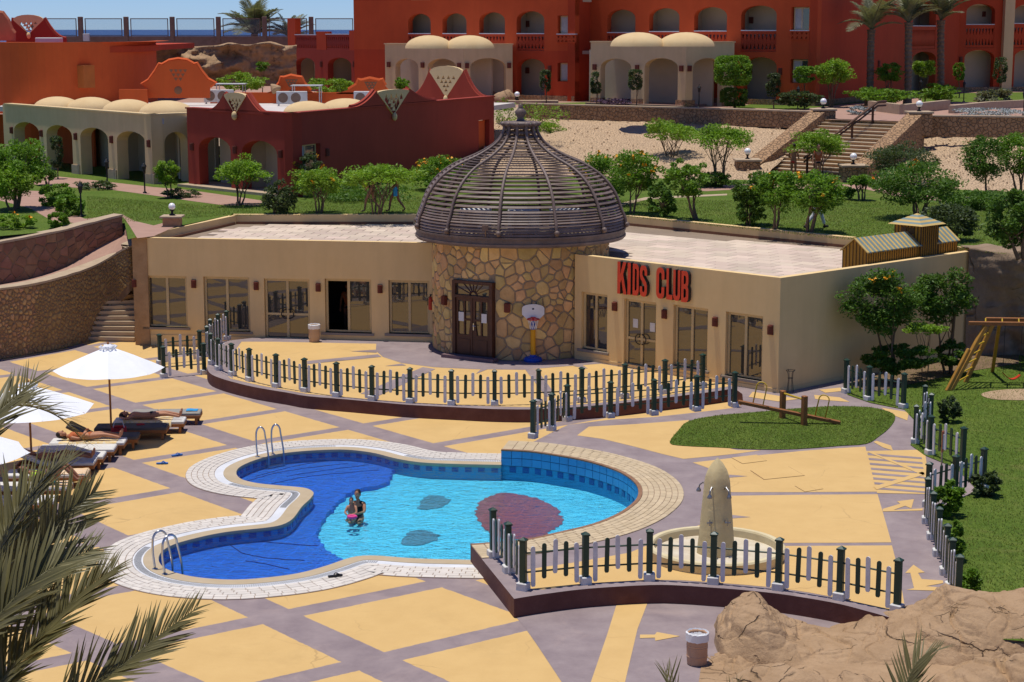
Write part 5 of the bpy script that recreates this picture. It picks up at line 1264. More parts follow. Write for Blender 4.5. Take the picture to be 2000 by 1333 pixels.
def candle_stand():
    q = G(1543, 768, ZR); t = thing('wire_stand', 'thin dark wire stand with a ring top beside the building corner', 'stand', (q.x,q.y,ZR))
    for k in range(4):
        a = 2*PI*k/4+.4; mb = MB(); mb.tube([(0.12*math.cos(a),.12*math.sin(a),0),(0.07*math.cos(a),.07*math.sin(a),.4),(0.09*math.cos(a),.09*math.sin(a),.62),(0.15*math.cos(a),.15*math.sin(a),.70)], .008, 5); mb.build('leg', MAT['dark_iron'], t, world=False)
    mb = MB()
    for r, z in ((.13,.68),(.075,.45)): mb.tube([(r*math.cos(a), r*math.sin(a), z) for a in [2*PI*k/16 for k in range(17)]], .008, 5)
    mb.build('ring', MAT['dark_iron'], t, world=False)
candle_stand()
def ring_sign():
    q = G(1836, 975, ZR); t = thing('post_sign', 'thin pole with a narrow orange bordered board by the fence gap', 'sign', (q.x,q.y,ZR))
    mb = MB(); mb.tube([(0,0,0),(0,0,1.62)], .02, 6); mb.build('pole', MAT['stone_cap'], t, world=False)
    mb = MB(); mb.bbox((0,-.03,1.36), (.10,.03,.50), .01, Matrix.Rotation(0.9,3,'Z')); mb.build('board', MAT['terracotta'], t, world=False)
    mb = MB(); mb.bbox((0.012,-.045,1.36), (.05,.025,.34), .005, Matrix.Rotation(0.9,3,'Z')); mb.build('board_face', MAT['paper'], t, world=False)
ring_sign()
# ================================================================== seesaw and swing
def seesaw():
    a, b = G(1551, 822, ZR), G(1551, 834, ZR); c = G(1550, 828, ZR); t = thing('seesaw', 'wooden seesaw with yellow hand hoops standing on the small lawn', 'seesaw', (c.x,c.y,ZR))
    inv = wmat(t).inverted()
    P0, P1 = G(1528, 818, ZR), G(1570, 832, ZR)            # feet of the two posts
    ax = Vector((P1.x-P0.x, P1.y-P0.y, 0)).normalized(); ang = math.atan2(ax.y, ax.x)
    R = Matrix.Rotation(ang, 3, 'Z')
    c1, c2 = inv @ Vector((P0.x,P0.y,ZR)), inv @ Vector((P1.x,P1.y,ZR))
    for p, h in ((c1, .82), (c2, .86)):
        mb = MB(); mb.bbox(p+Vector((0,0,h/2-.03)), (.15,.13,h), .012, R); mb.build('post', MAT['wood_light'], t, world=False)
    mb = MB(); mb.tube([c1+Vector((0,0,.72)), c2+Vector((0,0,.72))], .03, 8); mb.build('axle', MAT['yellow_pipe'], t, world=False)
    # beam through the pivot: left end up, right end on the grass
    E0, E1 = AY(1442, 785, (P0.y+P1.y)/2-0.1), G(1641, 826, ZR+0.06)
    e0, e1 = inv @ E0, inv @ E1; d = (e1-e0); L = d.length; dn = d.normalized(); side = dn.cross(Vector((0,0,1))).normalized(); up = side.cross(dn)
    Rb = Matrix((dn, -side, up)).transposed()
    mb = MB(); mb.bbox((e0+e1)/2, (L,.15,.09), .012, Rb); mb.build('beam', MAT['wood_light'], t, world=False)
    for f, tilt in ((.19,0),(.80,0)):
        p = e0+d*f+up*.045; w = 0.15; mb = MB(); s = side if True else dn
        s = dn*.9+side*.25; pts = [p-s*w, p-s*w+up*.5]+[p-s*w*math.cos(PI*k/6)+up*(.5+.12*math.sin(PI*k/6)) for k in range(1, 6)]+[p+s*w+up*.5, p+s*w]
        mb.tube(pts, .018, 6); mb.build('hand_hoop', MAT['yellow_pipe'], t, smooth=True, world=False)
seesaw()
def swing():
    f0, f1 = G(1858, 762, ZR), G(1925, 742, ZR); c = (f0+f1)/2; t = thing('swing_set', 'wooden swing frame with ladder end and a red seat by the rock wall', 'swing', (c.x,c.y,ZR))
    Yt = c.y-0.1; A = AY(1893, 628, Yt); B = AY(2075, 640, Yt-0.2); zt = A.z
    inv = wmat(t).inverted(); I = lambda p: inv @ Vector(p)
    def beam(name, p, q, w, m='wood_yellow'):
        p, q = I(p), I(q); d = (q-p); L = d.length; d.normalize(); s = d.cross(Vector((0,0,1))); s = s.normalized() if s.length > .01 else Vector((1,0,0)); u = s.cross(d)
        mb = MB(); mb.bbox((p+q)/2, (L,w,w), .012, Matrix((d,-s,u)).transposed()); return mb.build(name, MAT[m], t, world=False)
    T0 = AY(1902, 632, Yt-0.35); T1 = AY(1935, 622, Yt+0.4)
    fa, fb = G(1856, 764, ZR), G(1920, 738, ZR); fa2, fb2 = G(1882, 748, ZR), G(1938, 728, ZR)
    beam('leg', fa, Vector((T0.x+.35,T0.y,zt-0.08)), .12); beam('leg', fa2+Vector((0.05,0,0)), Vector((T1.x+.1,T1.y,zt-0.08)), .12); beam('leg', fb2, Vector((T1.x+.28,T1.y,zt-.05)), .10)
    beam('prop', fa+Vector((-.12,-.05,0)), fa.lerp(Vector((T0.x+.35,T0.y,zt)), .62)+Vector((-.1,0,0)), .10)
    L0, L1 = fa, Vector((T0.x+.35,T0.y,zt-0.08)); M0, M1 = fa2+Vector((0.05,0,0)), Vector((T1.x+.1,T1.y,zt-0.08))
    for k in range(6):
        f = .12+.14*k; mb = MB(); mb.tube([I(L0.lerp(L1,f)), I(M0.lerp(M1,f))], .025, 6); mb.build('rung', MAT['yellow_pipe'], t, world=False)
    beam('top_beam', Vector((T0.x-.15,T0.y,zt)), Vector((T0.x+4.2,T0.y-.2,zt-.02)), .11, 'wood_light'); beam('top_beam', Vector((T1.x-.15,T1.y,zt)), Vector((T1.x+4.2,T1.y-.2,zt-.02)), .11, 'wood_light')
    ex = T0.x+4.0
    for sy in (-.35, .45): beam('leg', Vector((ex+.5, (T0.y+T1.y)/2+sy*2.2, ZR)), Vector((ex, (T0.y+T1.y)/2+sy*.9, zt-.06)), .12)
    for k in range(7):
        x = T0.x+.35+.5*k; mb = MB(); mb.tube([I((x,T0.y,zt+.02)), I((x+.2,T1.y,zt+.02))], .022, 6); mb.build('cross_bar', MAT['yellow_pipe'], t, world=False)
    s0, s1 = AY(1959, 728, Yt), AY(1992, 732, Yt)
    for s in (s0, s1):
        mb = MB(); mb.tube([I((s.x,Yt,zt-.02)), I(s)], .009, 5); mb.build('chain', MAT['dark_iron'], t, world=False)
    mb = MB(); n = 8; vs = []
    for i in range(n+1):
        p = s0.lerp(s1, i/n)-Vector((0,0,.16*math.sin(PI*i/n))); vs += [I(p+Vector((0,-.09,0))), I(p+Vector((0,.09,0))), I(p+Vector((0,.09,-.025))), I(p+Vector((0,-.09,-.025)))]
    mb.add(vs, [(4*i+e,4*i+(e+1)%4,4*i+4+(e+1)%4,4*i+4+e) for i in range(n) for e in range(4)]); mb.build('swing_seat', MAT['red_plastic'], t, world=False)
swing()
# ================================================================== terraces, retaining walls, stairs
def stone_far(name, c, c2, sc_, joint):
    m, nt, b, o = NT(name); p = pos_(nt); v = nt.nodes.new('ShaderNodeTexVoronoi'); v.feature = 'DISTANCE_TO_EDGE'; v.inputs['Scale'].default_value = sc_; nt.links.new(p, v.inputs['Vector'])
    v2 = nt.nodes.new('ShaderNodeTexVoronoi'); v2.inputs['Scale'].default_value = sc_; nt.links.new(p, v2.inputs['Vector'])
    sep = nt.nodes.new('ShaderNodeSeparateColor'); nt.links.new(v2.outputs['Color'], sep.inputs[0])
    col = mixc(nt, sep.outputs[0], c, c2); f = ramp_(nt, v.outputs['Distance'], 0.0, 0.09)
    nt.links.new(mixc(nt, f, joint, col), b.inputs['Base Color']); b.inputs['Roughness'].default_value = 0.92
    bump_(nt, math_(nt, 'ADD', f, math_(nt, 'MULTIPLY', noise_(nt, 8, 6, 0.7, p), 0.6)), b, 0.9, 0.06); MAT[name] = m
stone_far('stone_wall_far', (0.42,0.25,0.125), (0.33,0.19,0.09), 4.6, (0.24,0.14,0.075))
stone_far('scree', (0.57,0.395,0.235), (0.53,0.365,0.215), 6.5, (0.50,0.345,0.20))
W1P = [(-160,732,0),(-60,714,0),(0,703,0),(60,693,0),(120,682,0),(183,665,0),(228,585,1.4),(252,545,2.2),(278,508,2.8)]
W1T = [598,580,568,560,546,525,500,486,476]
W2P = [(-160,580,1.97),(-60,568,2.06),(0,558,2.15),(66,545,2.256),(132,522,2.525),(185,489,2.995),(240,461,3.41)]
W2T = [500,487,477,465,451,437,423]
w1 = [G(*q) for q in W1P]; w1t = [AY(q[0], t, p.y).z for q, p, t in zip(W1P, w1, W1T)]
w2 = [G(*q) for q in W2P]; w2t = [AY(q[0], t, p.y).z for q, p, t in zip(W2P, w2, W2T)]
def stone_wall(label, base, tops, zlow, thick, n, mat, mort, cap, seed, rows=None, gap=0.02, depth=0.04):
    b = smoothline([Vector((p.x,p.y,0)) for p in base], 5); t = smoothline([Vector((z,0,0)) for z in tops], 5); l = smoothline([Vector((z,0,0)) for z in zlow], 5)
    P = Path(b); N = len(b); c = b[N//2]; o = thing('stone_wall', label, 'wall', (c.x,c.y,0)); mb = MB(); off = []
    for i, p in enumerate(b):
        d = b[min(i+1,N-1)]-b[max(i-1,0)]; nn = Vector((d.y,-d.x,0)).normalized(); nn = -nn if nn.dot(-p) < 0 else nn; off.append(nn)
    vs = []
    for i, p in enumerate(b):
        q = p-off[i]*thick; vs += [(p.x,p.y,l[i].x-.3),(p.x,p.y,t[i].x),(q.x,q.y,t[i].x),(q.x,q.y,l[i].x-.3)]
    mb.add(vs, [(4*i+e,4*i+(e+1)%4,4*i+4+(e+1)%4,4*i+4+e) for i in range(N-1) for e in range(4)]+[(3,2,1,0),(4*N-4,4*N-3,4*N-2,4*N-1)])
    mb.build('wall_core', MAT[mort], o)
    cp = MB(); vs = []
    for i, p in enumerate(b):
        a, q = p+off[i]*0.05, p-off[i]*(thick+.04); z = t[i].x+0.003; w = .02*mnoise.noise(p*1.5); vs += [(a.x,a.y,z),(a.x,a.y,z+.075+w),(q.x,q.y,z+.075+w),(q.x,q.y,z)]
    cp.add(vs, [(4*i+e,4*i+(e+1)%4,4*i+4+(e+1)%4,4*i+4+e) for i in range(N-1) for e in range(4)]+[(3,2,1,0),(4*N-4,4*N-3,4*N-2,4*N-1)])
    cp.build('coping', MAT[cap], o)
    H = 10.0
    def fn(u, v, w):
        p, d = P.at(u); f = np.interp(u, P.l, [q.x for q in t]); g = np.interp(u, P.l, [q.x for q in l])
        nn = Vector((d.y,-d.x,0)); nn = -nn if nn.dot(-p) < 0 else nn
        q = p+nn*(0.0+w); return Vector((q.x,q.y,g+(f-g)*v/h0))
    h0 = sum(q.x for q in t)/N-sum(q.x for q in l)/N; pts = None
    if rows:
        rnd = random.Random(seed); pts = []
        for r in range(rows):
            x = rnd.uniform(0, .3)
            while x < P.len: pts.append((x, (r+.5+rnd.uniform(-.12,.12))*h0/rows)); x += rnd.uniform(.28, .62)
    cells, _ = voronoi_cells(P.len, h0, n, seed, 0 if rows else 1, row=pts)
    add_stones(cells, gap, depth, fn, MAT[mat], o, seed)
    return o
stone_wall('curved brown rubble stone wall at the left, rising beside the steps', w1[1:], w1t[1:], [0,0,0,0,0,1.4,2.0,2.4], 0.5, 950, 'stone_brown', 'mortar_dark', 'stone_cap', 21)
stone_wall('upper reddish block stone wall along the ramp behind the rubble wall', w2[1:], w2t[1:], [2.0,2.1,2.2,2.45,2.95,3.35], 0.45, 150, 'stone_red', 'mortar_dark', 'stone_cap', 22, rows=5, gap=0.012, depth=0.03)
b1 = smoothline([Vector((p.x-.1,p.y+.50,t+.05)) for p, t in zip(w1, w1t)], 4)[:25]; b2 = smoothline([Vector((p.x,p.y,q[2]+.03)) for p, q in zip(w2, W2P)], 4)
nn_ = min(len(b1), len(b2)); mb = MB(); mb.add(b1[:nn_]+b2[:nn_], [(i,i+1,nn_+i+1,nn_+i) for i in range(nn_-1)])
e0, e1 = b1[nn_-1], b2[nn_-1]; far = [e0, Vector((w1[7].x,w1[7].y+.45,w1t[7]+.05)), Vector((w1[8].x,w1[8].y+.45,w1t[8]+.05)), G(270,466,ZL), G(250,438,ZL), e1]; mb.add(far, [(0,1,5),(1,2,5),(2,3,4,5)]); struct(mb.build('ramp_path', MAT['paving_pink']))
# nine steps between wall and building
st = thing('stone_steps', 'short flight of pale stone steps between rubble wall and building', 'steps', (G(220,640,0.4).x, G(220,640,.4).y, 0))
l0, l1 = G(180,667,0), G(232,580,1.5); r0, r1 = G(263,669,0), G(263,577,1.5)
for i in range(9):
    f = i/9; a, c = l0.lerp(l1, f), r0.lerp(r1, f); a2, c2 = l0.lerp(l1, f+.16), r0.lerp(r1, f+.16); h = 1.53*(i+1)/9
    MB().prism([a+Vector((-.5,0,0)), c, c2, a2+Vector((-.5,0,0))], h-.10, h).build('step', MAT['step'], st)
    MB().prism([a+Vector((-.5,.05,0)), c+Vector((0,.05,0)), c2, a2+Vector((-.5,0,0))], -.02, h-.10).build('riser', MAT['stone_cap'], st)
landing = [l1+Vector((-.5,0,0)), r1, r1+Vector((0,3,0)), l1+Vector((-.3,3,0))]; MB().prism(landing, 1.2, 1.53).build('step', MAT['step'], st)
# lawn terrace
lawn_front = [Vector((-70,66,ZL))]+[Vector((p.x,p.y+.4,ZL)) for p in w2]+[G(250,468,ZL), Vector((Ai.x+.2,Ai.y+.6,ZL)), Vector((LB.x-.05,LB.y+.28,ZL)), Vector((MBk.x,MBk.y+.28,ZL)), Vector((RB0.x,RB0.y+.28,ZL)), Vector((RB1.x,RB1.y+.28,ZL)), Vector((S0.x+.4,S0.y+.6,ZL)), Vector((S0.x+1.0,S0.y-.3,ZL)), Vector((32,57.5,ZL))]
struct(sheet('lawn', lawn_front+[Vector((60,112,ZL)), Vector((-70,112,ZL))], MAT['grass']))
def pave(pts, z, mat='paving_pink', name='paved_path', lift=.006): return struct(sheet(name, [(p.x,p.y,z+lift) for p in gpoly(z, *pts)], MAT[mat]))
pave([(-60,371),(0,371),(84,374),(92,392),(125,412),(166,428),(240,420),(262,432),(300,441),(335,432),(350,440),(300,462),(268,466),(252,440),(241,425),(166,437),(105,434),(60,408),(0,392),(-60,392)], ZL)
pave([(20,345),(80,342),(160,350),(230,358),(299,366),(370,372),(470,386),(515,393),(505,402),(440,402),(372,393),(290,381),(200,369),(120,366),(60,360),(20,362)], ZL)
pave([(1330,372),(1420,362),(1500,358),(1700,362),(1760,378),(1830,384),(2050,388),(2050,396),(1850,394),(1760,386),(1690,370),(1480,368),(1380,374)], ZL)
pave([(1150,412),(1260,386),(1420,379),(1420,382),(1265,390),(1160,416)], ZL, 'stone_cap')
# hotel terrace
struct(sheet('hotel_terrace', [Vector((-34,99,ZU)), G(1003,212,ZU), G(1021,207,ZU+.0), G(1240,214,ZU), G(1560,224,ZU), G(1622,234,ZU), G(1772,239,ZU), G(1800,232,ZU), Vector((34,92,ZU)), Vector((70,92,ZU)), Vector((70,200,ZU)), Vector((-120,200,ZU)), Vector((-120,108,ZU))], MAT['paving_pink']))
for q in ([(1430,210),(1560,215),(1640,205),(1700,200),(1780,195),(1700,188),(1600,187),(1520,196)], [(1800,200),(2050,200),(2050,180),(1900,182),(1800,186)], [(1030,203),(1240,209),(1380,212),(1300,206),(1150,200)]):
    pave(q, ZU, 'grass', 'hotel_lawn', .008)
def retaining(label, pts, y_tops, z_bot, thick=.5):
    P = [G(x, y, ZU+.25) for x, y in y_tops]; c = P[0]; t = thing('stone_wall', label, 'wall', (c.x,c.y,ZU-.5))
    for p, q in zip(P, P[1:]): slabwall(Vector((p.x,p.y,0)), Vector((q.x,q.y,0)), thick, z_bot, ZU+.22, 'wall_core', 'stone_wall_far', t)
    for p, q in zip(P, P[1:]): slabwall(Vector((p.x,p.y,0)), Vector((q.x,q.y,0)), thick+.1, ZU+.222, ZU+.30, 'coping', 'stone_cap', t)
    return P
r1p = retaining('long low rubble retaining wall above the sandy slope left of the stairs', None, [(1018,203),(1240,209),(1400,213),(1590,219)], ZU-.65)
r2p = retaining('low rubble retaining wall above the sandy slope right of the stairs', None, [(1795,227),(1900,228),(2080,230)], ZU-.8)
def slope(top, bottom, seed, name='sandy_slope'):
    nu, nv = 60, 22; vs = []
    T, B = Path(top), Path(bottom)
    for j in range(nv+1):
        for i in range(nu+1):
            a, _ = T.at(T.len*i/nu); b, _ = B.at(B.len*i/nu); p = a.lerp(b, j/nv); p = p+Vector((0,-.5,1)).normalized()*(.11*mnoise.fractal(p*0.9+Vector((seed,0,0)), 0.6, 2.1, 5)); vs.append(p)
    s = nu+1; mb = MB(); mb.add(vs, [(j*s+i,j*s+i+1,(j+1)*s+i+1,(j+1)*s+i) for j in range(nv) for i in range(nu)]); o = struct(mb.build(name, MAT['scree'], None, smooth=True))
    rnd = random.Random(seed); st_ = MB()
    for k in range(420):
        a, _ = T.at(T.len*rnd.random()); b, _ = B.at(B.len*rnd.random()); 
        u = rnd.random(); a, _ = T.at(T.len*u); b, _ = B.at(B.len*u); p = a.lerp(b, rnd.random()); r = rnd.uniform(.02,.06)
        st_.ell(p+Vector((0,-.04,.05)), (r*rnd.uniform(.8,1.4), r, r*.7), 6, 4, Matrix.Rotation(rnd.uniform(0,6),3,'Z'))
    struct(st_.build('slope_stones', MAT['scree']), 'stuff')
slope([G(960,236,ZU-.6), G(1021,229,ZU-.55), G(1240,236,ZU-.55), G(1400,240,ZU-.55), G(1600,246,ZU-.55)], [G(930,345,ZL), G(1020,345,ZL), G(1200,348,ZL), G(1350,352,ZL), G(1485,352,ZL)], 3)
slope([G(1790,252,ZU-.7), G(1900,256,ZU-.7), G(2080,260,ZU-.7)], [G(1700,352,ZL), G(1880,372,ZL), G(2080,378,ZL)], 8)
# broad stairs with cheek walls and rail
def stairs():
    A, B_ = G(1490,341,ZL), G(1618,232,ZU); C, D = G(1660,353,ZL), G(1774,238,ZU); n = 16
    t = thing('wide_staircase', 'wide flight of pale stone stairs climbing to the hotel terrace', 'stairs', ((A.x+C.x)/2,(A.y+C.y)/2,ZL))
    me = []
    for i in range(n):
        f0, f1 = i/n, (i+1)/n; a, b = A.lerp(B_, f0), A.lerp(B_, f1); c, d = C.lerp(D, f0), C.lerp(D, f1); z = ZL+(ZU-ZL)*f1
        fr = Vector((0,-.05,0))
        MB().prism([a+fr, c+fr, d+Vector((0,.04,0)), b+Vector((0,.04,0))], z-.05, z).build('step', MAT['step'], t)
        MB().prism([a, c, d+Vector((0,.04,0)), b+Vector((0,.04,0))], z-.5, z-.052).build('riser', MAT['stone_brown'], t)
    up = (B_-A); up.z = 0; side = Vector((1,0,0))
    def cheek(label, P, Q, sx):
        w = thing('stair_wall', label, 'wall', (P.x,P.y,ZL)); s = Vector((sx,0,0)); d = Vector(((Q-P).x,(Q-P).y,0)).normalized()
        P, Q = Vector((P.x,P.y,0)), Vector((Q.x,Q.y,0)); vs = []
        for p, z in ((P-d*.3, ZL+.55), (Q, ZU+.5)):
            vs += [p+Vector((0,0,ZL-.3)), p+Vector((0,0,z)), p+s+Vector((0,0,z)), p+s+Vector((0,0,ZL-.3))]
        MB().add(vs, [(0,1,5,4),(1,2,6,5),(2,3,7,6),(3,2,1,0),(4,5,6,7)]).build('wall_core', MAT['stone_wall_far'], w)
        for p, z0, z1 in ((P-d*.75, ZL-.1, ZL+.72), (Q+d*.3, ZU-.7, ZU+.42)):
            m_ = MB(); m_.bbox(p+s*.5+Vector((0,0,(z0+z1)/2)), (1.15,1.1,z1-z0), .03); m_.build('pier', MAT['stone_wall_far'], w)
            m_ = MB(); m_.bbox(p+s*.5+Vector((0,0,z1+.05)), (1.28,1.22,.10), .02); m_.build('pier_cap', MAT['stone_cap'], w)
        return w, P-d*.75+s*.5, Q+d*.3+s*.5
    r = []
    _, p, q = cheek('sloping rubble wall with piers on the left side of the wide stairs', A, B_, -.85); r += [(p, ZL+.82), (q, ZU+.52)]
    _, p, q = cheek('sloping rubble wall with piers on the right side of the wide stairs', C, D, .85); r += [(p, ZL+.82), (q, ZU+.52)]
    m0, m1 = A.lerp(C, .48), B_.lerp(D, .62); h = thing('stair_rail', 'dark red brown timber handrail up the middle of the wide stairs', 'handrail', (m0.x,m0.y,ZL))
    dr = (m1-m0)
    for f in (.04, .34, .64, .93):
        p = m0.lerp(m1, f); m_ = MB(); m_.bbox(p+Vector((0,0,.5)), (.11,.11,1.0), .01); m_.build('post', MAT['wood_dark'], h)
    for o in (.95, .75):
        m_ = MB(); m_.tube([m0+Vector((0,0,o)), m1+Vector((0,0,o)), m1+dr.normalized()*.9+Vector((0,0,o-.3))], .07 if o > .9 else .05, 6); m_.build('rail', MAT['wood_dark'], h)
    return r
pier_tops = stairs()
def globe_lamp(label, p, z, r=.17):
    t = thing('globe_lamp', label, 'lamp', (p.x,p.y,z), 0, 'white globe lamps on piers')
    mb = MB(); mb.lathe([(.11,0),(.11,.04),(.05,.07),(.045,.14),(.09,.19),(.09,.22),(0,.22)], 12); mb.build('lamp_base', MAT['black'], t, world=False)
    mb = MB(); mb.ell((0,0,.20+r), (r,r,r), 16, 10); mb.build('globe', MAT['globe'], t, smooth=True, world=False)
for (p, z), l in zip(pier_tops, ('white globe lamp on the lower left pier of the wide stairs', 'white globe lamp on the upper left pier of the wide stairs', 'white globe lamp on the lower right pier of the wide stairs', 'white globe lamp on the upper right pier of the wide stairs')): globe_lamp(l, p, z)
def gate_pier():
    q = G(337,442,ZL); t = thing('stone_pier', 'small square stone pier behind the left parapet of the kids building', 'pier', (q.x,q.y,ZL-.2))
    mb = MB(); mb.bbox((q.x,q.y,ZL+.05), (.62,.6,.55), .02); mb.build('pier_body', MAT['stone_brown'], t)
    mb = MB(); mb.bbox((q.x,q.y,ZL+.36), (.80,.76,.07), .015); mb.build('pier_cap', MAT['stone_cap'], t)
    globe_lamp('white globe lamp on the stone pier behind the left end of the kids building', q, ZL+.395, .13)
gate_pier()
q = G(1010,204,ZU); mb = MB(); t = thing('stone_pier', 'low white stone pier carrying a globe lamp behind the dome tip', 'pier', (q.x,q.y,ZU)); mb.bbox((q.x+1,q.y,ZU+.1), (3.2,.7,.3), .02); mb.build('pier_body', MAT['stone_cap'], t); globe_lamp('white globe lamp at the edge of the hotel terrace behind the dome tip', q, ZU+.25)
# pale planter walls at the head of the stairs
def planter(label, pts, h=.55):
    P = [G(x, y, ZU) for x, y in pts]; t = thing('planter_wall', label, 'wall', (P[0].x,P[0].y,ZU))
    for a, b in zip(P, P[1:]): slabwall(Vector((a.x,a.y,0)), Vector((b.x,b.y,0)), .35, ZU, ZU+h, 'wall_block', 'stone_cap', t)
planter('pale stone planter wall behind the head of the wide stairs', [(1700,216),(1762,224),(1850,214)])
planter('pale low planter wall right of the stair head pier', [(1858,222),(1930,214),(2060,207)], .45)
# ================================================================== red bungalow with beige arcade
bung = thing('bungalow', 'low red and beige guest building with arches, domes and curled gables', 'building', (-14, 84, ZL))
WA = Wall(G(15,322,ZL), G(299,360,ZL)); zA = AY(299,226,G(299,360,ZL).y).z
WA2 = Wall(G(299,360,ZL), G(372,223,zA)); WR1 = Wall(G(369,364,ZL), G(574,386,ZL)); pR = G(574,386,ZL); zR = AY(574,224,pR.y).z
WR2 = Wall(pR, G(965,190,zR))
def arches(W, wname, z0, z1, u0, u1, ops, mat, par, t=.45, rise=.45, foot=None):
    holes = []
    for x0, x1, yc, yb in ops:
        a, _ = W.uv(x0, (yc+(yb or 300))/2); c, _ = W.uv(x1, (yc+(yb or 300))/2); _, k = W.uv((x0+x1)/2, yc)
        b = z0+.01 if yb is None else W.uv((x0+x1)/2, yb)[1]
        holes.append(arch2(a, b, c, k, min(rise, (c-a)/2)))
    # piers, so that every pier is a clean box below the springing, and one pierced head above
    hs = sorted(holes, key=lambda h: h[0][0]); mb = MB(); u = u0; spr = []
    zs = min(h[2][1] for h in hs)-.02 if hs else z1
    for h in hs:
        W.box(mb, u, z0, h[0][0], zs, 0, -t)
        if h[0][1] > z0+.05: W.box(mb, h[0][0], z0, h[1][0], h[0][1], 0, -t)
        u = h[1][0]
    W.box(mb, u, z0, u1, zs, 0, -t)
    if hs:
        edge = [(u0, zs)]
        for h in hs:
            edge.append((h[0][0], zs)); edge += list(reversed(h[2:])); edge.append((h[1][0], zs))
        # dedupe and build the lintel polygon
        poly = []
        for q in edge+[(u1, zs), (u1, z1), (u0, z1)]:
            if not poly or math.dist(poly[-1], q) > 1e-4: poly.append(q)
        W.panel(mb, poly, (), 0, t)
    o = mb.build(wname, MAT[mat], par)
    return o
opsA = [(28,77,239,None),(91,141,245,None),(157,211,250,None),(228,285,257,None)]
arches(WA, 'arcade_wall', ZL-.05, zA, -.3, WA.len, opsA, 'beige', bung, .6, .5)
arches(WA2, 'arcade_wall', ZL-.05, zA, 0, WA2.len+.3, [(321,366,258,None)], 'beige', bung, .6, .5)
opsR = [(388,450,268,None),(472,541,275,None)]
arches(WR1, 'front_wall', ZL-.05, zR, 0, WR1.len, opsR, 'crimson', bung, .5, .55)
mb = MB(); aw, _ = WR2.uv(575,310); a2, _ = WR2.uv(626,310); _, vt = WR2.uv(600,283); _, vb = WR2.uv(600,350)
ds, _ = WR2.uv(935,290); de, _ = WR2.uv(956,290)
W = WR2; aw = max(aw, .5)
W.box(mb, 0, ZL-.05, aw, zR, 0, -.4); W.box(mb, aw, vt, a2, zR, 0, -.4); W.box(mb, aw, ZL-.05, a2, vb, 0, -.4); W.box(mb, a2, ZL-.05, ds, zR, 0, -.4); W.box(mb, ds, ZL+2.4, de, zR, 0, -.4); W.box(mb, de, ZL-.05, W.len, zR, 0, -.4); mb.build('side_wall', MAT['crimson'], bung)
for W, z in ((WA, zA), (WA2, zA), (WR1, zR), (WR2, zR)):
    c = MB(); W.box(c, -.05, z+.003, W.len+.05, z+.07, .05, -.45); c.build('wall_coping', MAT['beige' if z == zA else 'crimson'], bung)
# pier feet of stone
for W, us in ((WA, [0,.0]), ):
    for x in (20,84,149,220,293):
        a, _ = W.uv(x, 330); m_ = MB(); W.box(m_, a-.42, ZL-.02, a+.42, ZL+.45, .05, -.62); m_.build('pier_foot', MAT['stone_cap'], bung)
# inner walls, ceiling and floor of the arcade
mb = MB(); WA.box(mb, -.3, ZL+.0, WA.len, zA-.2, -3.4, -3.6); mb.build('inner_wall', MAT['alcove'], bung)
mb = MB(); WA.box(mb, -.2, ZL, WA.uv(84,300)[0], zA-.2, -2.9, -3.0); mb.build('inner_wall', MAT['orange_bright'], bung)
for x in (149,220,293):
    a, _ = WA.uv(x, 300); m_ = MB(); WA.box(m_, a-.1, ZL, a+.1, zA-.2, -2.2, -3.4); m_.build('partition', MAT['alcove'], bung)
mb = MB(); WA2.box(mb, 2.6, ZL, WA2.len+.5, zA-.2, -1.6, -1.75); mb.build('inner_wall', MAT['alcove'], bung)
mb = MB(); WR1.box(mb, .4, ZL+.02, WR1.len-1.7, zR-.2, -1.5, -1.7); mb.build('inner_wall', MAT['alcove'], bung)
mb = MB(); WR1.box(mb, WR1.uv(461,330)[0]-.2, ZL, WR1.uv(461,330)[0]+.2, zR-.2, -.5, -1.5); mb.build('partition', MAT['alcove'], bung)
mb = MB(); WR1.box(mb, -.2, ZL-.02, WR1.len, ZL+.12, .5, -1.5); mb.build('porch_floor', MAT['stone_cap'], bung)
wall_l = [(WA,22,255),(WA,80,261),(WA,147,267),(WA,217,273),(WA,290,281),(WR1,374,287),(WR1,458,293),(WR1,547,301),(WR2,640,298)]
for W, x, y in wall_l: wall_lamp(W, x, y, bung, .32, .24)
u, v = WR1.uv(511,303,-1.48); mb = MB(); WR1.box(mb, u-.12, v-.16, u+.12, v+.16, -1.49, -1.40); mb.build('wall_lamp', MAT['lamp_red'], bung)
def win(W, par, x0, y0, x1, y1, frame='frame_yellow', curtain=True, off=-.22):
    u0, v0, u1, v1 = W.rect(x0, y0, x1, y1); f = MB(); b = .06; um = (u0+u1)/2
    for a, c in ((u0,u0+b),(u1-b,u1),(um-b*.5,um+b*.5)): W.box(f, a, v0, c, v1, off, off+.06)
    for a, c in ((u0+b,um-b*.5),(um+b*.5,u1-b)): W.box(f, a, v1-b, c, v1, off, off+.056); W.box(f, a, v0, c, v0+b, off, off+.056)
    o = f.build('window', MAT[frame], par)
    for a, c in ((u0+b,um-b*.5),(um+b*.5,u1-b)):
        p = MB(); W.box(p, a, v0+b, c, v1-b, off+.02, off+.03); p.build('pane', MAT['glass'], o)
    if curtain:
        p = MB(); n = 16; vs = []
        ue = u0+b+(u1-u0)*.52
        for i in range(n+1):
            uu = u0+b+(ue-u0-b)*i/n; w = off+.045+.012*math.sin(i*2.2); vs += [W.w(uu, v0+b, w), W.w(uu, v1-b, w)]
        p.add(vs, [(2*i,2*i+2,2*i+3,2*i+1) for i in range(n)]); p.build('curtain', MAT['curtain'], o)
    return o
win(WR2, bung, 578, 286, 624, 348)
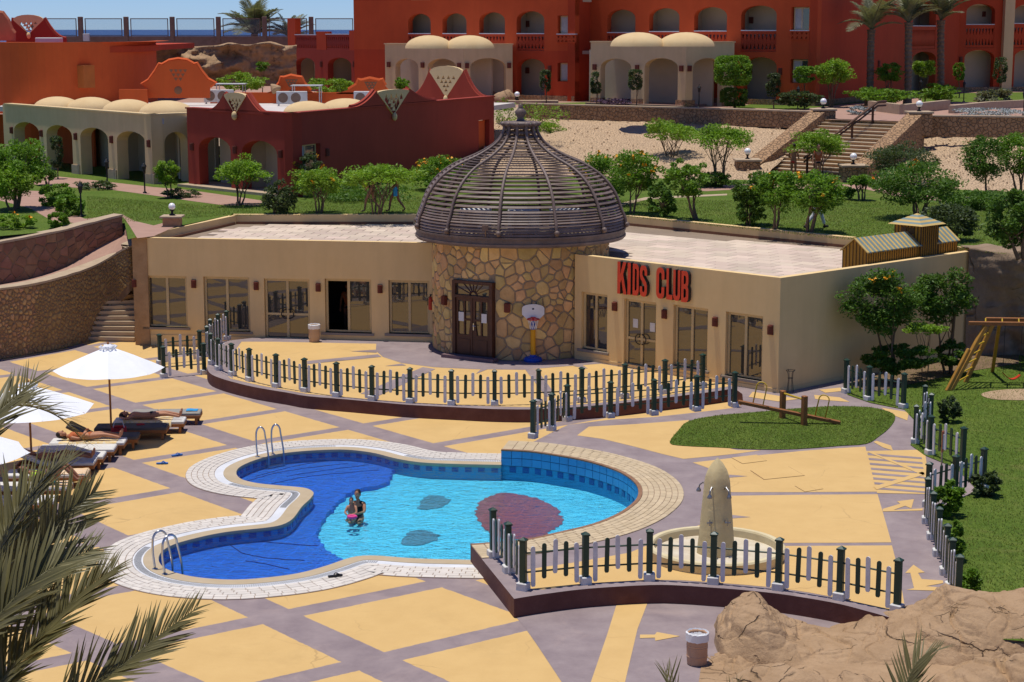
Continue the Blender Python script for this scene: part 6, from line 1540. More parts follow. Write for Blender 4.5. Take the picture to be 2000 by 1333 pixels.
mb = MB(); W = WR2; W.box(mb, ds+.05, ZL, de-.05, ZL+2.35, -.25, -.3); mb.build('door', MAT['orange_bright'], bung)
rfA = [WA.w(0,0,-.6), WA.w(WA.len,0,-.6), WA2.w(WA2.len,0,-.6), WR1.w(.3,0,-.5), WR1.w(WR1.len-.4,0,-.45), WR2.w(WR2.len-.3,0,-.45), Vector((0.2,103,0)), Vector((-28,103,0)), Vector((-28,98,0))]
MB().prism(rfA, zA-.42, zA-.16).build('roof', MAT['roof_white'], bung)
def plaster_dome(px, py, z, r, h, par, name='roof_dome'):
    p = G(px, py, z); mb = MB(); prof = [(r*math.cos(a), h*math.sin(a)) for a in [PI/2*k/8 for k in range(9)]]; prof[-1] = (0.001, h)
    mb.lathe(prof, 28, Vector((p.x,p.y,z))); return mb.build(name, MAT['dome_plaster'], par, smooth=True)
for x, y, r in ((30,199,1.25),(95,199,1.25),(112,212,1.25),(178,213,1.25),(250,218,1.3),(325,221,1.35),(602,222,1.25),(675,216,1.3)): plaster_dome(x, y, zA-.17, r, .62, bung)
def fan_holes(s):
    out = []
    for (x, y) in ((-.5,.72),(-.17,.72),(.17,.72),(.5,.72),(-.33,.50),(0,.50),(.33,.50),(-.17,.28),(.17,.28),(0,.06)):
        out.append((x*s, y))
    return out
def gable(W, par, xl, xr, yb, tipl, tipr, ytip, apex, yfan, mat, below=0.0, off=0.0, name='gable', t=.35, fanmat='beige'):
    ul, zb = W.uv(xl, yb, off); ur, _ = W.uv(xr, yb, off); tl, zt = W.uv(tipl, ytip, off); tr, _ = W.uv(tipr, ytip, off); ax, az = W.uv((tipl+tipr)/2, apex, off); _, zf = W.uv((tipl+tipr)/2, yfan, off)
    n = 8; L = [(ul+(tl-ul)*(k/n), zb+(zt-zb)*(k/n)**2.0) for k in range(n+1)]; R = [(tr+(ur-tr)*(k/n), zb+(zt-zb)*(1-k/n)**2.0) for k in range(n+1)]
    base = zb-below
    if below > 0: poly = [(ul,base)]+L+[(ax,az)]+R+[(ur,base)]
    else: poly = L+[(ax,max(az, zb+.05))]+R
    mb = MB(); W.panel(mb, poly, (), off, t); g = mb.build(name, MAT[mat], par)
    for seg in (L, R): cp = MB(); cp.tube([W.w(q[0], q[1]+.03, off-t/2) for q in seg], .09, 5); cp.build('gable_trim', MAT[mat], g)
    m = 8; cx = (tl+tr)/2; hw = (tr-tl)/2*.96; zt2 = zt-.10
    arc = [(cx+hw*math.cos(PI*k/m), zt2+(zf-zt2)*math.sin(PI*k/m)) for k in range(m+1)]
    hl = []; H = zt2-az
    for (x, y) in fan_holes(1.0):
        w = hw*.10; px_, pz = cx+x*hw*(.35+.65*y)*1.15, az+H*(.28+.72*y); hl.append([(px_-w,pz-w*.8),(px_+w,pz-w*.8),(px_,pz+w)])
    mb = MB(); W.panel(mb, arc+[(cx, az+.02)], hl, off+.03, .2); mb.build('fan_panel', MAT[fanmat], g)
    mb = MB(); mb.ell(W.w(cx, az-.05, off+.06), (.13,.13,.20), 10, 6); mb.build('drop_ornament', MAT[fanmat], g, smooth=True)
    return g
gable(WR1, bung, 400, 524, 218, 437, 481, 183, 224, 181, 'crimson', off=.05)
gable(WR2, bung, 690, 856, 210, 735, 800, 178, 226, 175, 'crimson', off=.05)
G3 = Wall(AY(800,200,101), AY(947,200,98)); gable(G3, bung, 803, 945, 186, 838, 905, 137, 192, 129, 'crimson', below=1.1)
def round_gable(W, par, pts, mat, t=.3, dots=None):
    out = [W.uv(x, y) for x, y in pts]; mb = MB(); W.panel(mb, out, (), 0, t); g = mb.build('gable', MAT[mat], par)
    cp = MB(); cp.tube([W.w(q[0], q[1]+.02, -t/2) for q in out[1:-1]], .12, 5); cp.build('gable_trim', MAT[mat], g)
    if dots:
        d = MB(); cx, cy, s = dots
        for r, n in ((0,4),(1,3),(2,2)):
            for k in range(n):
                u, v = W.uv(cx+(k-(n-1)/2)*s, cy+r*s*.9); d.add([W.w(u-.11,v+.08,.006), W.w(u+.11,v+.08,.006), W.w(u,v-.1,.006)], [(0,1,2)])
        u, v = W.uv(cx, cy+s*4.2); d.ell(W.w(u, v, .0), (.22,.06,.22), 10, 6, W.R()); struct(d.build('perforations', MAT['skirting'], g), 'stuff')
W4_ = Wall(AY(270,190,99), AY(425,190,99)); round_gable(W4_, bung, [(287,192),(287,172),(277,165),(290,158),(303,140),(311,126),(316,128),(330,120),(347,117),(364,119),(378,127),(383,125),(392,140),(405,156),(420,163),(409,170),(409,192)], 'orange_bright', dots=(348,139,9))
W5_ = Wall(AY(400,195,102), AY(770,195,102)); mb = MB(); a, z = W5_.uv(410,181); c, _ = W5_.uv(770,181); W5_.box(mb, a, zA-.2, c, z, 0, -.25); mb.build('roof_parapet', MAT['orange_bright'], bung)
mb = MB(); W6_ = Wall(AY(232,190,98.6), AY(290,190,98.6)); a, z = W6_.uv(232,175); c, _ = W6_.uv(287,175); W6_.box(mb, a, zA-.2, c, z, 0, -.25); mb.build('roof_parapet', MAT['orange_bright'], bung)
round_gable(W5_, bung, [(520,182),(536,176),(546,163),(549,152),(555,153),(568,149),(582,152),(588,152),(594,164),(606,178),(612,182)], 'orange_bright', dots=(569,158,6))
round_gable(W5_, bung, [(655,184),(680,176),(696,166),(700,156),(706,158),(722,154),(740,158),(746,156),(752,168),(765,184)], 'orange_bright', dots=(724,163,6))
def acgroup(xs, y, labels, canopy):
    for x, l in zip(xs, labels):
        p = G(x, y, zA-.15); ac_unit((p.x,p.y,zA-.155), .05, l, s=1.05)
    c = G(canopy[0], canopy[1], zA-.15); t = thing('roof_canopy', canopy[2], 'canopy', (c.x,c.y,zA-.155))
    mb = MB(); mb.box((0,0,1.02), (1.7,1.2,.05)); mb.build('canopy_top', MAT['ac_white'], t, world=False)
    for sx in (-.75,.75):
        for sy in (-.5,.5):
            l = MB(); l.tube([(sx,sy,0),(sx,sy,1.0)], .03, 5); l.build('leg', MAT['ac_white'], t, world=False)
acgroup((174,196), 193, ('rooftop air conditioner, left of the pair behind the beige domes', 'rooftop air conditioner, right of the pair behind the beige domes'), (212,192,'small white rooftop canopy beside the red curved wall'))
acgroup((416,440), 203, ('rooftop air conditioner, left of the pair right of the large orange gable', 'rooftop air conditioner, right of the pair right of the large orange gable'), (452,199,'small white rooftop canopy between large orange gable and curled red gable'))
acgroup((558,583), 207, ('rooftop air conditioner, left of the pair below the small orange gable', 'rooftop air conditioner, right of the pair below the small orange gable'), (600,203,'small white rooftop canopy below the small orange gable'))
p = G(709,207,zA-.15); ac_unit((p.x,p.y,zA-.155), 0, 'single rooftop air conditioner behind the curled gable nearest the dome', s=1.05)
# curved red hall behind
hall = thing('red_hall', 'large plain curved red orange hall at the far left', 'building', (-27,104,ZL))
hp = smoothline([AY(-160,180,112), AY(-60,180,104), AY(40,180,100.5), AY(140,180,101), AY(230,180,104), AY(285,180,109), AY(308,180,116)], 6); zh = AY(150,83,101).z; mb = MB(); n = len(hp)
vs = [(p.x,p.y,ZL) for p in hp]+[(p.x,p.y,zh) for p in hp]+[(p.x*.97,p.y+1.0,zh) for p in hp]; mb.add(vs, [(i,i+1,n+i+1,n+i) for i in range(n-1)]+[(n+i,n+i+1,2*n+i+1,2*n+i) for i in range(n-1)]); mb.build('curved_wall', MAT['orange_bright'], hall, smooth=False)
mb = MB(); mb.prism([Vector((hp[0].x,hp[0].y+1,0))]+[Vector((p.x*.99,p.y+.5,0)) for p in hp]+[Vector((hp[-1].x,130,0)), Vector((hp[0].x,130,0))], zh-.6, zh-.25); mb.build('roof', MAT['red'], hall)
mb = MB(); a, b_ = AY(160,150,101.1), AY(182,150,101.9); WD2 = Wall(a, b_); _, v0 = WD2.uv(170,172); _, v1 = WD2.uv(170,128); WD2.box(mb, 0, v0, WD2.len, v1, .12, -.6); mb.build('door', MAT['door_orange'], hall)
GL = Wall(AY(10,80,108), AY(130,80,108)); gable(GL, hall, 12, 128, 76, 24, 86, 36, 68, 29, 'crimson', below=.6, fanmat='cream')
GL2 = Wall(AY(-60,80,103), AY(30,80,103)); round_gable(GL2, hall, [(-60,80),(-60,20),(-20,22),(5,26),(15,40),(22,58),(28,66),(28,80)], 'terracotta')
mb = MB(); mb.bbox(AY(96,80,104), (1.4,.8,.35), .03); mb.build('roof_hatch', MAT['ac_white'], hall)
# ================================================================== red hotel with balconies and domed porches
hotel = thing('hotel', 'large red orange hotel with arched balconies and beige domed porches', 'building', (8, 122, ZU))
ZTOP = 18.2
def railing(W, par, u0, u1, z0, z1, off=-.03, mat='red'):
    holes = []; n = max(3, int((u1-u0)/.26)); w = (u1-u0)/n; h = (z1-z0)
    for r in range(2):
        for k in range(n):
            cx = u0+(k+.5)*w; b = z0+h*(.12+.42*r); tt = h*.30; holes.append([(cx-w*.34,b),(cx+w*.34,b),(cx,b+tt)] if r == 0 else [(cx-w*.34,b+tt),(cx,b),(cx+w*.34,b+tt)])
    mb = MB(); W.panel(mb, rect2(u0, z0, u1, z1), holes, off, .12); o = mb.build('balcony_railing', MAT[mat], par)
    m_ = MB(); W.box(m_, u0, z1+.003, u1, z1+.06, off+.05, off-.2); m_.build('rail_top', MAT['white_paint'], o)
def storey(W, par, ops, z0, z1, u0, u1, mat, wins=(), t=.5, depth=1.7, back='alcove', name='facade', rise=.55):
    """ops: (x0, x1, y crown, y sill or None, rail) in one storey between z0 and z1"""
    H = []
    for x0, x1, yc, ys in ops:
        a, _ = W.uv(x0, yc+15); c, _ = W.uv(x1, yc+15); _, k = W.uv((x0+x1)/2, yc); H.append((a, c, min(k, z1-.1), ys, 'a', x0, x1))
    for x0, y0, x1, y1 in wins:
        a, v0, c, v1 = W.rect(x0, y0, x1, y1); H.append((a, c, v1, v0, 'w', x0, x1))
    H.sort(key=lambda h: h[0]); mb = MB(); u = u0
    for a, c, k, s, kind, x0, x1 in H:
        W.box(mb, u, z0, a, z1, 0, -t)
        if kind == 'a':
            r = min(rise, (c-a)/2); n = 10; m = (a+c)/2; hw = (c-a)/2
            poly = [(a, k-r)]+[(m-hw*math.cos(PI*i/n), k-r+r*math.sin(PI*i/n)) for i in range(1, n)]+[(c, k-r), (c, z1), (a, z1)]
            W.panel(mb, poly, (), 0, t)
        else:
            W.box(mb, a, k, c, z1, 0, -t); W.box(mb, a, z0, c, s, 0, -t)
        u = c
    W.box(mb, u, z0, u1, z1, 0, -t); o = mb.build(name, MAT[mat], par)
    for a, c, k, s, kind, x0, x1 in H:
        if kind == 'w': continue
        if s is not None: railing(W, par, a, c, z0+.02, W.uv((x0+x1)/2, s)[1])
    if ops:
        a0, a1 = min(h[0] for h in H if h[4] == 'a')-1.7, max(h[1] for h in H if h[4] == 'a')+1.7
        m_ = MB(); W.box(m_, a0, z0, a1, z1, -depth, -depth-.2); m_.build('balcony_wall', MAT[back], par)
        hs = [h for h in H if h[4] == 'a']
        for e in (a0, a1): m_ = MB(); W.box(m_, e-.1, z0+.01, e+.1, z1-.01, -t-.01, -depth+.01); m_.build('partition', MAT[back], par)
        for h, g in zip(hs, hs[1:]):
            m_ = MB(); mid_ = (h[1]+g[0])/2; W.box(m_, mid_-.12, z0+.01, mid_+.12, z1-.01, -t, -depth); m_.build('partition', MAT[back], par)
    return o
def slabs(W, par, zs, u0, u1, depth=2.4):
    for z in zs: m_ = MB(); W.box(m_, u0, z-.22, u1, z-.004, -.5, -depth); m_.build('floor_slab', MAT['alcove'], par)
F2, F3 = 9.62, 13.0
HW1 = Wall(G(693,187,ZU), G(1122,199,ZU)); HW2 = Wall(G(1122,199,ZU), G(1152,196,ZU)); HW3 = Wall(G(1152,196,ZU), G(1592,208,ZU)); HW4 = Wall(G(1592,208,ZU), G(1868,180,ZU)); HW5 = Wall(G(1868,180,ZU), G(2075,178,ZU))
storey(HW1, hotel, [(1010,1064,115,None)], ZU-.1, F2, 0, HW1.len, 'red', [(1089,123,1123,160)])
storey(HW1, hotel, [(797,841,27,67),(864,911,26,67),(936,986,24,67),(1009,1063,22,67)], F2, F3, 0, HW1.len, 'orange', [(1089,31,1123,67)])
storey(HW1, hotel, [(793,840,-65,-24),(861,911,-65,-24),(933,985,-65,-24),(1006,1063,-65,-24)], F3, ZTOP, 0, HW1.len, 'red')
storey(HW2, hotel, [], ZU-.1, ZTOP, 0, HW2.len, 'red', name='facade')
storey(HW3, hotel, [(1453,1517,112,None)], ZU-.1, F2, 0, HW3.len, 'orange', [(1544,116,1577,163)])
storey(HW3, hotel, [(1186,1241,19,65),(1268,1327,16,63),(1356,1420,14,62),(1448,1517,11,61)], F2, F3, 0, HW3.len, 'orange', [(1546,14,1580,60)])
storey(HW3, hotel, [(1186,1241,-75,-30),(1268,1327,-77,-31),(1356,1420,-80,-32),(1448,1517,-83,-33)], F3, ZTOP, 0, HW3.len, 'red')
storey(HW4, hotel, [(1782,1828,101,None)], ZU-.1, F2, 0, HW4.len, 'red')
storey(HW4, hotel, [(1784,1829,2,52)], F2, F3, 0, HW4.len, 'red')
storey(HW4, hotel, [], F3, ZTOP, 0, HW4.len, 'red')
storey(HW5, hotel, [(1884,1942,98,None),(1982,2040,96,None)], ZU-.1, F2, 0, HW5.len, 'red')
storey(HW5, hotel, [(1888,1944,3,49),(1982,2040,2,47)], F2, F3, 0, HW5.len, 'red')
storey(HW5, hotel, [], F3, ZTOP, 0, HW5.len, 'red')
mb = MB(); a, _ = HW5.uv(1957,60); c, _ = HW5.uv(1976,60); HW5.box(mb, a, ZU, c, ZTOP, .35, 0.002); mb.build('pilaster', MAT['beige'], hotel)
for W in (HW1, HW3, HW4, HW5): slabs(W, hotel, (F2, F3), .3, W.len-.3)
for W, q in ((HW1,(1091,124,1121,159)),(HW1,(1091,32,1121,66)),(HW3,(1546,117,1575,162)),(HW3,(1548,15,1578,59))): win(W, hotel, *q, off=-.3)
for W, q in ((HW1,(1089,68,1126,84)),(HW3,(1545,61,1581,78))):
    a, v0, c, v1 = W.rect(*[q[0],q[1],q[2],q[3]]); railing(W, hotel, a, c, v0, v1, off=.10, mat='orange')
for W in (HW1, HW3, HW4, HW5):
    b_ = MB(); W.box(b_, 0, ZU-.08, W.len, ZU+.35, .004, .05); b_.build('plinth', MAT['stone_wall_far'], hotel)
# two storey wing at the left with open roof terrace
HW0 = Wall(G(563,176,ZU), G(757,186,ZU)); zt0 = HW0.uv(640, 98)[1]
storey(HW0, hotel, [(577,615,113,None),(640,686,113,None)], ZU-.1, zt0, 0, HW0.len, 'crimson', [(704,121,740,157)], depth=2.6)
for x0, x1, y1 in ((576,618,69),(636,682,68)):
    a, _ = HW0.uv(x0, 85); c, _ = HW0.uv(x1, 85); railing(HW0, hotel, a, c, zt0+.005, HW0.uv(x0, y1)[1], mat='crimson')
for x0, x1, yt in ((562,577,36),(618,637,62),(682,702,60)):
    a, _ = HW0.uv(x0, 80); c, _ = HW0.uv(x1, 80); m_ = MB(); HW0.box(m_, a, zt0+.002, c, HW0.uv(x0, yt)[1], 0, -.5); m_.build('terrace_post', MAT['red'], hotel)
mb = MB(); a, _ = HW0.uv(702,50); HW0.box(mb, a, zt0+.002, HW0.len, ZTOP, -.02, -.5); mb.build('facade', MAT['red'], hotel)
a, v0, c, v1 = HW0.rect(703,38,732,68); m_ = MB(); HW0.box(m_, a, v0, c, v1, 0.0, -.01)
win(HW0, hotel, 703, 38, 732, 68, off=.0); win(HW0, hotel, 706, 122, 738, 156, off=-.3)
WBk = Wall(HW0.w(HW0.uv(617,60)[0], 0, -4.0), HW0.w(HW0.len, 0, -4.0)); mb = MB(); WBk.box(mb, 0, ZU, WBk.len, ZTOP, 0, -.5); mb.build('facade', MAT['red'], hotel)
mb = MB(); WBk.box(mb, .0, ZU, .5, ZTOP, -.5, -9); mb.build('end_wall', MAT['red'], hotel)
mb = MB(); HW0.box(mb, 0.1, zt0-.3, HW0.len, zt0-.02, -.5, -4.0); mb.build('floor_slab', MAT['stone_cap'], hotel)
# porches
def porch(pl, pm, pr, yt, ops1, ops2, domes, base):
    Wa, Wb = Wall(G(*pl, ZU), G(*pm, ZU)), Wall(G(*pm, ZU), G(*pr, ZU)); zt = AY(pm[0], yt, G(*pm, ZU).y).z
    arches(Wa, 'porch_wall', ZU-.05, zt, 0, Wa.len, ops1, 'beige', hotel, .5, .55); arches(Wb, 'porch_wall', ZU-.05, zt, 0, Wb.len, ops2, 'beige', hotel, .5, .55)
    back0 = Wa.w(0, 0, -4.5); MB().prism([Wa.w(0,0,-.5), Wa.w(Wa.len-.3,0,-.5), Wb.w(Wb.len-.05,0,-.5), Vector((Wb.w(Wb.len,0,0).x+.3, Wa.w(0,0,-4.5).y, 0)), back0], zt-.5, zt-.14).build('porch_roof', MAT['roof_white'], hotel)
    c = MB(); Wa.box(c, -.05, zt+.002, Wa.len+.02, zt+.07, .05, -.5); Wb.box(c, .02, zt+.001, Wb.len+.05, zt+.069, .05, -.5); c.build('porch_coping', MAT['beige'], hotel)
    for x, y, r in domes: plaster_dome(x, y, zt-.14, r, .78, hotel, 'porch_dome')
    f = MB(); Wa.box(f, -.1, ZU-.02, Wa.len, ZU+.12, .4, -4.3); f.build('porch_floor', MAT['paving_pink'], hotel)
    bw = MB(); Wa.box(bw, -1.9, ZU, Wa.len+.4, zt-.5, -2.4, -2.55); bw.build('porch_back_wall', MAT['alcove'], hotel)
    bw = MB(); Wb.box(bw, 1.0, ZU, Wb.len, zt-.5, -2.3, -2.45); bw.build('porch_back_wall', MAT['alcove'], hotel)
    for W, xs in ((Wa, base[0]), (Wb, base[1])):
        for x in xs:
            u, _ = W.uv(x, 180); m_ = MB(); W.box(m_, max(u-.42,-.02), ZU, min(u+.42, W.len+.02), ZU+.42, .04, -.54); m_.build('pier_foot', MAT['stone_wall_far'], hotel)
            lu = u; m_ = MB(); W.box(m_, lu-.12, ZU+2.15, lu+.12, ZU+2.5, .002, .14); m_.build('wall_lamp', MAT['lamp_red'], hotel)
    return Wa, Wb
porch((753,194),(905,199),(1001,198),88,[(773,818,115,None),(836,892,115,None)],[(919,988,114,None)],[(838,95,1.45),(917,95,1.5)],((761,827,898),(912,994)))
porch((1153,204),(1338,210),(1432,208),84,[(1172,1232,115,None),(1258,1323,114,None)],[(1352,1409,114,None)],[(1246,91,1.55),(1340,91,1.6)],((1162,1245,1331),(1345,1421)))
for W, x, y in ((HW1,1073,135),(HW3,1523,140),(HW0,568,126),(HW0,627,126),(HW0,691,126),(HW4,1717,125),(HW5,1877,117),(HW5,1950,120),(HW4,1840,125)):
    wall_lamp(W, x, y, hotel, .4, .28)
for W, x, y, d in ((HW1,1031,47,-1.68),(HW1,1031,138,-1.68),(HW3,1468,40,-1.68),(HW3,1466,138,-1.68),(HW0,660,137,-2.58),(HW5,1921,28,-1.68)):
    u, v = W.uv(x, y, d); m_ = MB(); W.box(m_, u-.13, v-.2, u+.13, v+.2, d+.0, d+.12); m_.build('wall_lamp', MAT['lamp_red'], hotel)
# ================================================================== far boundary: rock face, wall with glazed fence, sea palm
def rock_face():
    nu, nv = 90, 30; vs = []
    for j in range(nv+1):
        for i in range(nu+1):
            x = 296+(580-296)*i/nu; f = j/nv; top = 91+9*mnoise.noise(Vector((x*.018,4,0)))-4*math.exp(-((x-470)/45)**2)*1.6-5*math.exp(-((x-530)/25)**2)
            y = 168+(top-168)*min(f*1.12, 1.0); Yd = 132-1.5*f+max(0, f*1.12-1)*26
            p = AY(x, y, Yd); k = mnoise.fractal(Vector((p.x*.35, p.z*.55, 2)), .7, 2.1, 6)*1.0+mnoise.ridged_multi_fractal(Vector((p.x*.22,p.z*.9,7)), .8, 2.0, 4, .9, 2)*.45
            p.y -= k; p.z += max(0, f*1.12-1)*3*mnoise.noise(Vector((p.x*.5,1,f*3))); vs.append(p)
    s = nu+1; mb = MB(); mb.add(vs, [(j*s+i,j*s+i+1,(j+1)*s+i+1,(j+1)*s+i) for j in range(nv) for i in range(nu)]); o = mb.build('rock_cliff', MAT['rock'], None, smooth=True)
    tag(o, 'long brown layered rock face below the far boundary wall', 'rock')
rock_face()
def far_fence():
    Y = 152; t = thing('boundary_fence', 'far brown boundary wall with tall posts and glazed frames against the sea', 'fence', (AY(340,80,Y).x, Y, ZU)); zt = AY(340,71,Y).z
    x0, x1 = AY(60,70,Y).x, AY(700,70,Y).x; mb = MB(); mb.box(((x0+x1)/2,Y,(ZU+zt)/2), (x1-x0,.4,zt-ZU)); mb.build('wall', MAT['fence_brown'], t)
    px = [68,158,247,337,427,517,608,698]; ztp = AY(340,33,Y).z; xs = [AY(q,60,Y).x for q in px]
    for x in xs: m_ = MB(); m_.bbox((x,Y-.03,(zt-.6+ztp)/2), (.36,.5,ztp-zt+.6), .03); m_.build('post', MAT['fence_brown'], t)
    zf = AY(340,37,Y).z
    for a, b in zip(xs, xs[1:]):
        m_ = MB()
        for u in (a+.38, b-.38): m_.box((u,Y,(zt+zf)/2), (.07,.07,zf-zt))
        m_.box(((a+b)/2,Y,zf), (b-a-.69,.07,.07)); m_.box(((a+b)/2,Y,zt+.06), (b-a-.84,.06,.06)); f = m_.build('frame', MAT['fence_brown'], t)
        m_ = MB(); m_.box(((a+b)/2,Y,(zt+zf)/2+.02), (b-a-.84,.012,zf-zt-.1)); m_.build('pane', MAT['fence_glass'], f)
    mb = MB(); mb.bbox((AY(170,75,Y-1).x,Y-1.2,zt-.1), (.5,.4,.6), .02); mb.build('meter_box', MAT['ac_white'], t)
far_fence()
# ================================================================== vegetation
def np_mesh(name, V, nper, mats, parent=None, mi=None, world=True):
    V = np.asarray(V, dtype=np.float32).reshape(-1, 3)
    if parent is not None and world:
        m = np.array(wmat(parent).inverted()); V = V @ m[:3,:3].T.astype(np.float32)+m[:3,3].astype(np.float32)
    nf = len(V)//nper; me = bpy.data.meshes.new(name); me.vertices.add(len(V)); me.vertices.foreach_set('co', V.ravel())
    me.loops.add(len(V)); me.loops.foreach_set('vertex_index', np.arange(len(V), dtype=np.int32))
    me.polygons.add(nf); me.polygons.foreach_set('loop_start', np.arange(nf, dtype=np.int32)*nper)
    for m in (mats if isinstance(mats, list) else [mats]): me.materials.append(m)
    if mi is not None: me.polygons.foreach_set('material_index', mi)
    me.update(calc_edges=True); return link(name, me, parent)
def leaf_quads(P, D, size, rng, up=0.45, aspect=0.42):
    n = len(P); A = rng.normal(size=(n,3)); A[:,2] *= 0.6; A += D*0.7; A /= np.linalg.norm(A, axis=1)[:,None]+1e-9
    N = rng.normal(size=(n,3)); N[:,2] = np.abs(N[:,2])+up; B = np.cross(A, N); B /= np.linalg.norm(B, axis=1)[:,None]+1e-9
    s = size*rng.uniform(0.65, 1.35, size=(n,1)); a = A*s; b = B*s*aspect
    return np.stack([P-a*0.5, P+b*0.5-a*0.05, P+a*0.5, P-b*0.5-a*0.05], axis=1)
def crown_points(rng, r, n, shape, nclump):
    r = np.array(r)
    C = rng.normal(size=(nclump,3)); C /= np.linalg.norm(C, axis=1)[:,None]
    if shape not in ('box',):
        k_ = rng.random(nclump) < .14; C[k_] *= rng.uniform(1.12, 1.3, size=(int(k_.sum()),1))
    if shape == 'umbrella': C[:,2] = np.where(C[:,2] < -.4, -C[:,2]*.8, C[:,2])
    if shape == 'box': C /= (np.abs(C)**4).sum(1)[:,None]**.25
    rad = rng.uniform(.4, 1.0, size=(nclump,1))**.6 if shape != 'box' else rng.uniform(.8, 1.0, size=(nclump,1))
    C = C*rad; cs = rng.uniform(.22, .42, size=(nclump,1)) if shape != 'loose' else rng.uniform(.16, .32, size=(nclump,1))
    k = rng.integers(0, nclump, size=n); Q = rng.normal(size=(n,3)); Q /= np.linalg.norm(Q, axis=1)[:,None]; Q *= rng.uniform(.3, 1, size=(n,1))**.5
    P = C[k]+Q*cs[k]*(np.array([1,1,.8]))
    if shape == 'box':
        m = np.maximum(1, (np.abs(P)**6).sum(1)**(1/6)); P /= m[:,None]
    if shape == 'umbrella': P[:,2] = np.where(P[:,2] < -.6, -.6+.3*(P[:,2]+.6), P[:,2])*1.12
    D = P/(np.linalg.norm(P, axis=1)[:,None]+1e-6)
    return P*r, D, C*r
def plant(name, label, cat, cx, cy, rx, ry, bx, by, z=ZL, shape='round', mat='leaf', n=1500, size=.13, stems=3, flowers=0, seed=0, dy=1.0, group=None, trunk_r=.045, depth=None, lean=0.0):
    rng = np.random.default_rng(seed+7); rnd = random.Random(seed); b = G(bx, by, z); t = thing(name, label, cat, b, 0, group); inv = wmat(t).inverted()
    c = AY(cx, cy, b.y+(depth or 0)); s = scale_at(c); r = (rx/s, rx/s*dy, ry/s)
    ncl = int(max(34, min(130, 62*(r[0]*r[2])**.5*(1.6 if shape == 'box' else 1.2)))); n = int(n*2.3)
    P, D, C = crown_points(rng, r, n, shape, ncl); cl = inv @ c; cv = np.array(cl)
    q = leaf_quads(P+cv, D, size, rng)
    o = np_mesh('crown', q, 4, MAT[mat], t, world=False); o['kind'] = 'stuff'
    if flowers:
        k = rng.choice(len(P), flowers*3); sel = D[k]; good = k[(sel[:,2] > -.1) & (np.linalg.norm(P[k]/np.array(r), axis=1) > .8)][:flowers]
        if len(good):
            pts = np.repeat(P[good]*1.03+cv, 7, axis=0)+rng.normal(size=(len(good)*7,3))*.05
            f = np_mesh('flowers', leaf_quads(pts, np.zeros_like(pts), .12, rng, aspect=.8), 4, MAT['flower'], t, world=False); f['kind'] = 'stuff'
    if stems:
        for i in range(stems):
            mb = MB(); a = 2*PI*i/stems+rnd.uniform(0, 1.5); foot = Vector((.05*stems*math.cos(a)*.6, .05*stems*math.sin(a)*.6, -.03))
            tip = cl+Vector((r[0]*.55*math.cos(a), r[1]*.55*math.sin(a), -r[2]*.1)); mid = foot.lerp(tip, .5)+Vector((-.25*r[0]*math.cos(a)*.3+lean*.2, 0, .05))
            pts = smoothline([foot, foot.lerp(mid, .55)+Vector((rnd.uniform(-.05,.05), 0, 0)), mid, tip], 4); L = len(pts)
            mb.tube(pts, [trunk_r*(1-.7*j/(L-1)) for j in range(L)], 6)
            for k in range(3):
                p = pts[int(L*(.5+.13*k))]; e = cl+Vector(C[rnd.randrange(len(C))])*.85; mb.tube([p, p.lerp(e, .5)+Vector((0,0,.03)), e], [trunk_r*.45, trunk_r*.3, trunk_r*.1], 4)
            mb.build('trunk' if stems == 1 else 'stem', MAT['bark'], t, smooth=True, world=False)
    return t
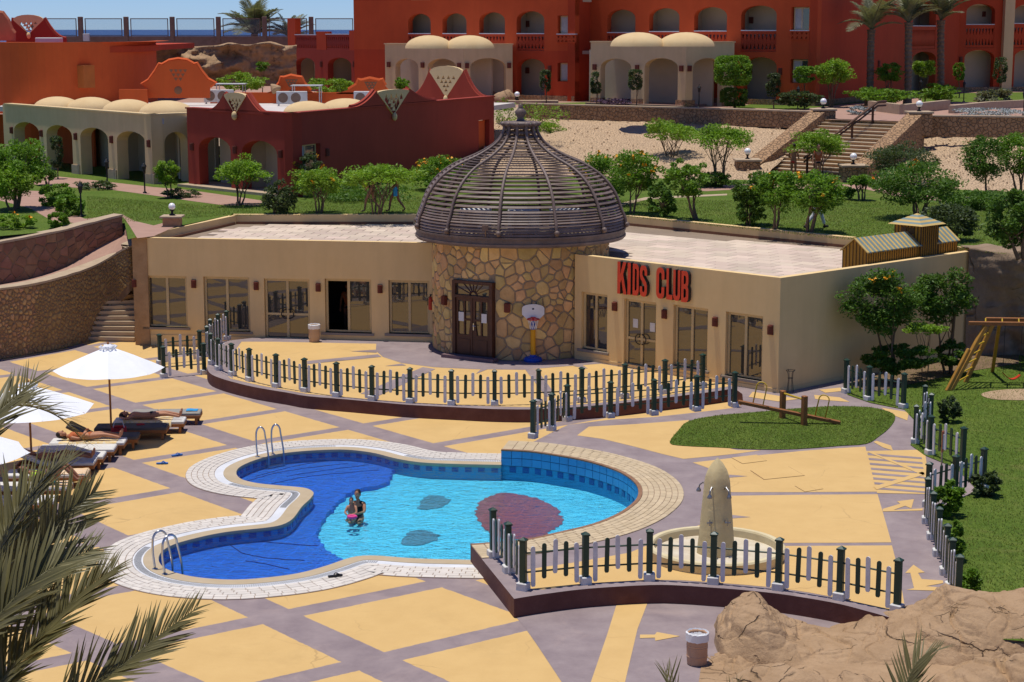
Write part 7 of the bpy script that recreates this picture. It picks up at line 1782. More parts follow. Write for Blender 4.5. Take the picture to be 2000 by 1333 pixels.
V_ = [
 # name, label, category, crown cx cy rx ry, base x y, options
 ('tree','slender bright green tree with several thin stems before the second red arch','tree',470,343,50,28,466,402,dict(shape='umbrella',mat='leaf_bright',n=1700)),
 ('shrub','loose dark grey green shrub right of the slender stemmed tree','shrub',545,386,36,34,541,418,dict(mat='leaf_olive',shape='loose',n=1400,stems=4)),
 ('tree','yellow green flowering small tree below the bungalow window','tree',620,362,50,30,622,417,dict(shape='umbrella',mat='leaf_bright',n=1700,flowers=7,stems=4)),
 ('shrub','sparse yellowish climber shrub against the bungalow window','shrub',607,320,28,22,607,385,dict(shape='loose',mat='leaf_olive',n=420,flowers=4,stems=3)),
 ('tree','broad bright green tree above the two walkers left of the dome','tree',742,352,66,26,735,420,dict(shape='umbrella',mat='leaf_bright',n=2400,stems=5)),
 ('tree','small ball tree on a thin single trunk before the dark red wall','tree',802,288,21,18,803,335,dict(n=900,stems=1,mat='leaf_bright')),
 ('shrub','clipped boxy green shrub before the right end of the dark red wall','shrub',889,280,33,25,889,318,dict(shape='box',n=2200,mat='leaf')),
 ('shrub','small loose grey green bush between ball tree and clipped boxy shrub','shrub',846,300,19,17,846,322,dict(shape='loose',mat='leaf_olive',n=500,stems=2)),
 ('hedge','orange flowering hedge just left of the dome','hedge',862,338,56,30,862,372,dict(mat='leaf',n=2600,flowers=33,stems=3)),
 ('shrub','round clipped green ball on the sandy slope right of the dome tip','shrub',1075,268,31,27,1075,305,dict(n=2200,mat='leaf_bright',shape='box',stems=1)),
 ('tree','thin feathery tree behind the dome tip','tree',1050,226,58,24,1030,262,dict(shape='loose',mat='leaf_bright',n=500,stems=3,z=5.4)),
 ('tree','feathery small tree on the slope left of the dome tip','tree',985,222,22,32,985,262,dict(shape='loose',mat='leaf_bright',n=340,stems=2,z=5.0)),
 ('hedge','tall flowering hedge just right of the dome','hedge',1178,348,58,42,1178,400,dict(mat='leaf',n=3000,flowers=19,stems=4)),
 ('tree','orange flowering tree with thin stems right of the tall hedge','tree',1243,338,45,40,1235,418,dict(mat='leaf',n=2200,flowers=18,stems=3)),
 ('tree','clipped umbrella tree on the left side of the sandy slope','tree',1311,264,51,24,1310,332,dict(shape='umbrella',mat='leaf_bright',n=2600,stems=5)),
 ('tree','clipped umbrella tree with long bare stems beside the lower left stair pier','tree',1409,274,53,23,1404,364,dict(shape='umbrella',mat='leaf_bright',n=2600,stems=6)),
 ('tree','leaning tree with bent trunk and loose crown behind the roof parapet','tree',1338,348,42,34,1360,430,dict(shape='loose',mat='leaf',n=1700,stems=2,flowers=3,trunk_r=.07)),
 ('shrub','dark grey green shrub at the foot of the leaning tree','shrub',1292,392,29,32,1297,424,dict(shape='loose',mat='leaf_dark',n=1300,stems=3)),
 ('tree','dark leafy tree, left of two overlapping trees behind the roof','tree',1470,372,38,34,1464,440,dict(mat='leaf_dark',n=1800,stems=3,flowers=3)),
 ('shrub','dark loose bush under the left of two overlapping trees','shrub',1466,412,30,24,1466,442,dict(mat='leaf_dark',shape='loose',n=900,stems=3)),
 ('tree','dark flowering tree between two others behind the roof parapet','tree',1518,372,40,36,1512,449,dict(mat='leaf',n=1800,stems=2,flowers=7,trunk_r=.06)),
 ('tree','wide crowned tree in front of the man in white trousers','tree',1590,372,52,40,1579,455,dict(mat='leaf',n=2400,stems=4,flowers=6,trunk_r=.06)),
 ('tree','clipped umbrella tree standing before the wide stairs','tree',1600,286,48,25,1598,350,dict(shape='umbrella',mat='leaf_bright',n=2600,stems=3)),
 ('shrub','small clipped bush beside the lower right stair pier','shrub',1681,358,25,15,1682,392,dict(shape='umbrella',n=900,stems=4)),
 ('shrub','low dark bush left of the small clipped bush by the stairs','shrub',1650,376,18,13,1650,390,dict(mat='leaf_dark',n=600,stems=0)),
 ('shrub','silvery dark bush behind the large dark tree right of the stairs','shrub',1762,308,62,26,1762,362,dict(mat='leaf_olive',n=2400,stems=3)),
 ('tree','large dark crowned tree with forked trunk above the striped roof house','tree',1792,358,80,42,1796,428,dict(mat='leaf_dark',n=3600,stems=4,trunk_r=.07,flowers=4)),
 ('tree','dark round tree on a single trunk at the right slope','tree',1924,310,43,42,1929,388,dict(mat='leaf_dark',n=2200,stems=1,trunk_r=.06)),
 ('tree','tall dark tree with forked trunk at the right picture edge','tree',1985,300,45,38,1992,385,dict(mat='leaf',n=2200,stems=3,trunk_r=.06)),
 ('tree','dark leafy tree with bent trunk behind the right rock wall','tree',1976,430,52,52,1994,505,dict(mat='leaf_dark',n=2600,stems=3,trunk_r=.07)),
 ('shrub','pale green bush behind the striped model house','shrub',1862,430,48,36,1862,470,dict(mat='leaf_olive',n=2000,stems=3)),
 ('hedge','low dark hedge along the foot of the right slope','hedge',1905,390,62,17,1905,406,dict(mat='leaf_dark',n=1900,stems=0)),
 ('hedge','low dark hedge behind the umbrella tree at the slope foot','hedge',1385,352,36,15,1385,366,dict(mat='leaf_dark',n=1000,stems=0)),
 ('hedge','low dark hedge under the red bungalow wall left of the dome','hedge',690,374,110,13,690,386,dict(mat='leaf_dark',n=2200,stems=0)),
 ('tree','large bushy tree at the left edge beside the pink path','tree',36,318,50,42,32,408,dict(mat='leaf',n=3000,stems=3,trunk_r=.07)),
 ('tree','bright tree crown cut by the left edge before the arcade','tree',20,352,46,34,25,412,dict(mat='leaf_bright',n=2000,stems=3,trunk_r=.06)),
 ('shrub','narrow pale column shaped shrub before the second arcade pier','shrub',110,297,11,30,112,350,dict(shape='box',mat='leaf_olive',n=700,stems=1)),
 ('shrub','small clipped dark bush beside the pale column shrub','shrub',90,344,22,12,92,362,dict(shape='umbrella',n=800,stems=3,mat='leaf_dark')),
 ('hedge','clipped hedge mound along the pink path at the left','hedge',112,383,30,22,112,402,dict(mat='leaf',n=1700,stems=0,shape='box')),
 ('hedge','lower end of the clipped hedge mound beside the black lantern','hedge',136,402,26,20,138,422,dict(mat='leaf',n=1300,stems=0,shape='box')),
 ('shrub','round clipped ball bush standing on the pink path at the left','shrub',114,430,18,13,114,446,dict(mat='leaf',n=800,stems=0,shape='box')),
 ('tree','young tree before the angled end of the beige arcade','tree',326,333,22,25,331,388,dict(mat='leaf_bright',n=1000,stems=2)),
 ('shrub','low dry shrubs along the paving before the beige arcade','shrub',190,362,36,9,190,370,dict(mat='leaf_olive',n=500,stems=0,shape='loose')),
 ('shrub','low dry shrubs under the young tree before the red arches','shrub',352,377,38,9,352,386,dict(mat='leaf_olive',n=500,stems=0,shape='loose')),
 ('shrub','yellow green groundcover behind the upper left stone wall','shrub',30,432,40,13,30,446,dict(mat='leaf_bright',n=900,stems=0,shape='loose',flowers=5)),
 # hotel terrace
 ('topiary','tall two tiered box topiary before the right domed porch','topiary',1432,138,34,28,1435,212,dict(z=ZU,shape='box',n=3200,stems=1,trunk_r=.08,mat='leaf',size=.16)),
 ('topiary','lower tier','topiary',1433,190,25,17,1435,212,dict(z=ZU,shape='box',n=1600,stems=1,mat='leaf_dark',size=.16)),
 ('tree','small clipped round tree beside the lower hotel window','tree',1571,146,19,15,1571,213,dict(z=ZU,shape='box',n=1100,stems=1,mat='leaf',size=.15)),
 ('tree','rounded bright tree before the plain red hotel wall','tree',1627,140,35,24,1622,210,dict(z=ZU,n=1800,stems=4,mat='leaf_bright',size=.16)),
 ('tree','small rounded tree between the first and second palms','tree',1738,141,24,17,1735,206,dict(z=ZU,n=1100,stems=3,mat='leaf',size=.16)),
 ('tree','bright small rounded tree between the second and third palms','tree',1806,134,21,15,1805,202,dict(z=ZU,n=1000,stems=1,mat='leaf_bright',size=.16)),
 ('shrub','short column shrub right of the third palm','shrub',1873,140,10,16,1873,192,dict(z=ZU,shape='box',n=500,stems=1,size=.15)),
 ('shrub','taller column shrub before the beige hotel pilaster','shrub',1954,137,12,24,1954,192,dict(z=ZU,shape='box',n=700,stems=1,mat='leaf_olive',size=.15)),
 ('shrub','pale column shrub before the arch between the two porches','shrub',1065,158,10,20,1066,205,dict(z=ZU,shape='box',n=600,stems=1,mat='leaf_olive',size=.15)),
 ('shrub','pale column shrub at the left pier of the right porch','shrub',1164,162,10,20,1165,210,dict(z=ZU,shape='box',n=600,stems=1,mat='leaf_olive',size=.15)),
 ('shrub','pale column shrub at the middle pier of the right porch','shrub',1241,156,13,19,1241,213,dict(z=ZU,shape='box',n=600,stems=1,mat='leaf_olive',size=.15)),
 ('shrub','pale column shrub right of the two tiered topiary','shrub',1510,166,13,22,1511,213,dict(z=ZU,shape='box',n=700,stems=1,mat='leaf_olive',size=.15)),
 ('shrub','leafy bush at the foot of the first palm','shrub',1720,186,62,15,1720,209,dict(z=ZU,shape='loose',n=1600,stems=0,mat='leaf',size=.2)),
 ('shrub','grey green bushes left of the first palm behind the stairs','shrub',1560,192,40,15,1560,214,dict(z=ZU,shape='loose',n=1200,stems=0,mat='leaf_olive',size=.2)),
 ('shrub','bushes at the foot of the third palm','shrub',1830,180,40,15,1830,203,dict(z=ZU,shape='loose',n=1100,stems=0,mat='leaf',size=.2)),
 ('shrub','silvery cushion plants at the stair head','shrub',1678,216,26,8,1678,224,dict(z=ZU,shape='loose',n=700,stems=0,mat='leaf_silver',size=.13)),
 ('shrub','silvery cushion plants behind the right retaining wall','shrub',1920,218,70,7,1920,226,dict(z=ZU,shape='loose',n=1100,stems=0,mat='leaf_silver',size=.13)),
 ('shrub','dark purple low planting before the right porch','shrub',1200,199,40,7,1200,206,dict(z=ZU,shape='loose',n=700,stems=0,mat='leaf_purple',size=.14)),
 ('shrub','spiky cycad like plant behind the right planter wall','shrub',1945,192,34,18,1945,208,dict(z=ZU,shape='loose',n=700,stems=0,mat='leaf_palm',size=.3)),
 ('shrub','green bushes on the bed behind the bungalow roof, left group','shrub',470,160,44,18,470,198,dict(z=ZU,shape='loose',n=1100,stems=0,mat='leaf_bright',size=.2)),
 ('shrub','green bushes on the bed behind the bungalow roof, right group','shrub',650,170,44,17,650,198,dict(z=ZU,shape='loose',n=1100,stems=0,mat='leaf_bright',size=.2)),
 ('shrub','little ball bush in front of the far rock face','shrub',512,130,12,9,512,196,dict(z=ZU,n=400,stems=1,size=.16)),
 ('shrub','dark ball bush on the bed before the left domed porch','shrub',785,164,13,12,785,201,dict(z=ZU,n=500,stems=0,size=.16)),
 # play side
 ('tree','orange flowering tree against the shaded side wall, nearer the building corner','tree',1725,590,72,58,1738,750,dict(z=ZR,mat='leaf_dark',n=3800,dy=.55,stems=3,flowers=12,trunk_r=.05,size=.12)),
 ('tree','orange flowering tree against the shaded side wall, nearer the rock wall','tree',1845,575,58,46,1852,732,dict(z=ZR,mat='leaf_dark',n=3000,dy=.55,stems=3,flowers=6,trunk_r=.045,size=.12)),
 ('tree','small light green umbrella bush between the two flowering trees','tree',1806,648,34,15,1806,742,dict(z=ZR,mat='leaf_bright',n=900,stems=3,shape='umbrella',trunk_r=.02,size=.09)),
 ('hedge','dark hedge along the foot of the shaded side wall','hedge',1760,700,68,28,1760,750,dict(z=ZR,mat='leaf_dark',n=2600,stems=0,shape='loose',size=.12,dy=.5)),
 ('shrub','dark shrub at the foot of the right rock wall beside the swing ladder','shrub',1862,690,34,26,1862,734,dict(z=ZR,mat='leaf_dark',n=1200,stems=0,shape='loose',size=.12)),
 ('shrub','light green bush on top of the swing side rock ledge','shrub',1970,612,22,9,1970,640,dict(z=ZR,mat='leaf_bright',n=300,stems=2,shape='loose',size=.12)),
 ('shrub','young spiky shrub at the bent fence beside the swing lawn','shrub',1856,800,22,24,1856,826,dict(z=ZR,mat='leaf_olive',n=600,stems=0,shape='loose',size=.12)),
 ('shrub','bushy weeds inside the fence bend under the post sign','shrub',1852,975,26,36,1850,1010,dict(z=ZR,mat='leaf',n=1000,stems=0,shape='loose',size=.12)),
 ('shrub','loose weeds at the right end of the bent fence','shrub',1930,946,26,26,1928,970,dict(z=ZR,mat='leaf_olive',n=700,stems=0,shape='loose',size=.12)),
 ('shrub','weeds along the lower right fence, upper clump','shrub',1868,1062,18,38,1868,1098,dict(z=ZR,mat='leaf',n=900,stems=0,shape='loose',size=.11)),
 ('shrub','weeds along the lower right fence, clump nearest the rocks','shrub',1896,1140,22,30,1896,1168,dict(z=ZR,mat='leaf',n=700,stems=0,shape='loose',size=.11)),
]
MAT['leaf_silver'] = leafmat('leaf_silver', (0.34,0.38,0.38), (0.44,0.47,0.47), 0.8, 0.1)
MAT['leaf_purple'] = leafmat('leaf_purple', (0.10,0.05,0.10), (0.14,0.08,0.13), 0.8, 0.1)
tiers = None
for i, q in enumerate(V_):
    t_ = plant(*q[:9], seed=i*13+1, **q[9])
    if 'two tiered box' in q[1]: tiers = t_
    if q[1] == 'lower tier':                              # the second block of the same clipped tree
        for c_ in kids(t_):
            if c_.name.startswith('crown'): c_.parent = tiers
            else: bpy.data.objects.remove(c_)
        bpy.data.objects.remove(t_)
# ------------------------------------------------------------------ lawns on the play side
def lawn_sheet(name, pts, z, lift, smooth=3, mat='grass'):
    P = smoothline([Vector((p.x,p.y,0)) for p in gpoly(z, *pts)], smooth, True) if smooth else gpoly(z, *pts)
    struct(sheet(name, [(p.x,p.y,z+lift) for p in P], MAT[mat])); return [Vector((p.x,p.y,0)) for p in P]
SL = lawn_sheet('seesaw_lawn', [(1308,866),(1325,842),(1345,824),(1400,813),(1480,806),(1545,800),(1620,795),(1700,797),(1742,808),(1748,820),(1736,838),(1716,854),(1692,868),(1640,872),(1560,878),(1480,879),(1400,875),(1335,872)], ZR, .018)
RL = lawn_sheet('play_lawn', [(1655,772),(1700,788),(1766,801),(1790,826),(1800,840),(1778,870),(1805,890),(1868,916),(1908,958),(1866,982),(1818,996),(1816,1022),(1828,1055),(1840,1088),(1852,1124),(1862,1154),(1874,1192),(1890,1245),(2060,1260),(2260,1100),(2260,760),(2100,690),(1980,690),(1900,700),(1800,715),(1700,738),(1655,752)], ZR, .018, 0)
lawn_sheet('soil_bed', [(1655,752),(1700,735),(1800,712),(1900,697),(1990,690),(1990,712),(1900,726),(1800,748),(1700,768)], ZR, .03, 0, 'soil')
lawn_sheet('sand_patch', [(1916,772),(1950,764),(2010,762),(2080,768),(2080,786),(2000,784),(1940,782)], ZR, .03, 3, 'sand')
def blades(name, poly, z, n, h, mat='blade', seed=1, lim=None):
    rng = np.random.default_rng(seed); xs = [p.x for p in poly]; ys = [p.y for p in poly]; x0, x1, y0, y1 = min(xs), max(xs), min(ys), max(ys)
    if lim: x1 = min(x1, lim)
    px = rng.uniform(x0, x1, n*3); py = rng.uniform(y0, y1, n*3); c = np.zeros(len(px), bool)
    for i in range(len(poly)):
        a, b = poly[i], poly[i-1]
        if abs(a.y-b.y) < 1e-9: continue
        m = ((a.y > py) != (b.y > py)) & (px < (b.x-a.x)*(py-a.y)/(b.y-a.y)+a.x); c ^= m
    px, py = px[c][:n], py[c][:n]; k = len(px); a = rng.uniform(0, 2*PI, k); w = .012; hh = h*rng.uniform(.5, 1.4, k); lx, ly = rng.normal(size=k)*h*.6, rng.normal(size=k)*h*.6
    V = np.stack([np.stack([px-w*np.cos(a), py-w*np.sin(a), np.full(k, z)], 1), np.stack([px+w*np.cos(a), py+w*np.sin(a), np.full(k, z)], 1), np.stack([px+lx, py+ly, z+hh], 1)], 1)
    o = np_mesh(name, V, 3, MAT[mat]); tag(o, None, None, None, 'stuff'); return o
blades('grass_blades', SL, ZR+.012, 20000, .035, seed=1); blades('grass_blades', RL, ZR+.012, 46000, .04, seed=2, lim=17)
blades('grass_blades', [Vector((p.x,p.y,0)) for p in (G(170,440,ZL),G(455,422,ZL),G(810,420,ZL),G(1220,424,ZL),G(1660,470,ZL),G(1900,492,ZL),G(2000,500,ZL),G(2000,400,ZL),G(1660,392,ZL),G(1240,392,ZL),G(840,385,ZL),G(400,402,ZL),G(170,384,ZL))], ZL, 60000, .05, seed=3)
# ------------------------------------------------------------------ palms
def frond_mb(L, n, ll, droop, wid=.03, seed=0, updir=.9):
    rnd = random.Random(seed); mb = MB(); pts = []
    for i in range(13):
        f = i/12; pts.append(Vector((L*f*(1-.12*droop*f), 0, L*(.30*f-droop*f*f*.55))))
    mb.tube(pts, [.03*(1-.85*i/12) for i in range(13)], 5); P = Path(pts)
    for i in range(n):
        f = .14+.85*i/(n-1); p, t = P.at(P.len*f)
        l = ll*(math.sin(PI*min(1, .18+.82*f)))**.6*rnd.uniform(.85, 1.1)
        for s in (-1, 1):
            d = (t*.75+Vector((0, s*1.0, updir*rnd.uniform(.1,.5)))).normalized(); e = p+d*l+Vector((0,0,-.22*l)); m = p+d*l*.5+Vector((0,0,-.02*l)); w = t.cross(d).cross(d).normalized()*wid
            mb.add([p-w*.5, m-w, e, m+w, p+w*.5], [(0,1,3,4),(1,2,3)])
    return mb
FM = []
for k in range(3):
    o = frond_mb(1.0, 34, .30, (.7, 1.3, .35)[k], .012, k); me = bpy.data.meshes.new('frond'); me.from_pydata([tuple(v) for v in o.v], [], o.f); me.materials.append(MAT['leaf_palm']); FM.append(me)
def palm(label, bx, by, z, tx, ty, L, nf, group='palms before the hotel', up=1.0, tr=.26, spread=1.0, seed=0):
    b = G(bx, by, z); t = thing('palm_tree', label, 'palm', b, 0, group); top = wmat(t).inverted() @ AY(tx, ty, b.y); rnd = random.Random(seed)
    pts = smoothline([Vector((0,0,-.1)), top*.33+Vector((.03,0,0)), top*.7, top], 14); n = len(pts); mb = MB(); rs = [tr*(1.25-.45*min(1, i/(n*.25)) if i < n*.25 else .8+.18*(i % 2)+(.28*max(0, (i/n-.86)/.14))) for i in range(n)]
    mb.tube(pts, rs, 10); mb.build('trunk', MAT['bark_palm'], t, world=False)
    for k in range(nf):
        a = 2*PI*k/nf*2.4+rnd.uniform(-.2,.2); el = up*rnd.uniform(.45, 1.35)-(.05 if k % 3 else .45*spread); s = L*rnd.uniform(.85, 1.12)
        m = Matrix.Translation(top) @ Matrix.Rotation(a, 4, 'Z') @ Matrix.Rotation(-el, 4, 'Y') @ Matrix.Scale(s, 4); link('frond', FM[k % 3], t, m)
palm('tall palm nearest the hotel window bay, first of the three from the left', 1697, 206, ZU, 1702, 58, 2.5, 16, spread=.5, seed=1)
palm('tall palm between the other two, its crown cut by the picture top', 1772, 206, ZU, 1775, 44, 2.5, 16, spread=.5, seed=2)
palm('tall palm before the dark hotel arch, rightmost of the three', 1836, 201, ZU, 1838, 40, 2.5, 16, spread=.5, seed=3)
palm('bushy grey green palm beyond the far boundary fence against the sea', 500, 158, 6.5, 497, 66, 3.6, 34, None, .9, .3, seed=4)
palm('second smaller palm beyond the far fence close to the hotel', 566, 158, 6.5, 566, 74, 2.6, 26, None, .9, .25, seed=5)
# foreground palm: arching fronds with separate leaflets
def leaflet_meshes():
    out = []
    for k in range(4):
        rnd = random.Random(k); mb = MB(); n = 6; vs = []
        for i in range(n+1):
            f = i/n; w = .037*(1-f**2.2)*(.55+.45*min(1, f*5))+.0008; z = -.16*f*f*(.3+.5*k/3); y = .03*math.sin(f*2+k)*f
            vs += [(f, y-w, z+.012*(1-f)), (f, y, z), (f, y+w, z+.012*(1-f))]
        mb.add(vs, [(3*i+j, 3*i+3+j, 3*i+4+j, 3*i+1+j) for i in range(n) for j in (0, 1)]); me = bpy.data.meshes.new('leaflet'); me.from_pydata(vs, [], mb.f); me.materials.append(MAT['leaf_frond']); out.append(me)
    return out
LM = leaflet_meshes()
def big_frond(parent, ctrl, n, ll, lim, tilt=0.0, seed=0, mat='leaf_frond', sweep=.9, f0=.12, wid=1.0, sides=(-1, 1)):
    P = Path(smoothline([AY(x, y, Y) for x, y, Y in ctrl], 8)); rnd = random.Random(seed); N = len(P.p)
    mb = MB(); mb.tube(P.p, [.020*(1-.8*i/(N-1)) for i in range(N)], 6); fr = mb.build('frond', MAT['bark_palm' if mat != 'leaf_frond' else 'leaf_frond'], parent, smooth=True); inv = wmat(fr).inverted(); rest = MB(); items = []
    for i in range(n):
        f = f0+(1-f0)*(i/(n-1)); p, t = P.at(P.len*f*.998); side = t.cross(Vector((0,0,1))).normalized(); up = side.cross(t)
        R = Matrix.Rotation(tilt, 3, t); side, up = R @ side, R @ up
        for s in sides:
            a = sweep*(1-.45*f)+rnd.uniform(-.10,.10); l = ll*(.55+.6*math.sin(PI*min(1,.15+.8*f)))*rnd.uniform(.88,1.1)*(1-.35*max(0,f-.8)/.2)
            d = (t*math.cos(a)+side*s*math.sin(a)+up*rnd.uniform(.10,.42)).normalized(); y = d.cross(up).normalized(); z = y.cross(d) if False else d.cross(y)
            z = -z if z.dot(up) < 0 else z
            m = Matrix((d*l, y*l*wid*rnd.uniform(.8,1.1), z*l)).transposed().to_4x4(); m.translation = p; items.append(m)
    rnd.shuffle(items)
    for k, m in enumerate(items):
        me = LM[k % 4]
        if k < lim: link('leaflet', me, fr, inv @ m)
        else: rest.add([m @ v.co for v in me.vertices], [tuple(q.vertices) for q in me.polygons])
    if rest.v: struct(rest.build('leaflet_field', MAT['leaf_frond'], fr), 'stuff')
    return fr
def near_palm():
    c = AY(-135, 1330, 15.0); t = thing('palm_tree', 'large palm close to the camera whose grey green fronds fill the lower left', 'palm', (c.x, c.y, 0))
    mb = MB(); mb.tube(smoothline([(c.x-.5,c.y-.3,-.2),(c.x-.3,c.y-.2,c.z*.5),(c.x,c.y,c.z)], 12), [.24]*25, 10); mb.build('trunk', MAT['bark_palm'], t)
    Fs = [([(-135,1330,15),(-40,1372,15),(20,1310,15.1),(85,1238,15.2),(150,1168,15.4),(222,1112,15.6)], 80, 0.56, .25, 1),
          ([(-135,1330,15),(60,1420,14.6),(170,1345,14.6),(235,1303,14.7),(309,1244,14.9),(385,1188,15.0)], 80, 0.49, .5, 2),
          ([(-135,1330,15),(-60,1180,15.3),(0,1062,15.6),(40,992,15.8),(88,940,16.0),(138,898,16.2)], 80, 0.61, -.1, 3),
          ([(-135,1330,15),(-120,950,16),(-40,812,16.6),(40,792,17.0),(110,812,17.3),(160,858,17.5)], 76, 0.56, .1, 4),
          ([(-135,1330,15),(-110,1000,15),(-70,880,15.2),(-20,822,15.4),(25,782,15.6),(66,742,15.8)], 58, 0.61, .3, 5),
          ([(-135,1330,15),(-30,1190,15.6),(60,1085,16.0),(120,1012,16.3),(165,975,16.5),(185,962,16.6)], 76, 0.56, .9, 6),
          ([(-135,1330,15),(-60,1270,14.4),(10,1190,14.4),(60,1140,14.5),(120,1100,14.7),(180,1075,14.9)], 70, 0.56, .6, 7)]
    for ctrl, n, ll, tilt, sd in Fs: big_frond(t, ctrl, n, ll, 43, tilt, sd)
near_palm()
struct(sheet('rock_bed', [(p.x,p.y,.015) for p in gpoly(0, (1370,1300),(1420,1270),(1520,1262),(1900,1250),(2150,1250),(2150,1350),(1362,1350))], MAT['rock']))
def tip_palm(label, c, fronds, mat):
    g = AY(*c); t = thing('palm_tree', label, 'palm', (g.x, g.y, 0)); mb = MB(); mb.tube([(g.x,g.y,-.2),(g.x,g.y,g.z)], .18, 10); mb.build('trunk', MAT['bark_palm'], t)
    for i, (ctrl, n, ll) in enumerate(fronds): big_frond(t, ctrl, n, ll, 60, .1, 20+i, sweep=.8)
tip_palm('grey green palm tip poking up at the bottom edge left of the terracotta bin', (1310,1480,16), [([(1310,1480,16),(1318,1400,16),(1310,1350,16),(1300,1318,16.1)], 16, .40), ([(1310,1480,16),(1400,1420,16),(1425,1370,16),(1440,1335,16.1)], 14, .26)], 0)
tip_palm('pale dry palm tip poking up at the bottom edge before the rocks', (1770,1480,15.5), [([(1770,1480,15.5),(1760,1400,15.5),(1770,1340,15.6),(1795,1290,15.7),(1835,1268,15.8)], 26, .36)], 0)
# ================================================================== rocks
def ridge_rock(name, label, sil, Yr, wf, wb, seed, x_pad=.6, hmin=-.2, cracks=.07, ny=80, nx=230):
    """rock ridge whose crest follows a skyline; crest height from the skyline at distance Yr"""
    S = [AY(x, y, Yr) for x, y in sil]; xs = np.array([p.x for p in S]); hs = np.array([p.z for p in S]); x0, x1 = xs[0]-x_pad, xs[-1]+x_pad
    vs = []; X = np.linspace(x0, x1, nx); off = Vector((seed*3.7, seed*1.3, 0)); N_ = mnoise.noise
    for j in range(ny+1):
        f = j/ny; y = Yr-wf+(wf+wb)*f
        for i in range(nx):
            x = X[i]; w = N_(Vector((x*.9, y*.9, seed)))*.35; h = float(np.interp(x+w*.3, xs, hs, left=hs[0], right=hs[-1]))
            e = min(1, max(0, (x-x0)/x_pad))*min(1, max(0, (x1-x)/x_pad)); e = math.sqrt(max(0, e*(2-e)))
            d = (Yr-y)/(wf*(1+w*.5)) if y < Yr else (y-Yr)/wb; d = min(1, max(0, d)); sh = (1-d**3.2)
            p = Vector((x, y, 0))+off; q = Vector((x, y, h*sh*1.6))+off
            nz = mnoise.fractal(q*.9, 1.2, 2.1, 3)*.10+mnoise.fractal(q*6.0, .9, 2.0, 3)*.006
            wp = Vector((N_(q*1.2), N_(q*1.2+Vector((3,0,0))), N_(q*1.2+Vector((0,3,0)))))*.25
            for sc_, am, of in ((.8, .20, .035), (2.0, .09, .006)):
                r_ = Vector((q.x*sc_+q.z*sc_*.5, q.y*sc_*.8, q.z*sc_*1.1-q.x*sc_*.25))+wp*sc_; vo = mnoise.voronoi(r_); c_ = vo[1][0]; dq = (r_-c_)/sc_
                nz += am*(N_(c_*3.7)*dq.x+N_(c_*3.7+Vector((5,1,0)))*dq.y)+of*N_(c_*2.9+Vector((0,0,8)))*1.6-max(0, 1-(vo[0][1]-vo[0][0])*14)*of*.55
            # ledges: tilted bedding that breaks the face into steps
            st = (q.z*1.5+q.x*.55+q.y*.35+N_(q*.8)*.5)*2.6; fr = st-math.floor(st); led = (min(1, fr*5)-fr)*.035*max(0, N_(q*.7+Vector((4,4,4)))+.45)
            wq = Vector((N_(q*1.7), N_(q*1.7+Vector((7,0,0))), N_(q*1.7+Vector((0,7,0)))))*.4
            v = mnoise.voronoi(Vector((q.x*.75+q.z*.4, q.y*.7, q.z*.8))+wq)[0]; cr = max(0, 1-(v[1]-v[0])*11)
            v2 = mnoise.voronoi(Vector((q.x*2.0+q.y*.9, q.y*.8-q.z*.5, q.z*1.6))+wq*1.4)[0]; cr2 = max(0, 1-(v2[1]-v2[0])*16)*(1 if N_(q*1.3) > -.05 else 0)
            z = h*sh*e+(nz+led)*(.35+.65*sh)*e-(cracks*cr+cracks*.7*cr2)*sh-.25*(1-e)-.05*d
            vs.append((x, y, z))
    mb = MB(); mb.add(vs, [(j*nx+i,j*nx+i+1,(j+1)*nx+i+1,(j+1)*nx+i) for j in range(ny) for i in range(nx-1)]); o = mb.build(name, MAT['rock'], None, smooth=True); tag(o, label, 'rock', None)
    return o
ridge_rock('rock_ridge', 'long sculpted brown rock ridge at the lower right with two peaks', [(1392,1262),(1402,1205),(1429,1173),(1455,1158),(1469,1153),(1482,1158),(1498,1180),(1525,1206),(1545,1219),(1580,1224),(1620,1228),(1670,1222),(1720,1206),(1785,1183),(1828,1163),(1855,1142),(1875,1148),(1918,1162),(1950,1162),(2000,1152),(2080,1140),(2160,1150)], 31.6, 1.7, .65, 1, x_pad=.35, nx=420, ny=150, cracks=.05)
ridge_rock('rock', 'low rounded rock in front of the left peak of the rock ridge', [(1362,1312),(1380,1292),(1410,1278),(1440,1272),(1470,1282),(1500,1300),(1520,1318)], 30.2, .9, .5, 2, x_pad=.25, nx=90, ny=50)
ridge_rock('rock', 'smooth low foreground rocks along the bottom edge, left piece', [(1440,1330),(1480,1312),(1520,1306),(1570,1312),(1620,1332),(1650,1316),(1690,1322),(1720,1336)], 28.6, .8, .5, 3, x_pad=.25, nx=120, ny=46, cracks=.03)
ridge_rock('rock', 'smooth low foreground rocks along the bottom edge, right piece', [(1850,1320),(1880,1302),(1910,1288),(1940,1290),(1960,1304),(1985,1282),(2020,1278),(2060,1300)], 28.8, .8, .5, 4, x_pad=.25, nx=110, ny=46, cracks=.03)
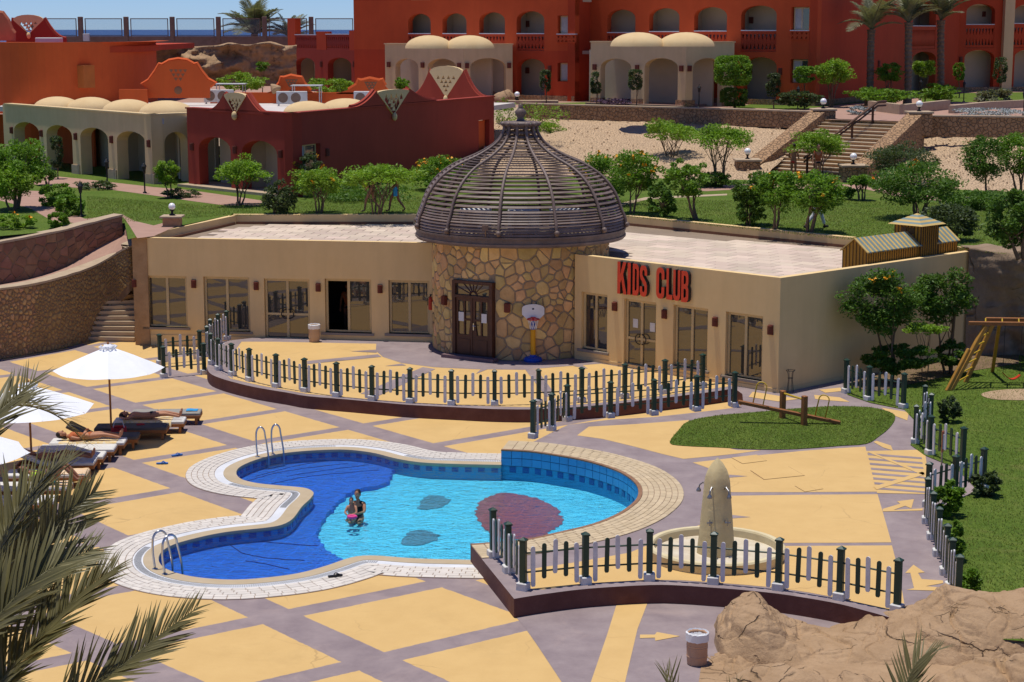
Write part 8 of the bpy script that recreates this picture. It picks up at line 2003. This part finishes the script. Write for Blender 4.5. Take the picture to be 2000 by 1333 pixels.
def rock_wall():
    nu, nv = 110, 70; vs = []; a, b = WS.w(WS.len-.5, 0, .10), Vector((27, 55.5, 0)); zt = ZL+.12
    for j in range(nv+1):
        f = j/nv
        for i in range(nu+1):
            u = i/nu; p = a.lerp(b, u); z = ZR-.2+(zt+.35*mnoise.noise(Vector((u*9,0,4)))-ZR+.2)*min(1, f*1.25); q = Vector((p.x, 0, z))
            bul = .55*max(0, math.sin((z-ZR)/(zt-ZR)*3.4-1.2))+mnoise.fractal(q*.7+Vector((3,1,2)), .8, 2.0, 5)*.55
            v = mnoise.voronoi(q*Vector((.75,1,.85))+Vector((mnoise.noise(q),0,mnoise.noise(q+Vector((5,5,5)))))*.4)[0]; bul -= max(0, 1-(v[1]-v[0])*6)*.22
            back = max(0, f*1.25-1)*9; edge = min(1, u*7)
            vs.append((p.x, p.y-bul*edge*(1-min(1, back))+back*.55-.0, z+(.25*mnoise.noise(q*1.3)*min(1, back))))
    s = nu+1; mb = MB(); mb.add(vs, [(j*s+i,j*s+i+1,(j+1)*s+i+1,(j+1)*s+i) for j in range(nv) for i in range(nu)]); tag(mb.build('rock_wall', MAT['rock_grey'], None, smooth=True), 'tall bulging grey brown rock wall behind the swing at the right edge', 'rock')
rock_wall()
for i, (x, y, r, l) in enumerate(((985,196,18,'boulder at the top of the slope left of the dome tip'),(965,190,12,'smaller boulder beside the slope top boulder'),(535,172,10,'pale boulder among the bushes behind the bungalow roof'))):
    c = G(x, y+6, (ZU, ZU, 7.6)[i]); s = scale_at(c); mb = MB(); mb.ell(c+Vector((0,0,r/s*.4)), (r/s*1.2, r/s, r/s), 16, 10); mb.v = [tuple(Vector(v)*1+Vector((mnoise.noise(Vector(v)*1.7), mnoise.noise(Vector(v)*1.7+Vector((9,0,0))), mnoise.noise(Vector(v)*1.7+Vector((0,9,0)))))*.25) for v in mb.v]; tag(mb.build('boulder', MAT['rock'], None, smooth=True), l, 'boulder')
# ------------------------------------------------------------------ lantern posts
def lantern(label, px, z, h=1.1):
    b = G(px[0], px[1], z); t = thing('lantern_post', label, 'lamp', b, 0, 'black lantern posts in the gardens')
    mb = MB(); mb.lathe([(.09,0),(.09,.05),(.035,.09),(.03,h-.35),(.06,h-.32),(0,h-.32)], 8); mb.build('post', MAT['black'], t, world=False)
    mb = MB(); mb.lathe([(.06,h-.31),(.10,h-.06),(0,h-.06)], 6); mb.build('lantern_glass', MAT['interior'], t, world=False)
    mb = MB(); mb.lathe([(.13,h-.06),(.05,h+.06),(.015,h+.1),(.02,h+.15),(0,h+.16)], 6); mb.build('lantern_roof', MAT['black'], t, world=False)
for l, p, z in (('black lantern post before the third arcade pier', (210,368), ZL), ('black lantern post before the fourth arcade pier', (283,378), ZL), ('black lantern post at the end of the clipped hedge by the pink path', (159,424), ZL), ('black lantern post behind the slender tree before the red arches', (465,398), ZL), ('black lantern post left of the two tiered topiary', (1365,211), ZU), ('black lantern post beside the upper left stair pier', (1558,214), ZU), ('black lantern post between the second and third palms', (1797,196), ZU), ('black lantern post above the right planter wall', (1882,200), ZU), ('black lantern post at the right edge of the hotel terrace', (1999,226), ZU)): lantern(l, p, z, 1.25)
# ================================================================== people
def skin_body(name, J, E, rad, root, mat, parent, levels=1):
    names = list(J); idx = {n: i for i, n in enumerate(names)}; me = bpy.data.meshes.new(name)
    me.from_pydata([tuple(J[n]) for n in names], [(idx[a], idx[b]) for a, b in E], []); ob = bpy.data.objects.new(name, me); COL.objects.link(ob)
    sk = ob.modifiers.new('skin', 'SKIN'); sk.use_smooth_shade = True
    for n in names: d = me.skin_vertices[0].data[idx[n]]; r = rad[n]; d.radius = (r, r) if not isinstance(r, tuple) else r; d.use_root = (n == root)
    ss = ob.modifiers.new('sub', 'SUBSURF'); ss.levels = levels; ss.render_levels = levels
    dg = bpy.context.evaluated_depsgraph_get(); m2 = bpy.data.meshes.new_from_object(ob.evaluated_get(dg)); bpy.data.objects.remove(ob)
    m2.name = name; m2.materials.clear(); m2.materials.append(MAT[mat])
    return m2
BASE = dict(pelvis=(0,0,.94), waist=(0,.01,1.08), chest=(0,.0,1.28), neck=(0,.01,1.46), head0=(0,-.01,1.53),
    shl=(.17,0,1.40), ell=(.25,.03,1.12), wrl=(.27,-.04,.88), hal=(.27,-.06,.80), shr=(-.17,0,1.40), elr=(-.25,.03,1.12), wrr=(-.27,-.04,.88), har=(-.27,-.06,.80),
    hil=(.09,0,.90), knl=(.10,-.02,.50), anl=(.10,.02,.09), tol=(.11,-.15,.03), hir=(-.09,0,.90), knr=(-.10,-.02,.50), anr=(-.10,.02,.09), tor=(-.11,-.15,.03))
RAD = dict(pelvis=(.135,.105), waist=(.125,.09), chest=(.15,.105), neck=.055, head0=.05, shl=.062, ell=.042, wrl=.03, hal=.036, shr=.062, elr=.042, wrr=.03, har=.036,
    hil=.09, knl=.058, anl=.038, tol=.03, hir=.09, knr=.058, anr=.038, tor=.03)
EDG = [('pelvis','waist'),('waist','chest'),('chest','neck'),('neck','head0'),('chest','shl'),('shl','ell'),('ell','wrl'),('wrl','hal'),('chest','shr'),('shr','elr'),('elr','wrr'),('wrr','har'),('pelvis','hil'),('hil','knl'),('knl','anl'),('anl','tol'),('pelvis','hir'),('hir','knr'),('knr','anr'),('anr','tor')]
def person(label, mw, pose=None, skin='skin', hair='hair', top=None, bottom=None, long_hair=False, scale=1.0, female=False, head_dir=None, shoes=None, group=None, legs_long=False):
    J = {k: Vector(v) for k, v in BASE.items()}
    for k, v in (pose or {}).items(): J[k] = Vector(v)
    R = dict(RAD)
    if female: R['waist'] = (.105,.08); R['chest'] = (.13,.105); R['pelvis'] = (.14,.11)
    E = list(EDG)
    for s in 'lr':                                        # five unequal, bent fingers rooted inside the palm
        w, h = J['wr'+s], J['ha'+s]; d = (h-w).normalized(); sd = d.cross(Vector((0,1,0))); sd = sd.normalized() if sd.length > .1 else Vector((1,0,0)); nn = sd.cross(d)
        for i, (o, l) in enumerate(((-.028,.055),(-.010,.068),(.010,.072),(.028,.062))):
            a, b = f'f{s}{i}a', f'f{s}{i}b'; J[a] = h+sd*o+d*l*.55; J[b] = h+sd*o*1.15+d*l+nn*.022; R[a] = .0095; R[b] = .008; E += [('ha'+s, a), (a, b)]
        J['t'+s+'a'] = h-d*.02+sd*-.042; J['t'+s+'b'] = h+d*.022+sd*-.052+nn*.015; R['t'+s+'a'] = .011; R['t'+s+'b'] = .009; E += [('ha'+s,'t'+s+'a'),('t'+s+'a','t'+s+'b')]
    me = skin_body('person', J, E, R, 'pelvis', skin, None)
    loc = mw.translation; ob = bpy.data.objects.new('person', me); COL.objects.link(ob); ob.matrix_world = mw @ Matrix.Scale(scale, 4); WM[ob.name] = ob.matrix_world.copy()
    tag(ob, label, 'person', group)
    # head: skull, jaw, nose, ears, eyes, mouth as part of the one figure
    up = (J['head0']-J['neck']).normalized() if head_dir is None else Vector(head_dir[0]).normalized(); fw = Vector((0,-1,0)) if head_dir is None else Vector(head_dir[1]).normalized()
    fw = (fw-up*fw.dot(up)).normalized(); rt = fw.cross(up); H = Matrix((rt, fw, up)).transposed(); c = J['head0']+up*.10
    mb = MB(); mb.ell(c+up*.02, (.076,.095,.115), 14, 10, H); mb.ell(c+fw*.03-up*.06, (.055,.062,.065), 12, 8, H); mb.ell(c+fw*.10-up*.005, (.013,.022,.026), 8, 6, H)
    for s in (-1, 1): mb.ell(c+rt*s*.078+up*.0, (.012,.024,.033), 8, 6, H)
    import bmesh
    bm = bmesh.new(); bm.from_mesh(me)
    vv = [bm.verts.new(v) for v in mb.v]
    for f in mb.f:
        try: q = bm.faces.new([vv[i] for i in f]); q.smooth = True
        except ValueError: pass
    bmesh.ops.remove_doubles(bm, verts=vv, dist=1e-5); bm.to_mesh(me); bm.free()
    def kid(n, m, b, smooth=True): return b.build(n, MAT[m], ob, smooth=smooth, world=False)
    for s in (-1, 1):
        e = MB(); e.ell(c+fw*.087+rt*s*.031+up*.018, (.011,.008,.008), 8, 5, H); kid('eye', 'cloth_white', e); e = MB(); e.ell(c+fw*.093+rt*s*.031+up*.018, (.005,.004,.006), 6, 4, H); kid('pupil', 'black', e)
    m_ = MB(); m_.ell(c+fw*.088-up*.062, (.022,.007,.007), 8, 5, H); kid('mouth', 'cloth_red', m_)
    h = MB(); h.ell(c+up*.04-fw*.018, (.084,.096,.108), 14, 8, H)
    if long_hair: h.ell(c-fw*.055-up*.05, (.075,.05,.13), 12, 8, H)
    kid('hair', hair, h)
    def shell(n, m, names, extra, k=1.0, lv=1):
        JJ = {q: J[q] for q in names}; RR = {q: (tuple(x*1.0+.012*k for x in R[q]) if isinstance(R[q], tuple) else R[q]+.014*k) for q in names}
        for q, (a, b, t, r) in extra.items(): JJ[q] = J[a].lerp(J[b], t); RR[q] = r
        return JJ, RR
    if bottom:
        full = legs_long; N = ['pelvis','hil','hir']; X = {}
        if full: N += ['knl','knr']; X = {'cl': ('knl','anl',.92,.06), 'cr': ('knr','anr',.92,.06)}
        else: X = {'cl': ('hil','knl',.28,.088), 'cr': ('hir','knr',.28,.088)}
        X['w'] = ('pelvis','waist',.35,(.135,.105)); JJ, RR = shell('x', '', N, X)
        E2 = [('pelvis','w'),('pelvis','hil'),('pelvis','hir')]+([('hil','knl'),('knl','cl'),('hir','knr'),('knr','cr')] if full else [('hil','cl'),('hir','cr')])
        m2 = skin_body('trousers' if full else 'swimwear', JJ, E2, RR, 'pelvis', bottom, ob); o = link('trousers' if full else 'swimwear', m2, ob)
    if top:
        X = {'w': ('waist','pelvis',.5,(.13,.105)), 'nl': ('shl','ell',.45,.06), 'nr': ('shr','elr',.45,.06), 'n': ('chest','neck',.7,(.09,.075))}; JJ, RR = shell('x', '', ['waist','chest','shl','shr'], X)
        m2 = skin_body('shirt', JJ, [('waist','w'),('waist','chest'),('chest','shl'),('shl','nl'),('chest','shr'),('shr','nr'),('chest','n')], RR, 'waist', top, ob); link('shirt', m2, ob)
    if shoes:
        for s in 'lr':
            b = MB(); a, t2 = J['an'+s], J['to'+s]; b.tube([a+Vector((0,.05,-.05)), a.lerp(t2,.5), t2], [.05,.048,.036], 8); kid('shoe', shoes, b)
    return ob
def stand(px, py, z, face): p = G(px, py, z); return Matrix.Translation(p) @ Matrix.Rotation(face, 4, 'Z')
WALK = dict(knl=(.10,-.20,.52), anl=(.10,-.26,.10), tol=(.11,-.42,.06), knr=(-.10,.06,.50), anr=(-.10,.34,.14), tor=(-.11,.22,.04), ell=(.26,.14,1.14), wrl=(.26,.08,.92), hal=(.26,.05,.84), elr=(-.26,-.06,1.14), wrr=(-.26,-.24,.96), har=(-.26,-.30,.90))
def lie(o, z=.362, x_head=-1.78, dy=0.0):
    # supine on a lounger: head towards -x, feet towards the foot end
    return wmat(o) @ Matrix.Translation((x_head+1.72, dy, z+.105)) @ Matrix(((0,0,-1,0),(1,0,0,0),(0,-1,0,0),(0,0,0,1)))
def lie_m(o, top, dy, zc):
    # local body axes: up(z) -> -x of the lounger, front(-y) -> up, right(x) -> lounger y
    R = Matrix(((0,0,-1),(1,0,0),(0,-1,0))).to_4x4(); return wmat(o) @ Matrix.Translation((top, dy, zc)) @ R
SUP = dict(tol=(.14,-.16,.06), tor=(-.14,-.16,.06), knl=(.11,-.05,.5), knr=(-.11,-.05,.5), anl=(.12,.03,.09), anr=(-.12,.03,.09))
person('sunbathing man in black swim briefs lying on his back with one arm bent up', lie_m(lg[1], -.04, .0, .475), dict(SUP, elr=(-.42,.02,1.52), wrr=(-.20,.03,1.68), har=(-.12,.03,1.70), wrl=(.30,-.0,.90), hal=(.31,0,.82), ell=(.29,.03,1.14)), 'skin', bottom='cloth_black', head_dir=((-.15,-.02,1),(0.3,-1,0.1)))
person('pale sunbather lying beside the parasol pole, mostly her legs showing', lie_m(lg[4], -.04, .0, .475), dict(SUP, wrl=(.24,-.10,1.0), hal=(.18,-.14,.98), wrr=(-.24,-.10,1.0), har=(-.18,-.14,.98)), 'skin', bottom='cloth_orange', top='cloth_orange', female=True, long_hair=True)
person('tanned sunbather behind the palm frond whose feet poke past the leaflets', lie_m(lg[7], .02, .0, .475), SUP, 'skin_tan', bottom='cloth_black', female=True)
SIT = dict(pelvis=(0,0,.94), waist=(0,-.03,1.08), chest=(0,-.10,1.26), neck=(0,-.17,1.42), head0=(0,-.2,1.48), shl=(.17,-.12,1.37), shr=(-.17,-.12,1.37), ell=(.24,-.02,1.12), elr=(-.24,-.02,1.12), wrl=(.2,-.2,1.0), hal=(.18,-.27,.98), wrr=(-.2,-.2,1.0), har=(-.18,-.27,.98), knl=(.14,-.36,.62), knr=(-.14,-.36,.62), anl=(.12,-.02,.32), anr=(-.12,-.02,.32), tol=(.12,-.04,.18), tor=(-.12,-.04,.18))
person('person in lime shirt and cyan shorts resting behind the palm fronds', lie_m(lg[9], .5, .0, .475), SIT, 'skin_tan', top='cloth_lime', bottom='cloth_cyan', head_dir=((0,-.3,1),(0,-1,-.2)))
# swimmers
KN = dict(pelvis=(0,0,.13), waist=(0,.02,.26), chest=(0,.0,.45), neck=(0,-.02,.61), head0=(0,-.03,.68), shl=(.16,0,.55), shr=(-.16,0,.55), ell=(.22,-.16,.36), elr=(-.22,-.16,.36), wrl=(.08,-.34,.34), hal=(.02,-.38,.34), wrr=(-.10,-.34,.33), har=(-.05,-.38,.33), hil=(.09,0,.11), hir=(-.09,0,.11), knl=(.12,-.40,.10), knr=(-.12,-.40,.10), anl=(.10,-.10,.05), anr=(-.10,-.10,.05), tol=(.10,.04,.04), tor=(-.10,.04,.04))
p = G(699, 996, -.035); person('woman with dark tied hair crouching in the pool holding a child', Matrix.Translation((p.x,p.y+.15,FZ+.0)) @ Matrix.Rotation(-.25,4,'Z'), KN, 'skin', scale=.9, top='cloth_black', bottom='cloth_black', female=True)
p2 = G(690, 1001, -.035); person('small child in the pool held before the woman above the pink float', Matrix.Translation((p2.x-.02,p2.y-.16,FZ+.20)) @ Matrix.Rotation(-.15,4,'Z'), KN, 'skin', scale=.62, bottom='cloth_pink')
def float_ring():
    q = G(691,1003,-.02); t = MB(); r0, r1, n, m = .085, .038, 18, 8; vs = []
    for i in range(n):
        for k in range(m):
            a, b = 2*PI*i/n, 2*PI*k/m; vs.append((q.x+(r0+r1*math.cos(b))*math.cos(a), q.y-.44+(r0+r1*math.cos(b))*math.sin(a)*.8, .02+r1*math.sin(b)))
    t.add(vs, [(i*m+k, ((i+1)%n)*m+k, ((i+1)%n)*m+(k+1)%m, i*m+(k+1)%m) for i in range(n) for k in range(m)]); tag(t.build('swim_ring', MAT['cloth_pink'], None, smooth=True), 'small pink swim ring in front of the child in the pool', 'swim ring')
float_ring()
# walkers and others in the gardens
person('walker with bare legs carrying a lime ball under the trees left of the dome', stand(726,416,ZL,-1.75), WALK, 'skin', bottom='cloth_black', top='cloth_black')
person('walker in black with a blue bag under the trees left of the dome', stand(774,415,ZL,-1.75), WALK, 'skin_tan', bottom='cloth_black', top='cloth_black')
q = stand(774,415,ZL,-1.75) @ Vector((.33,.05,.86)); mb = MB(); mb.bbox(q, (.16,.32,.36), .04); tag(mb.build('bag', MAT['towel_blue'], None), 'bright blue bag carried by the walker in black', 'bag')
q = stand(726,416,ZL,-1.75) @ Vector((.16,-.22,1.12)); mb = MB(); mb.ell(q, (.13,.13,.13), 14, 10); tag(mb.build('ball', MAT['cloth_lime'], None, smooth=True), 'lime green ball carried by the walker with bare legs', 'ball')
person('man in white trousers striding across the lawn behind a tree', stand(1592,447,ZL,1.75), dict(WALK, anl=(.10,-.40,.10), tol=(.11,-.54,.06), knl=(.10,-.26,.52), anr=(-.10,.42,.14), tor=(-.11,.28,.04), knr=(-.1,.12,.5)), 'skin_tan', bottom='cloth_white', top='cloth_white', legs_long=True, shoes='black')
person('shirtless man with dark hair seen at the foot of the wide stairs', stand(1549,352,ZL,2.6), dict(wrl=(.18,-.24,1.02), hal=(.14,-.30,1.02), wrr=(-.18,-.24,1.02), har=(-.14,-.30,1.02)), 'skin_tan', bottom='cloth_red')
person('person in orange half hidden by the umbrella tree at the stair foot', stand(1596,354,ZL,.3), None, 'skin', top='cloth_orange', bottom='cloth_black')
pi = WL.w(WL.uv(652,600)[0], .33, -2.0); person('person in an orange shirt standing inside the dark open window', Matrix.Translation(pi), None, 'skin_tan', top='cloth_orange', bottom='cloth_black')
# porch chairs
def chair(label, p, rot):
    t = thing('porch_chair', label, 'chair', p, rot, 'dark chairs on the hotel porches')
    s = MB(); s.bbox((0,0,.44), (.5,.5,.06), .02); s.build('seat', MAT['wood_dark'], t, world=False); b = MB(); b.bbox((0,.23,.75), (.5,.05,.5), .02); b.build('backrest', MAT['wood_dark'], t, world=False)
    for x in (-.21,.21):
        for y in (-.21,.21): l = MB(); l.box((x,y,.205), (.05,.05,.41)); l.build('leg', MAT['wood_dark'], t, world=False)
    return t
for l, px, r in (('dark porch chair in the arch right of the left domed porch', (1056,192), .4), ('dark porch chair under the right arch of the left domed porch', (978,192), -.3), ('dark porch chair in the left arch of the right domed porch', (1216,200), .4), ('dark porch chair in the middle arch of the right domed porch', (1312,202), .2), ('dark porch chair in the arch behind the two tiered topiary', (1498,200), -.2)):
    q = G(px[0], px[1], ZU); chair(l, (q.x, q.y+1.2, ZU+.12), r)
